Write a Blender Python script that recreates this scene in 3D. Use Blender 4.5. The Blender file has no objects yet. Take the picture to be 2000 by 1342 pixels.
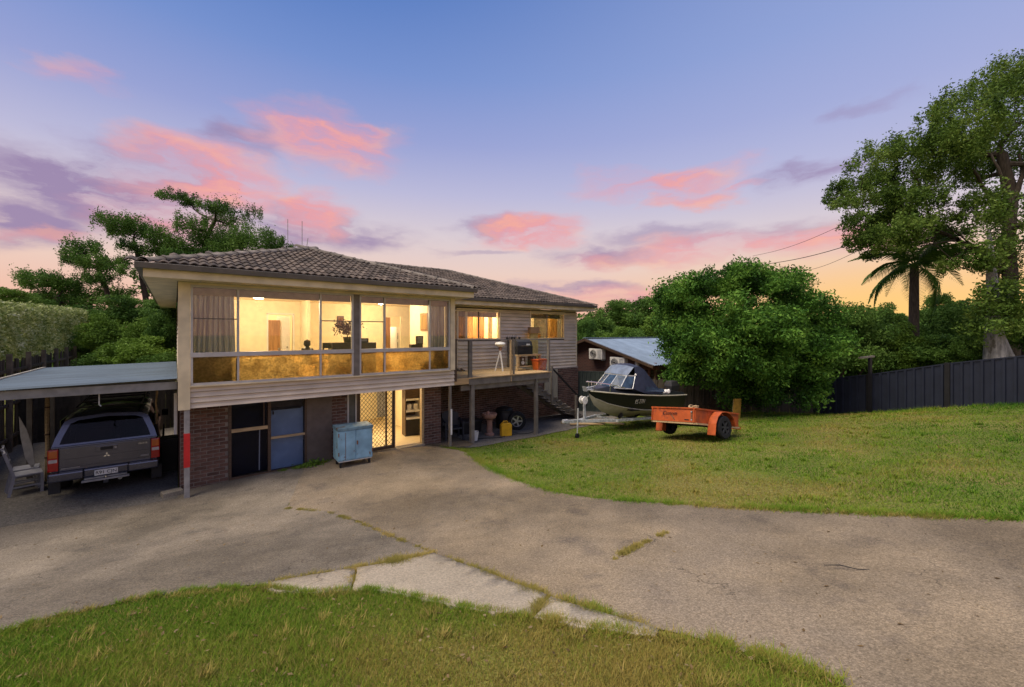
import bpy, bmesh, math, random
import numpy as np
from mathutils import Matrix, Vector
random.seed(7)
rng = np.random.default_rng(7)
PI = math.pi
SC = bpy.context.scene
COL = SC.collection

# ------------------------------------------------------------------ camera
CAMZ = 3.55
F = 820.0          # focal length in pixels of the 2000 px wide photograph
HZ = 652.0         # row of the horizon
cam_d = bpy.data.cameras.new("camera")
cam = bpy.data.objects.new("camera", cam_d)
COL.objects.link(cam)
cam.location = (0, 0, CAMZ)
cam.rotation_euler = (PI / 2, 0, 0)
cam_d.sensor_width = 36
cam_d.lens = F / 2000 * 36
cam_d.shift_y = -(671 - HZ) / 2000
cam_d.clip_start = 0.05
cam_d.clip_end = 3000
SC.camera = cam


def lin(r, g, b):
    def f(c):
        c = c / 255
        return c / 12.92 if c <= 0.04045 else ((c + 0.055) / 1.055) ** 2.4
    return (f(r), f(g), f(b), 1)


# ------------------------------------------------------------------ world: dusk sky
SUN_EL, SUN_AZ = math.radians(62), math.radians(238)      # azimuth clockwise from +Y
W = bpy.data.worlds.new("World")
SC.world = W
W.use_nodes = True
NT = W.node_tree
NT.nodes.clear()


def nn(nt, typ, **kw):
    n = nt.nodes.new(typ)
    for k, v in kw.items():
        setattr(n, k, v)
    return n


def link(nt, a, b):
    nt.links.new(a, b)


def math_node(nt, op, a, b=None, c=None):
    n = nn(nt, 'ShaderNodeMath', operation=op)
    for i, x in enumerate((a, b, c)):
        if x is None:
            continue
        if isinstance(x, (int, float)):
            n.inputs[i].default_value = x
        else:
            link(nt, x, n.inputs[i])
    return n.outputs[0]


def vmath(nt, op, a, b=None):
    n = nn(nt, 'ShaderNodeVectorMath', operation=op)
    for i, x in enumerate((a, b)):
        if x is None:
            continue
        if isinstance(x, (tuple, list)):
            n.inputs[i].default_value = x
        else:
            link(nt, x, n.inputs[i])
    return n.outputs['Value'] if op in ('LENGTH', 'DOT_PRODUCT') else n.outputs[0]


def maprange(nt, x, a, b, c, d, interp='SMOOTHSTEP'):
    n = nn(nt, 'ShaderNodeMapRange', interpolation_type=interp)
    link(nt, x, n.inputs[0])
    for i, v in enumerate((a, b, c, d)):
        n.inputs[i + 1].default_value = v
    return n.outputs[0]


def mixc(nt, fac, a, b):
    n = nn(nt, 'ShaderNodeMix', data_type='RGBA')
    for s, x in ((n.inputs[0], fac), (n.inputs[6], a), (n.inputs[7], b)):
        if isinstance(x, (int, float)):
            s.default_value = x
        elif isinstance(x, (tuple, list)):
            s.default_value = x
        else:
            link(nt, x, s)
    return n.outputs[2]


def ramp(nt, fac, stops, interp='LINEAR'):
    n = nn(nt, 'ShaderNodeValToRGB')
    cr = n.color_ramp
    cr.interpolation = interp
    while len(cr.elements) > 1:
        cr.elements.remove(cr.elements[-1])
    for i, (p, c) in enumerate(stops):
        e = cr.elements[0] if i == 0 else cr.elements.new(p)
        e.position = p
        e.color = c
    link(nt, fac, n.inputs[0])
    return n.outputs[0]


def build_sky():
    nt = NT
    tc = nn(nt, 'ShaderNodeTexCoord')
    d = vmath(nt, 'NORMALIZE', tc.outputs['Generated'])
    sep = nn(nt, 'ShaderNodeSeparateXYZ')
    link(nt, d, sep.inputs[0])
    x, y, z = sep.outputs
    el = math_node(nt, 'ARCSINE', z)
    az = math_node(nt, 'ARCTAN2', x, y)
    elf = math_node(nt, 'DIVIDE', el, PI / 2)
    deg = lambda a: a / 90
    base = ramp(nt, elf, [(0.0, lin(238, 176, 150)), (deg(4), lin(238, 190, 168)), (deg(8), lin(233, 203, 190)),
                          (deg(13), lin(216, 202, 208)), (deg(18), lin(186, 184, 214)), (deg(24), lin(150, 160, 209)),
                          (deg(31), lin(116, 143, 203)), (deg(39), lin(84, 122, 190)), (deg(65), lin(62, 100, 170)), (1, lin(58, 94, 162))])
    # a warmer horizon where the sun went down (ahead and to the right)
    wa = maprange(nt, math_node(nt, 'ABSOLUTE', math_node(nt, 'SUBTRACT', az, math.radians(43))), 0.0, 0.62, 1, 0)
    we = maprange(nt, el, math.radians(1), math.radians(12), 1, 0)
    base = mixc(nt, math_node(nt, 'MULTIPLY', wa, we), base, lin(255, 205, 120))
    # the right hand sky is a little paler
    wr = math_node(nt, 'MULTIPLY', maprange(nt, az, -0.5, 0.9, 0, 0.42), maprange(nt, el, 0.1, 0.4, 0, 1))
    base = mixc(nt, wr, base, lin(178, 186, 224))
    # cloud space: azimuth, elevation, warped by noise
    comb = nn(nt, 'ShaderNodeCombineXYZ')
    link(nt, az, comb.inputs[0])
    link(nt, el, comb.inputs[1])
    st = vmath(nt, 'MULTIPLY', comb.outputs[0], (1.0, 2.6, 1))
    no = nn(nt, 'ShaderNodeTexNoise')
    no.inputs['Scale'].default_value = 5.5
    no.inputs['Detail'].default_value = 8
    no.inputs['Roughness'].default_value = 0.57
    link(nt, st, no.inputs['Vector'])
    wv = vmath(nt, 'MULTIPLY', vmath(nt, 'SUBTRACT', no.outputs['Color'], (0.5, 0.5, 0.5)), (0.30, 0.11, 0))
    p = vmath(nt, 'ADD', comb.outputs[0], wv)
    n2 = nn(nt, 'ShaderNodeTexNoise')
    n2.inputs['Scale'].default_value = 7
    n2.inputs['Detail'].default_value = 8
    n2.inputs['Roughness'].default_value = 0.58
    link(nt, vmath(nt, 'MULTIPLY', p, (0.75, 2.7, 1)), n2.inputs['Vector'])
    detail = maprange(nt, n2.outputs[0], 0.33, 0.56, 0.30, 1.15)

    def mass(lst):
        out = None
        for (px, py, rx, ry, k) in lst:
            a = math.atan((px - 1000) / F)
            e = math.atan((HZ - py) / F * math.cos(a))
            sx = 1.2 * rx / F * math.cos(a) ** 2
            sy = 1.25 * ry / F * math.cos(a)
            q = vmath(nt, 'MULTIPLY', vmath(nt, 'SUBTRACT', p, (a, e, 0)), (1 / sx, 1 / sy, 0))
            m = maprange(nt, vmath(nt, 'LENGTH', q), 0.2, 1.2, k, 0)
            out = m if out is None else math_node(nt, 'MAXIMUM', out, m)
        return out
    purple = mass([(130, 330, 230, 40, .95), (240, 385, 220, 70, 1.0), (60, 425, 170, 44, .95), (300, 330, 150, 40, .8), (470, 275, 90, 30, .7), (30, 285, 120, 18, .6),
                   (690, 455, 130, 30, .75), (560, 440, 100, 40, .8), (1170, 492, 110, 22, .75), (960, 443, 90, 14, .6), (1600, 335, 130, 22, .7),
                   (1700, 205, 110, 12, .35), (1110, 560, 150, 13, .7), (1290, 455, 120, 16, .5), (940, 490, 80, 8, .4), (1430, 460, 200, 18, .6), (1250, 590, 90, 12, .5)])
    pink = mass([(150, 136, 80, 22, .38), (640, 275, 135, 45, .9), (560, 255, 80, 28, .6), (700, 250, 60, 14, .7), (420, 352, 135, 55, 1.0), (350, 312, 110, 40, .8), (470, 380, 90, 40, .8),
                 (605, 412, 85, 36, 1.0), (330, 430, 120, 34, .75), (1030, 455, 100, 25, 1.0), (1290, 352, 160, 22, .9), (1345, 383, 70, 14, .7),
                 (1400, 482, 190, 28, .9), (1560, 475, 190, 30, .8), (1660, 470, 120, 25, .7), (1210, 580, 150, 22, .7), (1180, 505, 90, 16, .5), (60, 445, 150, 12, .5),
                 (1450, 357, 60, 8, .6)])
    purple = math_node(nt, 'MINIMUM', math_node(nt, 'MULTIPLY', purple, detail), 1)
    pink = math_node(nt, 'MINIMUM', math_node(nt, 'MULTIPLY', pink, detail), 1)
    c = mixc(nt, math_node(nt, 'MULTIPLY', purple, .92), base, lin(150, 129, 168))
    c = mixc(nt, math_node(nt, 'MULTIPLY', pink, .9), c, mixc(nt, maprange(nt, n2.outputs[0], 0.45, 0.68, 0, 1), lin(230, 156, 164), lin(250, 174, 148)))
    # loose clouds over the rest of the dome (behind and beside the view)
    far = math_node(nt, 'MULTIPLY', maprange(nt, math_node(nt, 'ABSOLUTE', az), 0.95, 1.4, 0, 1), maprange(nt, el, .05, .9, .8, 0))
    n3 = nn(nt, 'ShaderNodeTexNoise')
    n3.inputs['Scale'].default_value = 3
    n3.inputs['Detail'].default_value = 7
    link(nt, vmath(nt, 'MULTIPLY', d, (1, 1, 3)), n3.inputs['Vector'])
    c = mixc(nt, math_node(nt, 'MULTIPLY', far, maprange(nt, n3.outputs[0], .5, .7, 0, .7)), c, lin(226, 160, 172))
    # below the horizon: dull ground colour
    c = mixc(nt, maprange(nt, el, -0.06, -0.005, 1, 0), c, lin(70, 66, 58))
    b1 = nn(nt, 'ShaderNodeBackground')
    link(nt, c, b1.inputs[0])
    b1.inputs[1].default_value = 1.0
    sk = nn(nt, 'ShaderNodeTexSky', sky_type='NISHITA')
    sk.sun_disc = False
    sk.sun_elevation = SUN_EL
    sk.sun_rotation = SUN_AZ
    b2 = nn(nt, 'ShaderNodeBackground')
    link(nt, sk.outputs[0], b2.inputs[0])
    b2.inputs[1].default_value = 0.002
    ad = nn(nt, 'ShaderNodeAddShader')
    link(nt, b1.outputs[0], ad.inputs[0])
    link(nt, b2.outputs[0], ad.inputs[1])
    o = nn(nt, 'ShaderNodeOutputWorld')
    link(nt, ad.outputs[0], o.inputs[0])


build_sky()
W.cycles.sampling_method = 'MANUAL'
W.cycles.sample_map_resolution = 512

# ------------------------------------------------------------------ soft afterglow as the one sun lamp
sd = bpy.data.lights.new("sun", 'SUN')
sd.energy = 4.9
sd.angle = math.radians(45)
sd.color = (1.0, 0.86, 0.68)
sun = bpy.data.objects.new("sun", sd)
COL.objects.link(sun)
sdir = Vector((math.sin(SUN_AZ) * math.cos(SUN_EL), math.cos(SUN_AZ) * math.cos(SUN_EL), math.sin(SUN_EL)))
sun.rotation_euler = sdir.to_track_quat('Z', 'Y').to_euler()
sun.location = (0, -20, 60)

SC.view_settings.view_transform = 'Standard'
SC.view_settings.look = 'None'
SC.view_settings.exposure = 0.04
SC.view_settings.gamma = 1.0
SC.view_settings.use_curve_mapping = False
SC.cycles.max_bounces = 8
SC.cycles.transparent_max_bounces = 16
SC.cycles.sample_clamp_indirect = 6
SC.cycles.caustics_reflective = False
SC.cycles.caustics_refractive = False

# ------------------------------------------------------------------ materials


def mat(name, col, rough=.7, metal=0.0, var=.18, scale=6.0, rnd=.0, bump=0.0, bscale=60.0, spec=.4, col2=None, c2lo=.5, c2hi=.62, c2scale=3.0, detail=5, stretch=None, coat=0.0):
    m = bpy.data.materials.new(name)
    m.use_nodes = True
    nt = m.node_tree
    b = nt.nodes['Principled BSDF']
    b.inputs['Roughness'].default_value = rough
    b.inputs['Metallic'].default_value = metal
    b.inputs['Specular IOR Level'].default_value = spec
    b.inputs['Coat Weight'].default_value = coat
    tc = nn(nt, 'ShaderNodeTexCoord')
    vec = tc.outputs['Object']
    if stretch:
        vec = vmath(nt, 'MULTIPLY', vec, stretch)
    no = nn(nt, 'ShaderNodeTexNoise')
    no.inputs['Scale'].default_value = scale
    no.inputs['Detail'].default_value = detail
    link(nt, vec, no.inputs['Vector'])
    c = tuple(col[:3])
    lo = tuple(max(0, a * (1 - var)) for a in c) + (1,)
    hi = tuple(min(1, a * (1 + var)) for a in c) + (1,)
    out = mixc(nt, maprange(nt, no.outputs[0], .3, .7, 0, 1), lo, hi)
    if col2:
        n2 = nn(nt, 'ShaderNodeTexNoise')
        n2.inputs['Scale'].default_value = c2scale
        n2.inputs['Detail'].default_value = 8
        n2.inputs['Roughness'].default_value = .62
        link(nt, vec, n2.inputs['Vector'])
        out = mixc(nt, maprange(nt, n2.outputs[0], c2lo, c2hi, 0, 1), out, tuple(col2[:3]) + (1,))
    if rnd:
        oi = nn(nt, 'ShaderNodeObjectInfo')
        ge = nn(nt, 'ShaderNodeNewGeometry')
        s = math_node(nt, 'FRACT', math_node(nt, 'ADD', oi.outputs['Random'], ge.outputs['Random Per Island']))
        k = math_node(nt, 'MULTIPLY_ADD', s, 2 * rnd, 1 - rnd)
        out = vmath(nt, 'SCALE', out)
        sc = out.node
        link(nt, k, sc.inputs['Scale'])
    link(nt, out, b.inputs['Base Color'])
    if bump:
        n3 = nn(nt, 'ShaderNodeTexNoise')
        n3.inputs['Scale'].default_value = bscale
        n3.inputs['Detail'].default_value = 4
        link(nt, vec, n3.inputs['Vector'])
        bp = nn(nt, 'ShaderNodeBump')
        bp.inputs['Strength'].default_value = bump
        bp.inputs['Distance'].default_value = .02
        link(nt, n3.outputs[0], bp.inputs['Height'])
        link(nt, bp.outputs[0], b.inputs['Normal'])
    return m


def leaf_mat(name, cols, trans=.28, rough=.55, nscale=.6, amp=1.5):
    """foliage: colour by leaf and by clump, part of the light passing through"""
    m = bpy.data.materials.new(name)
    m.use_nodes = True
    nt = m.node_tree
    nt.nodes.clear()
    ge = nn(nt, 'ShaderNodeNewGeometry')
    no = nn(nt, 'ShaderNodeTexNoise')
    no.inputs['Scale'].default_value = nscale
    no.inputs['Detail'].default_value = 3
    link(nt, ge.outputs['Position'], no.inputs['Vector'])
    f = math_node(nt, 'ADD', math_node(nt, 'MULTIPLY', ge.outputs['Random Per Island'], .55), math_node(nt, 'MULTIPLY_ADD', no.outputs[0], amp, .25 - amp * .5))
    n = len(cols)
    c = ramp(nt, f, [(i / (n - 1), tuple(k) + (1,)) for i, k in enumerate(cols)])
    pb = nn(nt, 'ShaderNodeBsdfPrincipled')
    link(nt, c, pb.inputs['Base Color'])
    pb.inputs['Roughness'].default_value = rough
    pb.inputs['Specular IOR Level'].default_value = .10
    tr = nn(nt, 'ShaderNodeBsdfTranslucent')
    link(nt, c, tr.inputs[0])
    mx = nn(nt, 'ShaderNodeMixShader')
    mx.inputs[0].default_value = trans
    link(nt, pb.outputs[0], mx.inputs[1])
    link(nt, tr.outputs[0], mx.inputs[2])
    o = nn(nt, 'ShaderNodeOutputMaterial')
    link(nt, mx.outputs[0], o.inputs[0])
    return m


def glass_mat(name, tint=(1, 1, 1), refl=.08, rough=.02, fk=.6):
    m = bpy.data.materials.new(name)
    m.use_nodes = True
    nt = m.node_tree
    nt.nodes.clear()
    t = nn(nt, 'ShaderNodeBsdfTransparent')
    t.inputs[0].default_value = tuple(tint) + (1,)
    g = nn(nt, 'ShaderNodeBsdfGlossy')
    g.inputs['Roughness'].default_value = rough
    fr = nn(nt, 'ShaderNodeFresnel')
    fr.inputs[0].default_value = 1.5
    k = math_node(nt, 'ADD', math_node(nt, 'MULTIPLY', fr.outputs[0], fk), refl * .4)
    mx = nn(nt, 'ShaderNodeMixShader')
    link(nt, k, mx.inputs[0])
    link(nt, t.outputs[0], mx.inputs[1])
    link(nt, g.outputs[0], mx.inputs[2])
    o = nn(nt, 'ShaderNodeOutputMaterial')
    link(nt, mx.outputs[0], o.inputs[0])
    return m


def frosted_mat(name, tint, clear=.35):
    m = bpy.data.materials.new(name)
    m.use_nodes = True
    nt = m.node_tree
    nt.nodes.clear()
    tc = nn(nt, 'ShaderNodeTexCoord')
    no = nn(nt, 'ShaderNodeTexNoise')
    no.inputs['Scale'].default_value = 22
    no.inputs['Detail'].default_value = 3
    link(nt, tc.outputs['Object'], no.inputs['Vector'])
    c = mixc(nt, maprange(nt, no.outputs[0], .35, .65, 0, 1), tuple(a * .72 for a in tint) + (1,), tuple(tint) + (1,))
    n2 = nn(nt, 'ShaderNodeTexNoise')
    n2.inputs['Scale'].default_value = 2.6
    n2.inputs['Detail'].default_value = 5
    link(nt, tc.outputs['Object'], n2.inputs['Vector'])
    c = mixc(nt, maprange(nt, n2.outputs[0], .42, .66, 0, .45), c, (tint[0] * .42, tint[1] * .36, tint[2] * .28, 1))
    t = nn(nt, 'ShaderNodeBsdfTransparent')
    link(nt, c, t.inputs[0])
    tl = nn(nt, 'ShaderNodeBsdfTranslucent')
    link(nt, c, tl.inputs[0])
    mx = nn(nt, 'ShaderNodeMixShader')
    mx.inputs[0].default_value = clear
    link(nt, tl.outputs[0], mx.inputs[1])
    link(nt, t.outputs[0], mx.inputs[2])
    g = nn(nt, 'ShaderNodeBsdfGlossy')
    g.inputs['Roughness'].default_value = .15
    m2 = nn(nt, 'ShaderNodeMixShader')
    m2.inputs[0].default_value = .05
    link(nt, mx.outputs[0], m2.inputs[1])
    link(nt, g.outputs[0], m2.inputs[2])
    o = nn(nt, 'ShaderNodeOutputMaterial')
    link(nt, m2.outputs[0], o.inputs[0])
    return m


def cloth_mat(name, col, trans=.4):
    m = bpy.data.materials.new(name)
    m.use_nodes = True
    nt = m.node_tree
    nt.nodes.clear()
    tc = nn(nt, 'ShaderNodeTexCoord')
    no = nn(nt, 'ShaderNodeTexNoise')
    no.inputs['Scale'].default_value = 5
    link(nt, vmath(nt, 'MULTIPLY', tc.outputs['Object'], (3, 3, .4)), no.inputs['Vector'])
    c = mixc(nt, maprange(nt, no.outputs[0], .3, .7, 0, 1), tuple(a * .7 for a in col) + (1,), tuple(col) + (1,))
    d = nn(nt, 'ShaderNodeBsdfDiffuse')
    link(nt, c, d.inputs[0])
    tl = nn(nt, 'ShaderNodeBsdfTranslucent')
    link(nt, c, tl.inputs[0])
    mx = nn(nt, 'ShaderNodeMixShader')
    mx.inputs[0].default_value = trans
    link(nt, d.outputs[0], mx.inputs[1])
    link(nt, tl.outputs[0], mx.inputs[2])
    o = nn(nt, 'ShaderNodeOutputMaterial')
    link(nt, mx.outputs[0], o.inputs[0])
    return m


def emit_mat(name, col, k):
    m = bpy.data.materials.new(name)
    m.use_nodes = True
    b = m.node_tree.nodes['Principled BSDF']
    b.inputs['Emission Color'].default_value = tuple(col) + (1,)
    b.inputs['Emission Strength'].default_value = k
    return m


def ground_mat(name, a, b, c, speck, sp_scale, bump, rough=.95, pscale=.5, wv=.25, crack=False):
    """broad patches of a/b, stains of c and a fine grain"""
    m = bpy.data.materials.new(name)
    m.use_nodes = True
    nt = m.node_tree
    pb = nt.nodes['Principled BSDF']
    pb.inputs['Roughness'].default_value = rough
    pb.inputs['Specular IOR Level'].default_value = .2
    ge = nn(nt, 'ShaderNodeNewGeometry')

    def noise(s, det=6, r=.6):
        n = nn(nt, 'ShaderNodeTexNoise')
        n.inputs['Scale'].default_value = s
        n.inputs['Detail'].default_value = det
        n.inputs['Roughness'].default_value = r
        link(nt, ge.outputs['Position'], n.inputs['Vector'])
        return n.outputs[0]
    col = mixc(nt, maprange(nt, noise(pscale), .35, .65, 0, 1), tuple(a) + (1,), tuple(b) + (1,))
    col = mixc(nt, maprange(nt, noise(pscale * 3.1, 9, .7), .52, .72, 0, .8), col, tuple(c) + (1,))
    # wear: wide lighter and darker areas, and hairline cracks
    wear = maprange(nt, noise(.28, 5, .65), .32, .68, 1 - wv * .55, 1 + wv * .45)
    sw = nn(nt, 'ShaderNodeVectorMath', operation='SCALE')
    link(nt, col, sw.inputs[0])
    link(nt, wear, sw.inputs['Scale'])
    col = sw.outputs[0]
    if crack:
        wn = nn(nt, 'ShaderNodeTexNoise')
        wn.inputs['Scale'].default_value = 2.2
        wn.inputs['Detail'].default_value = 6
        link(nt, ge.outputs['Position'], wn.inputs['Vector'])
        cvv = nn(nt, 'ShaderNodeTexVoronoi', feature='DISTANCE_TO_EDGE')
        cvv.inputs['Scale'].default_value = .42
        link(nt, vmath(nt, 'ADD', ge.outputs['Position'], vmath(nt, 'MULTIPLY', vmath(nt, 'SUBTRACT', wn.outputs['Color'], (.5, .5, .5)), (1.1, 1.1, 0))), cvv.inputs['Vector'])
        ck = math_node(nt, 'MULTIPLY', maprange(nt, cvv.outputs['Distance'], .0, .006, .65, 0), maprange(nt, noise(.6, 3), .47, .58, 0, 1))
        col = mixc(nt, ck, col, (.05, .042, .034, 1))
    vo = nn(nt, 'ShaderNodeTexVoronoi')
    vo.inputs['Scale'].default_value = sp_scale
    link(nt, ge.outputs['Position'], vo.inputs['Vector'])
    sv = nn(nt, 'ShaderNodeSeparateXYZ')
    link(nt, vo.outputs['Color'], sv.inputs[0])
    k = math_node(nt, 'MULTIPLY_ADD', sv.outputs[0], 2 * speck, 1 - speck)
    k2 = math_node(nt, 'MULTIPLY', k, maprange(nt, noise(sp_scale * .35, 3), .3, .7, .8, 1.2))
    sc = nn(nt, 'ShaderNodeVectorMath', operation='SCALE')
    link(nt, col, sc.inputs[0])
    link(nt, k2, sc.inputs['Scale'])
    link(nt, sc.outputs[0], pb.inputs['Base Color'])
    bp = nn(nt, 'ShaderNodeBump')
    bp.inputs['Strength'].default_value = bump
    bp.inputs['Distance'].default_value = .012
    hh = math_node(nt, 'ADD', vo.outputs['Distance'], math_node(nt, 'MULTIPLY', noise(9, 4), 1.6))
    link(nt, hh, bp.inputs['Height'])
    link(nt, bp.outputs[0], pb.inputs['Normal'])
    return m


# ------------------------------------------------------------------ mesh helpers
class MB:
    """collects shapes into one mesh"""

    def __init__(self):
        self.v, self.f, self.m = [], [], []

    def add(self, verts, faces, mi=0):
        o = len(self.v)
        self.v += [tuple(p) for p in verts]
        self.f += [tuple(i + o for i in q) for q in faces]
        self.m += [mi] * len(faces)
        return self

    def box(self, x0, x1, y0, y1, z0, z1, mi=0):
        v = [(x0, y0, z0), (x1, y0, z0), (x1, y1, z0), (x0, y1, z0), (x0, y0, z1), (x1, y0, z1), (x1, y1, z1), (x0, y1, z1)]
        return self.add(v, [(0, 3, 2, 1), (4, 5, 6, 7), (0, 1, 5, 4), (1, 2, 6, 5), (2, 3, 7, 6), (3, 0, 4, 7)], mi)

    def bar(self, p, q, w, h=None, mi=0, up=(0, 0, 1)):
        """square bar from p to q"""
        h = h or w
        p, q = Vector(p), Vector(q)
        d = (q - p).normalized()
        up = Vector(up)
        if abs(d.dot(up)) > .98:
            up = Vector((0, 1, 0)) if abs(d.y) < .9 else Vector((1, 0, 0))
        s = d.cross(up).normalized()
        t = s.cross(d).normalized()
        v = []
        for e in (p, q):
            for a, b in ((-1, -1), (1, -1), (1, 1), (-1, 1)):
                v.append(e + s * (a * w / 2) + t * (b * h / 2))
        return self.add(v, [(3, 2, 1, 0), (4, 5, 6, 7), (0, 1, 5, 4), (1, 2, 6, 5), (2, 3, 7, 6), (3, 0, 4, 7)], mi)

    def tube(self, pts, rad, n=8, mi=0, cap=True):
        pts = [Vector(p) for p in pts]
        if not isinstance(rad, (list, tuple)):
            rad = [rad] * len(pts)
        o = len(self.v)
        ref = None
        for i, p in enumerate(pts):
            d = (pts[min(i + 1, len(pts) - 1)] - pts[max(i - 1, 0)])
            d = d.normalized() if d.length > 1e-9 else Vector((0, 0, 1))
            if ref is None:
                ref = Vector((1, 0, 0)) if abs(d.x) < .8 else Vector((0, 1, 0))
            s = d.cross(ref)
            if s.length < 1e-6:
                s = d.cross(Vector((0, 1, .3)))
            s.normalize()
            ref = s.cross(d).normalized()
            for k in range(n):
                a = 2 * PI * k / n
                self.v.append(tuple(p + (s * math.cos(a) + ref * math.sin(a)) * rad[i]))
        for i in range(len(pts) - 1):
            for k in range(n):
                a, b = o + i * n + k, o + i * n + (k + 1) % n
                self.f.append((a, b, b + n, a + n))
                self.m.append(mi)
        if cap:
            self.f.append(tuple(o + k for k in range(n))[::-1])
            self.f.append(tuple(o + (len(pts) - 1) * n + k for k in range(n)))
            self.m += [mi, mi]
        return self

    def lathe(self, prof, n=16, c=(0, 0, 0), mi=0, axis='Z', cap=True):
        o = len(self.v)
        for (r, h) in prof:
            for k in range(n):
                a = 2 * PI * k / n
                p = (r * math.cos(a), r * math.sin(a), h)
                if axis == 'X':
                    p = (h, r * math.cos(a), r * math.sin(a))
                elif axis == 'Y':
                    p = (r * math.cos(a), h, r * math.sin(a))
                self.v.append((p[0] + c[0], p[1] + c[1], p[2] + c[2]))
        for i in range(len(prof) - 1):
            for k in range(n):
                a, b = o + i * n + k, o + i * n + (k + 1) % n
                self.f.append((a, b, b + n, a + n))
                self.m.append(mi)
        if cap and prof[0][0] > 1e-5:
            self.f.append(tuple(o + k for k in range(n))[::-1])
            self.m.append(mi)
        if cap and prof[-1][0] > 1e-5:
            self.f.append(tuple(o + (len(prof) - 1) * n + k for k in range(n)))
            self.m.append(mi)
        return self

    def loft(self, rings, mi=0, cap=True, close=True):
        o = len(self.v)
        n = len(rings[0])
        for r in rings:
            self.v += [tuple(p) for p in r]
        for i in range(len(rings) - 1):
            for k in range(n if close else n - 1):
                a, b = o + i * n + k, o + i * n + (k + 1) % n
                self.f.append((a, b, b + n, a + n))
                self.m.append(mi)
        if cap:
            self.f.append(tuple(o + k for k in range(n))[::-1])
            self.f.append(tuple(o + (len(rings) - 1) * n + k for k in range(n)))
            self.m += [mi, mi]
        return self

    def prism(self, poly, axis, a, b, mi=0):
        """extrude a 2-D outline along an axis; X: outline (y,z), Y: (x,z), Z: (x,y)"""
        def P(u, w, h):
            return {'X': (h, u, w), 'Y': (u, h, w), 'Z': (u, w, h)}[axis]
        return self.loft([[P(u, w, a) for u, w in poly], [P(u, w, b) for u, w in poly]], mi)

    def mesh(self, name, mats, smooth=False, bevel=0, fixn=True):
        me = bpy.data.meshes.new(name)
        me.from_pydata(self.v, [], self.f)
        for m in (mats if isinstance(mats, (list, tuple)) else [mats]):
            me.materials.append(m)
        me.polygons.foreach_set('material_index', self.m)
        if bevel or fixn:
            bm = bmesh.new()
            bm.from_mesh(me)
            if bevel:
                es = [e for e in bm.edges if len(e.link_faces) == 2 and e.calc_face_angle(0) > .5]
                bmesh.ops.bevel(bm, geom=es, offset=bevel, segments=2, affect='EDGES', profile=.6)
            bmesh.ops.recalc_face_normals(bm, faces=bm.faces)
            bm.to_mesh(me)
            bm.free()
        if smooth:
            me.polygons.foreach_set('use_smooth', [True] * len(me.polygons))
            try:
                me.set_sharp_from_angle(angle=math.radians(38))
            except Exception:
                pass
        me.update()
        return me

    def obj(self, name, mats, parent=None, smooth=False, bevel=0, loc=None, rot=None):
        return mobj(name, self.mesh(name, mats, smooth, bevel), parent, loc, rot)


def mobj(name, me, parent=None, loc=None, rot=None):
    o = bpy.data.objects.new(name, me)
    COL.objects.link(o)
    if parent is not None:
        o.parent = parent
    if loc is not None:
        o.location = loc
    if rot is not None:
        o.rotation_euler = rot
    return o


def tag(o, label=None, cat=None, group=None, kind=None):
    for k, v in (('label', label), ('category', cat), ('group', group), ('kind', kind)):
        if v:
            o[k] = v
    return o


def thing(name, label, cat, loc=(0, 0, 0), rz=0.0, group=None, rot=None):
    o = bpy.data.objects.new(name, None)
    COL.objects.link(o)
    o.location = loc
    o.rotation_euler = rot if rot else (0, 0, rz)
    o.empty_display_size = .2
    return tag(o, label, cat, group)


def copy_tree(o, parent=None):
    c = o.copy()
    COL.objects.link(c)
    c.parent = parent
    for ch in [x for x in o.children]:
        copy_tree(ch, c)
    return c


def np_mesh(name, V, Fc, mats, smooth=False):
    """mesh from arrays; Fc is (n,3) or (n,4)"""
    V = np.asarray(V, np.float32)
    Fc = np.asarray(Fc, np.int32)
    me = bpy.data.meshes.new(name)
    k = Fc.shape[1]
    me.vertices.add(len(V))
    me.vertices.foreach_set('co', V.ravel())
    me.loops.add(Fc.size)
    me.loops.foreach_set('vertex_index', Fc.ravel())
    me.polygons.add(len(Fc))
    me.polygons.foreach_set('loop_start', np.arange(0, Fc.size, k, dtype=np.int32))
    if smooth:
        me.polygons.foreach_set('use_smooth', np.ones(len(Fc), bool))
    for m in (mats if isinstance(mats, (list, tuple)) else [mats]):
        me.materials.append(m)
    me.update(calc_edges=True)
    return me


def pieces(name, me, mats4, parent, limit=300, rest='brickwork', camloc=(0, 0, 0)):
    """alike pieces that share one mesh: the nearest ones objects of their own, the rest joined"""
    c = Vector(camloc)
    mats4 = sorted(mats4, key=lambda M: (M.translation - c).length)
    for M in mats4[:limit]:
        o = mobj(name, me, parent)
        o.matrix_local = M
    if len(mats4) > limit:
        v0 = np.array([v.co[:] + (1,) for v in me.vertices])
        f0 = [tuple(p.vertices) for p in me.polygons]
        n = len(v0)
        mb = MB()
        for M in mats4[limit:]:
            w = (np.array(M) @ v0.T).T[:, :3]
            mb.add(w.tolist(), f0)
        me2 = mb.mesh(rest, list(me.materials), fixn=False)
        o = mobj(rest, me2, parent)
        o['kind'] = 'stuff'


def tx(x, y, z, rx=0, ry=0, rz=0, s=(1, 1, 1)):
    from mathutils import Euler
    return Matrix.LocRotScale(Vector((x, y, z)), Euler((rx, ry, rz)), Vector(s))


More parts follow.
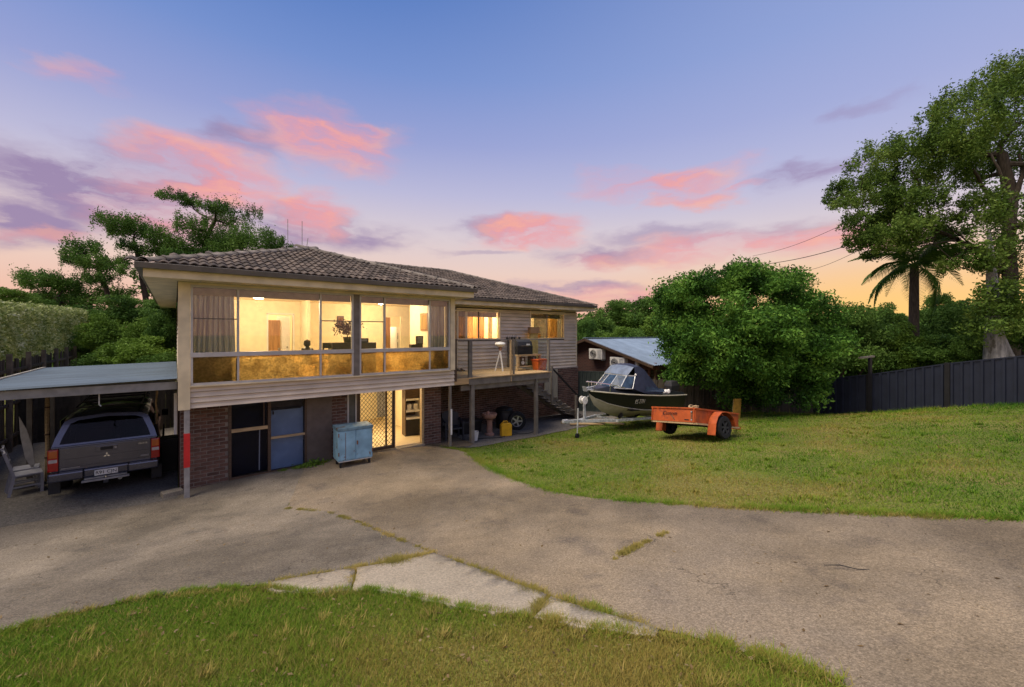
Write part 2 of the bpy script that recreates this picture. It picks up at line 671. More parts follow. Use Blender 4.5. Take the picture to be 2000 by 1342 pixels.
def text(name, s, size, m, parent, loc, rot, ext=.004, align='CENTER', shear=0):
    cu = bpy.data.curves.new(name, 'FONT')
    cu.body = s
    cu.size = size
    cu.extrude = ext
    cu.align_x = align
    cu.align_y = 'CENTER'
    cu.shear = shear
    cu.materials.append(m)
    tmp = bpy.data.objects.new(name + '_curve', cu)
    COL.objects.link(tmp)
    bpy.context.view_layer.update()
    me = bpy.data.meshes.new_from_object(tmp.evaluated_get(bpy.context.evaluated_depsgraph_get()))
    bpy.data.objects.remove(tmp)
    o = bpy.data.objects.new(name, me)
    COL.objects.link(o)
    o.parent = parent
    o.location = loc
    o.rotation_euler = rot
    return o


# ------------------------------------------------------------------ the place: frames of reference
UX, UY = 1020 / math.hypot(1020, 820), 820 / math.hypot(1020, 820)       # along the house front
TH = math.atan2(UY, UX)
Y0 = 8.92
CX, CY = (350 - 1000) / F * Y0, Y0                                       # front left corner of the house


def Hxy(t, v):
    return (CX + t * UX - v * UY, CY + t * UY + v * UX)


def Hp(t, v, z):
    return Vector(Hxy(t, v) + (z,))


def at(px, py, Y):
    """the point at depth Y that the photograph shows at (px, py)"""
    return Vector(((px - 1000) / F * Y, Y, CAMZ - (py - HZ) / F * Y))


def loc_h(p):
    """world point -> house frame"""
    dx, dy = p[0] - CX, p[1] - CY
    return (dx * UX + dy * UY, -dx * UY + dy * UX, p[2])


def th(px, v):
    """distance along the house front where the photograph's column px meets the plane v"""
    k = (px - 1000) / F
    return (k * (CY + v * UX) - CX + v * UY) / (UX - k * UY)


CAM_H = Vector(loc_h((0, 0, CAMZ)))

# ------------------------------------------------------------------ terrain (thin plate spline through surveyed spots)
_spots = []
for px, py, z in ((1000, 1342, 1.25), (300, 1342, 1.2), (1700, 1342, 1.38), (0, 1240, .92), (0, 1010, .10), (850, 1080, .66), (1300, 985, .85),
                  (2000, 1015, 1.36), (1650, 900, .86), (2000, 900, 1.28), (2000, 790, 1.23), (1800, 800, .63), (1600, 812, -.2), (365, 975, 0.0), (700, 960, .2),
                  (1000, 940, .42), (1490, 808, .0), (1120, 820, -.2), (1000, 1180, 1.0), (600, 1180, .85), (400, 1050, .35), (1180, 900, .3), (1500, 1100, 1.1)):
    Y = (CAMZ - z) * F / (py - HZ)
    _spots.append(((px - 1000) / F * Y, Y, z))
_spots += [(5.0, 12.35, .39), (6.2 - .98, 13.9, .14), (6.2, 12.35, .39)]
for t, v, z in ((.8, .6, .06), (5, .6, .12), (2.5, .6, .09), (7.53, .2, -.08), (10.46, .2, -.2), (15, 2.5, -.25), (8, 3, 0), (14, 1.2, -.22), (-1, 2, .04), (-2.6, 2, .04), (-1, 7, .04), (-3, 7, .04), (16, 9, -.4), (5, 6, .1),
                (-4, 0, .1), (12, -1.5, -.05)):
    _spots.append(Hxy(t, v) + (z,))
_spots += [(-14, 2, .6), (-30, 10, 0), (-25, 30, 0), (0, 40, -.8), (25, 35, -.6), (30, 14, 1.2), (20, 2, 2.0), (10, -5, 2.2), (-8, -6, 1.9), (0, -8, 2.3), (-16, -4, 1.4)]
_S = np.array(_spots)


def _phi(r2):
    return np.where(r2 > 1e-9, r2 * np.log(np.maximum(r2, 1e-9)), 0)


_n = len(_S)
_K = _phi(((_S[:, None, :2] - _S[None, :, :2]) ** 2).sum(-1)) + np.eye(_n) * 1.2
_P = np.c_[np.ones(_n), _S[:, :2]]
_A = np.block([[_K, _P], [_P.T, np.zeros((3, 3))]])
_w = np.linalg.solve(_A, np.r_[_S[:, 2], 0, 0, 0])


def terrain(x, y):
    x = np.atleast_1d(np.asarray(x, float))
    y = np.atleast_1d(np.asarray(y, float))
    sh = x.shape
    q = np.c_[x.ravel(), y.ravel()]
    out = np.empty(len(q))
    for i in range(0, len(q), 20000):
        c = q[i:i + 20000]
        r2 = ((c[:, None, :] - _S[None, :, :2]) ** 2).sum(-1)
        out[i:i + 20000] = _phi(r2) @ _w[:_n] + _w[_n] + c @ _w[_n + 1:]
    r = np.hypot(q[:, 0], q[:, 1] - 12)
    k = np.clip((r - 24) / 22, 0, 1)
    k = k * k * (3 - 2 * k)
    out = np.clip(out, -1.5, 3.0) * (1 - k) + (-.9) * k
    return out.reshape(sh)


def gz(x, y):
    return float(terrain([x], [y])[0])


def ground(px, py):
    """where the photograph's ray through (px, py) meets the terrain"""
    Y = np.concatenate([np.linspace(1.2, 30, 1500), np.linspace(30, 80, 400)])
    h = CAMZ - (py - HZ) / F * Y - terrain((px - 1000) / F * Y, Y)
    i = int(np.argmax(h < 0))
    if i == 0:
        i = len(Y) - 1
    a = h[i - 1] / (h[i - 1] - h[i])
    y = Y[i - 1] + a * (Y[i] - Y[i - 1])
    x = (px - 1000) / F * y
    return (x, y)


def on_ground(t, v, dz=0):
    x, y = Hxy(t, v)
    return Vector((x, y, gz(x, y) + dz))


def inside(poly, x, y):
    r = np.zeros(x.shape, bool)
    n = len(poly)
    for i in range(n):
        x1, y1 = poly[i]
        x2, y2 = poly[(i + 1) % n]
        c = ((y1 > y) != (y2 > y)) & (x < (x2 - x1) * (y - y1) / (y2 - y1 + 1e-12) + x1)
        r ^= c
    return r


def ragged(pts, step=.25, amp=.03, seed=1):
    """finer outline with a little unevenness"""
    r = random.Random(seed)
    out = []
    for i in range(len(pts)):
        a, b = Vector(pts[i]), Vector(pts[(i + 1) % len(pts)])
        n = max(1, int((b - a).length / step))
        for k in range(n):
            p = a.lerp(b, k / n)
            out.append((p.x + r.uniform(-amp, amp), p.y + r.uniform(-amp, amp)))
    return out


def sheet(name, poly, dz, m, parent=None, cell=.35, thick=0.0):
    bm = bmesh.new()
    vs = [bm.verts.new((x, y, 0)) for x, y in poly]
    f = bm.faces.new(vs)
    bmesh.ops.triangulate(bm, faces=[f])
    xs = [p[0] for p in poly]
    ys = [p[1] for p in poly]
    for ax, lo, hi in ((0, min(xs), max(xs)), (1, min(ys), max(ys))):
        k = lo + cell
        while k < hi:
            co = (k, 0, 0) if ax == 0 else (0, k, 0)
            no = (1, 0, 0) if ax == 0 else (0, 1, 0)
            bmesh.ops.bisect_plane(bm, geom=bm.verts[:] + bm.edges[:] + bm.faces[:], plane_co=co, plane_no=no, dist=1e-5)
            k += cell
    if thick:
        r = bmesh.ops.extrude_face_region(bm, geom=bm.faces[:])
        top = [e for e in r['geom'] if isinstance(e, bmesh.types.BMVert)]
        tops = set(top)
    allv = bm.verts[:]
    z = terrain([v.co.x for v in allv], [v.co.y for v in allv])
    for v, h in zip(allv, z):
        v.co.z = h + dz - (thick if thick and v not in tops else 0)
    bmesh.ops.recalc_face_normals(bm, faces=bm.faces)
    me = bpy.data.meshes.new(name)
    bm.to_mesh(me)
    bm.free()
    if sum(p.normal.z for p in me.polygons) < 0:
        me.flip_normals()
    me.materials.append(m)
    me.polygons.foreach_set('use_smooth', [True] * len(me.polygons))
    return mobj(name, me, parent)

# ------------------------------------------------------------------ material palette
M = {}
M['asphalt'] = ground_mat('asphalt', (.215, .170, .115), (.175, .143, .105), (.115, .095, .076), .30, 115, .5, wv=.75, crack=True)
M['asphalt_old'] = ground_mat('asphalt_old', (.205, .174, .133), (.15, .129, .103), (.095, .085, .073), .32, 115, .5, wv=.8, crack=True)
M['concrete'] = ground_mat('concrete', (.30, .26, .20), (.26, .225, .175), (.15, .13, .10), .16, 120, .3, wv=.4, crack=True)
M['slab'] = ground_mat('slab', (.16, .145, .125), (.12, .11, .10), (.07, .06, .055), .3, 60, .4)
M['lawn'] = ground_mat('lawn', (.10, .135, .022), (.17, .155, .042), (.20, .15, .06), .45, 60, .8, pscale=.45)
M['dirt'] = ground_mat('dirt', (.10, .075, .05), (.13, .10, .065), (.06, .05, .03), .4, 50, .6)
M['brick'] = mat('brick', (.115, .062, .046), .9, var=.3, scale=20, rnd=.35, bump=.4, bscale=80)
M['mortar'] = mat('mortar', (.21, .18, .152), .95, var=.2, bump=.3)
M['board'] = mat('board', (.60, .51, .385), .65, var=.12, scale=3, stretch=(.6, 2, 1.2), rnd=.09)
M['cream_trim'] = mat('cream_trim', (.68, .58, .38), .55, var=.14, scale=3)
M['alu'] = mat('alu', (.48, .46, .43), .45, var=.08, metal=.0)
M['tile'] = mat('tile', (.072, .055, .044), .9, var=.35, scale=9, rnd=.45, bump=.5, bscale=40, col2=(.135, .12, .092), c2lo=.58, c2hi=.74, c2scale=6)
M['ridge'] = mat('ridge', (.15, .13, .11), .9, var=.3, scale=6, rnd=.3, bump=.4)
M['gutter'] = mat('gutter', (.12, .105, .09), .5, var=.15, scale=4)
M['cream_wall'] = mat('cream_wall', (.82, .72, .50), .8, var=.05)
M['ceiling'] = mat('ceiling', (.82, .72, .5), .85, var=.03)
M['timber_floor'] = mat('timber_floor', (.55, .36, .15), .4, var=.2, scale=4, stretch=(1, 12, 1))
M['white'] = mat('white', (.75, .73, .68), .5, var=.05)
M['dark_wood'] = mat('dark_wood', (.075, .045, .028), .5, var=.3, scale=5, stretch=(1, 1, 8))
M['orange_wood'] = mat('orange_wood', (.34, .17, .06), .5, var=.25, scale=4, stretch=(4, 4, .5))
M['pale_wood'] = mat('pale_wood', (.42, .30, .16), .6, var=.25, scale=4, stretch=(1, 8, 8))
M['deck_wood'] = mat('deck_wood', (.46, .31, .15), .6, var=.25, scale=3, stretch=(.6, 8, 8), rnd=.18)
M['grey_post'] = mat('grey_post', (.17, .15, .125), .7, var=.2, scale=4)
M['steel'] = mat('steel', (.30, .29, .28), .5, var=.2, metal=.2)
M['galv'] = mat('galv', (.50, .52, .53), .42, metal=.35, var=.25, scale=9)
M['red'] = mat('red', (.55, .02, .02), .5, var=.12)
M['black'] = mat('black', (.012, .012, .014), .5, var=.2)
M['dark_glass'] = mat('dark_glass', (.012, .012, .02), .06, spec=.6, var=.1)
M['brown_panel'] = mat('brown_panel', (.12, .095, .078), .7, var=.12)
M['blue_sheet'] = mat('blue_sheet', (.50, .64, .76), .6, var=.2, scale=2)
M['glass'] = glass_mat('glass')
M['rail_glass'] = glass_mat('rail_glass', (.98, .99, .98), .0, .02, .12)
M['glass_low'] = glass_mat('glass_low', (.75, .78, .85), .0, .02, .22)
M['frosted'] = frosted_mat('frosted', (1.0, .82, .48), .62)
M['curtain_grey'] = cloth_mat('curtain_grey', (.36, .36, .39), .24)
M['curtain_gold'] = cloth_mat('curtain_gold', (.75, .5, .2), .5)
M['curtain_cream'] = cloth_mat('curtain_cream', (.85, .74, .5), .5)
M['blind'] = cloth_mat('blind', (.36, .29, .23), .25)
M['lamp'] = emit_mat('lamp', (1, .9, .66), 20)
M['rust'] = mat('rust', (.16, .07, .035), .9, var=.4, scale=12)
M['rubber'] = mat('rubber', (.014, .014, .015), .85, var=.3, scale=20, bump=.3)

# ------------------------------------------------------------------ ground, driveway, concrete
gx = np.unique(np.round(np.concatenate([-np.geomspace(24, 900, 22)[::-1], np.arange(-24, 30, .4), np.geomspace(30, 900, 22)]), 3))
gy = np.unique(np.round(np.concatenate([-np.geomspace(9, 900, 20)[::-1], np.arange(-9, 34, .4), np.geomspace(34, 900, 22)]), 3))
GX, GY = np.meshgrid(gx, gy)
GZ = terrain(GX, GY)
nx, ny = len(gx), len(gy)
idx = np.arange(nx * ny).reshape(ny, nx)
gf = np.stack([idx[:-1, :-1], idx[:-1, 1:], idx[1:, 1:], idx[1:, :-1]], -1).reshape(-1, 4)
g_ob = mobj('ground', np_mesh('ground', np.stack([GX, GY, GZ], -1).reshape(-1, 3), gf, M['lawn'], True))
g_ob['kind'] = 'structure'

G = ground
junction = G(850, 1083)
seam = [G(560, 993), G(640, 1000), G(700, 1020), G(770, 1050), G(815, 1068), junction]
right_edge = [G(826, 866), G(862, 874), G(905, 882), G(940, 906), G(1000, 937), G(1080, 962), G(1180, 977), G(1300, 985), G(1500, 996), G(1700, 1005), G(2000, 1018), G(2300, 1030)]
bottom_right = [G(2300, 1500), (2.3, 1.5), G(1640, 1340), G(1550, 1305), G(1400, 1262), G(1280, 1232)]
apron_right = [G(1200, 1208), G(1060, 1165), G(950, 1121)]
house_line = [Hxy(th(560, .6), .75), Hxy(5.9, .75)]
poly_new = right_edge + bottom_right + apron_right + [junction] + seam[::-1][1:] + [Hxy(th(600, .6), .75), Hxy(5.86, .75)]
d1 = sheet('driveway', ragged(poly_new, .22, .022, 3), .014, M['asphalt'])
d1['kind'] = 'structure'
bottom_left = [G(520, 1142), G(400, 1153), G(250, 1176), G(100, 1209), G(0, 1238), G(-200, 1300)]
poly_old = [Hxy(th(600, .6), .75)] + seam + [G(780, 1100), G(700, 1112), G(610, 1128)] + bottom_left + [G(-330, 1150), G(-330, 1030), Hxy(-2.9, .15), Hxy(-.02, .15), Hxy(-.02, .75)]
d2 = sheet('driveway', ragged(poly_old, .22, .022, 4), .012, M['asphalt_old'])
d2['kind'] = 'structure'
apron = bpy.data.objects.new('concrete_apron', None)
COL.objects.link(apron)
apron['kind'] = 'structure'
for k, pts in enumerate(([(518, 1144), (610, 1128), (693, 1114), (684, 1157), (600, 1165), (524, 1158)],
                         [(697, 1114), (780, 1101), (846, 1084), (950, 1122), (1066, 1168), (1036, 1206), (960, 1203), (860, 1185), (760, 1161), (690, 1157)],
                         [(1074, 1171), (1200, 1211), (1284, 1236), (1278, 1249), (1150, 1235), (1044, 1214)])):
    sheet('slab', ragged([G(*p) for p in pts], .12, .012, 20 + k), .035, M['concrete'], apron, .3, .06)
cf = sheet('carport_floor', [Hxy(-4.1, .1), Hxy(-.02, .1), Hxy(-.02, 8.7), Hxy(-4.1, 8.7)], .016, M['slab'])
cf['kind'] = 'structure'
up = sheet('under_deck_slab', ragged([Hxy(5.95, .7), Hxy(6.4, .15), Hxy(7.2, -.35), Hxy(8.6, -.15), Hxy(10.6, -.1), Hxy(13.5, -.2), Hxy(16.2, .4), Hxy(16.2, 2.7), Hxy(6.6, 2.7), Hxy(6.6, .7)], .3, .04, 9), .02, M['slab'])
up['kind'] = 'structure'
bed = sheet('bare_soil', ragged([Hxy(6.1, .6), Hxy(6.35, .2), Hxy(7.0, -.2), Hxy(7.55, .1), Hxy(7.5, 1.2), Hxy(6.6, 1.3)], .2, .05, 10), .034, M['dirt'])
bed['kind'] = 'structure'

# ------------------------------------------------------------------ the house
house = thing('house', 'two-storey brick and cream weatherboard house with lit windows and tiled hip roof', 'house', (CX, CY, 0), TH)
VL = .6          # plane of the lower front wall
VM = 2.75        # plane of the recessed main front
ZC, ZS, ZT0, ZT1, ZH = 1.94, 2.43, 3.04, 3.14, 4.58
tl = lambda px: th(px, VL)
brick_me = MB().box(-.111, .111, 0, .05, -.0345, .0345).mesh('brick', M['brick'], bevel=.004)


def bricks_for(t0, t1, v, z0, z1):
    out = []
    n = int((z1 - z0) / .086)
    for r in range(n):
        z = z0 + .043 + r * .086
        x = t0 + .12 - (.12 if r % 2 else 0)
        while x - .115 < t1:
            a, b = max(x - .115, t0), min(x + .115, t1)
            if b - a > .05:
                out.append(tx((a + b) / 2, v + random.uniform(-.002, .002), z, s=((b - a - .006) / .222, 1, 1)))
            x += .24
    return out


def brick_wall(t0, t1, v, z0, z1, limit, d=.2):
    w = MB().box(t0, t1, v + .009, v + d, z0 - .4, z1).obj('brick_wall', M['mortar'], house)
    pieces('brick', brick_me, bricks_for(t0 + .003, t1 - .003, v, z0, z1), w, limit, 'brickwork', CAM_H)


brick_wall(.02, tl(446), VL, -.1, 2.06, 140)
brick_wall(tl(648), tl(678), VL, .05, 2.06, 60)
brick_wall(tl(829), 6.62, VL, 0, 2.06, 90)
brick_wall(6.62, 15.34, 2.62, -.42, 1.95, 60)
MB().box(0, .2, VL + .2, 12, -.4, 1.93).obj('side_wall', M['brick'], house)
MB().box(6.42, 6.62, VL + .2, 2.8, -.4, 1.93).obj('side_wall', M['brick'], house)
MB().box(15.14, 15.34, 2.82, 12, -.6, 1.9).obj('side_wall', M['brick'], house)
MB().box(0, 15.34, 11.8, 12, -.6, 4.6).obj('back_wall', M['brick'], house)

# upper floor shell
MB().box(.02, 6.7, .06, VM, 1.97, 2.13).box(.02, 15.3, VM, 11.8, 1.95, 2.13).obj('upper_floor', M['timber_floor'], house)
MB().box(.02, 6.7, .06, VM, 4.62, 4.66).box(.02, 15.3, VM, 11.8, 4.62, 4.66).obj('upper_ceiling', M['ceiling'], house)
mat('lap_shadow', (.12, .10, .08), .9)  # painted shade: dark backing seen through board gaps as shadow lines
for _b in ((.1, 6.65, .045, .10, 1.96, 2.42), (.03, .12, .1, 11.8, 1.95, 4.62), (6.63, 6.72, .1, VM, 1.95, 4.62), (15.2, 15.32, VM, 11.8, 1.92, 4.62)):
    _c = MB().box(*_b).obj('cladding', bpy.data.materials['lap_shadow'], house)
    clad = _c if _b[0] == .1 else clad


def plank(t0, t1, v, z0, h, side=False, lip=.034):
    """a lapped weatherboard: thicker at its foot"""
    pr = [(0, 0), (0, h), (-.006, h), (-lip, 0)]
    mb = MB()
    if side:
        mb.prism([(-a, b) for a, b in pr] if side > 0 else pr, 'Y', t0, t1)
        mb.v = [(x + v, y, z + z0) for x, y, z in mb.v]
    else:
        mb.prism(pr, 'X', t0, t1)
        mb.v = [(x, y + v, z + z0) for x, y, z in mb.v]
    return mb.obj('weatherboard', M['board'], clad)


for k in range(4):
    plank(-.012, 6.76, .04, ZC + k * .119, .108, lip=.045)
for k in range(18):
    plank(.12, 11.8, .03, 1.95 + k * .148, .15, side=-1)
    if k < 18:
        plank(.12, VM, 6.72, 1.95 + k * .148, .15, side=1)
# window openings of the main front
W0 = (7.55, th(891, VM), 2.16, 4.44)
W1 = (th(894.5, VM), th(975, VM), 3.36, 4.44)
W2 = (th(1036, VM), th(1100, VM), 3.36, 4.46)
rows = 18
for k in range(rows):
    z0 = 1.93 + k * .147
    mid = z0 + .07
    segs = [(6.75, 15.3)]
    for (a, b, c, d) in (W0, W1, W2):
        if c - .06 < mid < d + .06:
            segs = [s for (p, q) in segs for s in ((p, min(q, a - .06)), (max(p, b + .06), q)) if s[1] - s[0] > .05]
    for p, q in segs:
        plank(p, q, VM, z0, .140, lip=.055)
mw = MB()
for p, q, c, d in ((6.75, W0[0], 1.93, 4.62), (W0[0], W0[1], W0[3], 4.62), (W0[0], W0[1], 1.93, W0[2]), (W0[1], W1[0], 1.93, 4.62), (W1[0], W1[1], 1.93, W1[2]), (W1[0], W1[1], W1[3], 4.62), (W1[1], W2[0], 1.93, 4.62), (W2[0], W2[1], 1.93, W2[2]), (W2[0], W2[1], W2[3], 4.62), (W2[1], 15.2, 1.93, 4.62)):
    mw.box(p, q, VM + .04, VM + .14, c, d)
mw.obj('front_wall', M['cream_wall'], house)
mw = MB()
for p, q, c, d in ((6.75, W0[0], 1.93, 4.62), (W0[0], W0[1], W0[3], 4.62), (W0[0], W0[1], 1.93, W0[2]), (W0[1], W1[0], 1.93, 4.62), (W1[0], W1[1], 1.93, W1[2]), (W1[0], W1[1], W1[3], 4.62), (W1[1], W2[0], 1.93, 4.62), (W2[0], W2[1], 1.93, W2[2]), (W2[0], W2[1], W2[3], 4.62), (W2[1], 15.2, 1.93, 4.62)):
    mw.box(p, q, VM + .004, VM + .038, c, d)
mw.obj('shadow_backing', bpy.data.materials['lap_shadow'], house)  # dark sheet added to draw shadow lines between the main front boards
for _b in ((15.26, 15.36, VM - .035, VM + .1, 1.9, 4.6), (-.02, .185, -.03, .10, 1.92, 4.66), (6.6, 6.765, -.03, .1, 2.42, 4.66)):
    MB().box(*_b).obj('corner_board', M['cream_trim'], house)

# front window walls of the wing


def window_group(ts, name_top):
    a, b = ts[0], ts[-1]
    fr = MB().box(a, b, -.02, .07, ZS, ZS + .05).obj('window_frame', M['alu'], house)
    MB().box(a, b, -.02, .07, ZH - .02, ZH + .03).obj('head_rail', M['alu'], fr)
    MB().box(a - .005, b + .005, -.045, .075, ZT0, ZT1).obj('transom', M['alu'], fr, bevel=.006)
    w = .042
    for i, t in enumerate(ts):
        c = t + (w / 2 if i == 0 else -w / 2 if i == len(ts) - 1 else 0)
        MB().box(c - w / 2, c + w / 2, -.03, .065, ZS + .05, ZT0).obj('mullion', M['alu'], fr)
        MB().box(c - w / 2, c + w / 2, -.03, .065, ZT1, ZH - .02).obj('mullion', M['alu'], fr)
    for i in range(len(ts) - 1):
        p, q = ts[i] + w * (.5 + .5 * (i == 0)), ts[i + 1] - w * (.5 + .5 * (i == len(ts) - 2))
        MB().box(p, q, .01, .016, ZT1, ZH - .02).obj('pane', M['glass'], fr)
        MB().box(p, q, .01, .016, ZS + .05, ZT0).obj('frosted_pane', M['frosted'], fr)
    return fr


T = lambda px: th(px, 0)
ga = [.19, T(465), T(626), 3.64]
gb = [3.80, T(751), T(839), 6.58]
fa = window_group(ga, 'a')
fb = window_group(gb, 'b')
for fr, p, q in ((fa, ga[2] + .02, ga[3] - .04), (fb, gb[0] + .04, gb[1] - .02), (fa, ga[0] + .05, ga[1] - .02)):
    z = 3.87
    MB().box(p, q, -.01, .03, z, z + .025).obj('sash_rail', M['gutter'], fr)
MB().box(3.64, 3.80, -.03, .08, ZS, 4.6).obj('centre_post', M['grey_post'], house)
MB().box(.185, 6.6, -.055, .07, ZS - .03, ZS).obj('sill', M['cream_trim'], house)
MB().box(.185, 6.6, -.012, .09, 4.61, 4.664).obj('head_trim', M['cream_trim'], house)

MB().box(.2, 3.6, .10, .2, 4.40, 4.6).obj('pelmet', mat('pelmet', (.30, .23, .13), .7), house)
MB().box(3.84, 6.54, .10, .2, 4.40, 4.6).obj('pelmet', bpy.data.materials['pelmet'], house)

# rooms of the upper floor
VB = 4.2
tb = lambda px: th(px, VB)
o1, o2, k1, k2 = tb(524), tb(572), tb(752), tb(783)
iw = MB()
for p, q, c, d in ((.12, o1, 2.13, 4.62), (o1, o2, 4.18, 4.62), (o2, k1, 2.13, 4.62), (k1, k2, 4.22, 4.62), (k2, 9.0, 2.13, 4.62)):
    iw.box(p, q, VB, VB + .09, c, d)
iw.box(.12, 6.4, 7.0, 7.1, 2.13, 4.62)
iw.box(9.1, 15.2, 5.7, 5.8, 2.13, 4.62)
iw.box(6.55, 6.63, .1, VM, 2.13, 4.62)
iw.box(9.0, 9.1, VM + .14, 7.1, 2.13, 4.62).box(7.0, 15.2, 7.0, 7.1, 2.13, 4.62).box(11.35, 11.45, VM + .14, 7.0, 2.13, 4.62)
iw.box(th(600, 3.2), th(606, 3.2), 3.2, VB, 2.13, 4.62)
iw.obj('interior_wall', M['cream_wall'], house)
MB().box(o1 - .05, o1, VB - .02, VB + .1, 2.13, 4.22).box(o2, o2 + .05, VB - .02, VB + .1, 2.13, 4.22).box(o1 - .05, o2 + .05, VB - .02, VB + .1, 4.18, 4.23).obj('door_frame', M['white'], house)
dm = MB().box(o1 + .02, o1 + .36, VB + .12, VB + .16, 2.14, 4.0).obj('interior_door', M['orange_wood'], house, bevel=.01)
MB().lathe([(0, 0), (.03, .01), (.03, .04), (0, .06)], 10, (0, 0, 0), axis='Y').obj('door_handle', M['steel'], dm, loc=(o1 + .32, VB + .05, 3.05))
dm = MB().box(o2 - .42, o2 - .03, VB + .3, VB + .34, 2.14, 4.15).obj('interior_door', M['white'], house, bevel=.01)
MB().lathe([(0, 0), (.025, .01), (.025, .04), (0, .06)], 10, axis='Y').obj('door_handle', M['steel'], dm, loc=(o2 - .12, VB + .23, 3.1))
MB().box(k1, k1 + .42, VB + .5, VB + .9, 2.13, 4.2).obj('pantry_panel', M['orange_wood'], house)

# main front windows
for (a, b, c, d), mids in ((W0, ()), (W1, (th(935, VM),)), (W2, (th(1068, VM),))):
    fr = MB().box(a - .05, b + .05, VM - .04, VM + .05, c - .05, c).obj('glass_door' if c < 3 else 'window_frame', M['cream_trim'], house)
    MB().box(a - .05, b + .05, VM - .04, VM + .05, d, d + .05).obj('head_rail', M['cream_trim'], fr)
    MB().box(a - .05, a, VM - .04, VM + .05, c, d).box(b, b + .05, VM - .04, VM + .05, c, d).obj('jamb', M['cream_trim'], fr)
    xs = [a] + list(mids) + [b]
    for m_ in mids:
        MB().box(m_ - .02, m_ + .02, VM - .025, VM + .04, c, d).obj('mullion', M['grey_post'], fr)
    for i in range(len(xs) - 1):
        MB().box(xs[i] + .02, xs[i + 1] - .02, VM, VM + .006, c, d).obj('pane', M['glass'], fr)
    if c > 3:
        MB().box(a, b, VM + .17, VM + .18, d - .2, d + .02).obj('roller_blind', M['blind'], fr)
MB().box(W1[0] - .1, W1[1] + .1, VM - .07, VM + .004, 4.5, 4.56).obj('window_head', M['cream_trim'], house)
MB().box(W2[0] - .1, W2[1] + .08, VM - .07, VM + .004, 4.52, 4.57).obj('window_head', M['cream_trim'], house)

# ---- roof
TANP = .345
PHI = math.atan(TANP)
ZE = 4.93
E0, E1, EV, MV0, MV1, ER = -.56, 7.16, -.50, 2.20, 12.6, 16.05
hw = (E1 - E0) / 2
AP = (E0 + hw, EV + hw, ZE + TANP * hw)
hm = (MV1 - MV0) / 2
ZR = ZE + TANP * hm
VR = MV0 + hm
R1 = (ER - hm, VR, ZR)
R0 = (E0 + hm, VR, ZR)
WJ = (AP[0], MV0 + hw, AP[2])
rf = MB()
rf.add([(E0, EV, ZE), (E1, EV, ZE), AP], [(0, 1, 2)])
rf.add([(E1, EV, ZE), (E1, MV0, ZE), WJ, AP], [(0, 1, 2, 3)])
rf.add([(E1, MV0, ZE), (ER, MV0, ZE), R1, R0, WJ], [(0, 1, 2, 3, 4)])
rf.add([(ER, MV0, ZE), (ER, MV1, ZE), R1], [(0, 1, 2)])
rf.add([(ER, MV1, ZE), (E0, MV1, ZE), R0, R1], [(0, 1, 2, 3)])
rf.add([(E0, MV1, ZE), (E0, EV, ZE), AP, WJ, R0], [(0, 1, 2, 3, 4)])
roof = rf.obj('roof', M['tile'], house)
tm = MB()
nxs = 11
pts = []
for i in range(nxs):
    u = i / (nxs - 1)
    pts.append((u * .335 - .1675, .038 * (.5 - .5 * math.cos(4 * PI * u)) ** .7))
tm.add([(x, -.01, h + .036) for x, h in pts] + [(x, .40, h + .008) for x, h in pts] + [(x, -.008, h + .008) for x, h in pts],
       [(i, i + 1, i + 1 + nxs, i + nxs) for i in range(nxs - 1)] + [(i + 2 * nxs, i + 1 + 2 * nxs, i + 1, i) for i in range(nxs - 1)])
tile_me = tm.mesh('roof_tile', M['tile'], fixn=False)
TL = []


def lay(t0f, t1f, run, v0, o=(0, 1)):
    n = int(run / math.cos(PHI) / .345) + 1
    for r in range(n):
        d = r * .345 + .0
        g = d * math.cos(PHI)
        a, b = t0f(g), t1f(g)
        x = a + .1
        x = math.floor(a / .33) * .33 + (.165 if r % 2 else 0)
        while x < b + .14:
            if x > a - .14:
                TL.append(tx(x, v0 + g, ZE + .012 + g * TANP + random.uniform(-.004, .004), PHI + random.uniform(-.012, .012), random.uniform(-.012, .012), random.uniform(-.02, .02)))
            x += .33


lay(lambda g: E0 + g, lambda g: E1 - g, hw, EV)
lay(lambda g: max(E1 - g, E0 + g) if g < hw else E0 + g, lambda g: ER - g, hm, MV0)
pieces('roof_tile', tile_me, TL, roof, 300, 'roof_tiling', CAM_H)
cap_me = MB().loft([[(math.cos(a) * .13 * s, y, math.sin(a) * .095 * s) for a in np.linspace(0, PI, 8)] for y, s in ((0, 1.08), (.03, 1.08), (.031, 1), (.44, .96))], close=False, cap=False).mesh('ridge_cap', M['ridge'], fixn=False)
CP = []
for p, q in (((E0, EV, ZE), AP), ((E1, EV, ZE), AP), ((ER, MV0, ZE), R1), (R0, R1), (AP, WJ)):
    p, q = Vector(p), Vector(q)
    n = int((q - p).length / .40)
    d = (q - p).normalized()
    qt = d.to_track_quat('Y', 'Z')
    for k in range(n + 1):
        c = p + d * (k * .40)
        CP.append(Matrix.Translation(c + Vector((0, 0, .015 + random.uniform(-.006, .006)))) @ qt.to_matrix().to_4x4())
pieces('ridge_cap', cap_me, CP, roof, 300, 'ridge_capping', CAM_H)
gp = [(0, 0), (-.11, 0), (-.125, .105), (-.115, .112), (-.105, .1), (0, .1)]


def gutter(t0, t1, v, z):
    mb = MB().prism(gp, 'X', t0, t1)
    mb.v = [(x, y + v, zz + z) for x, y, zz in mb.v]
    return mb.obj('gutter', M['gutter'], house)


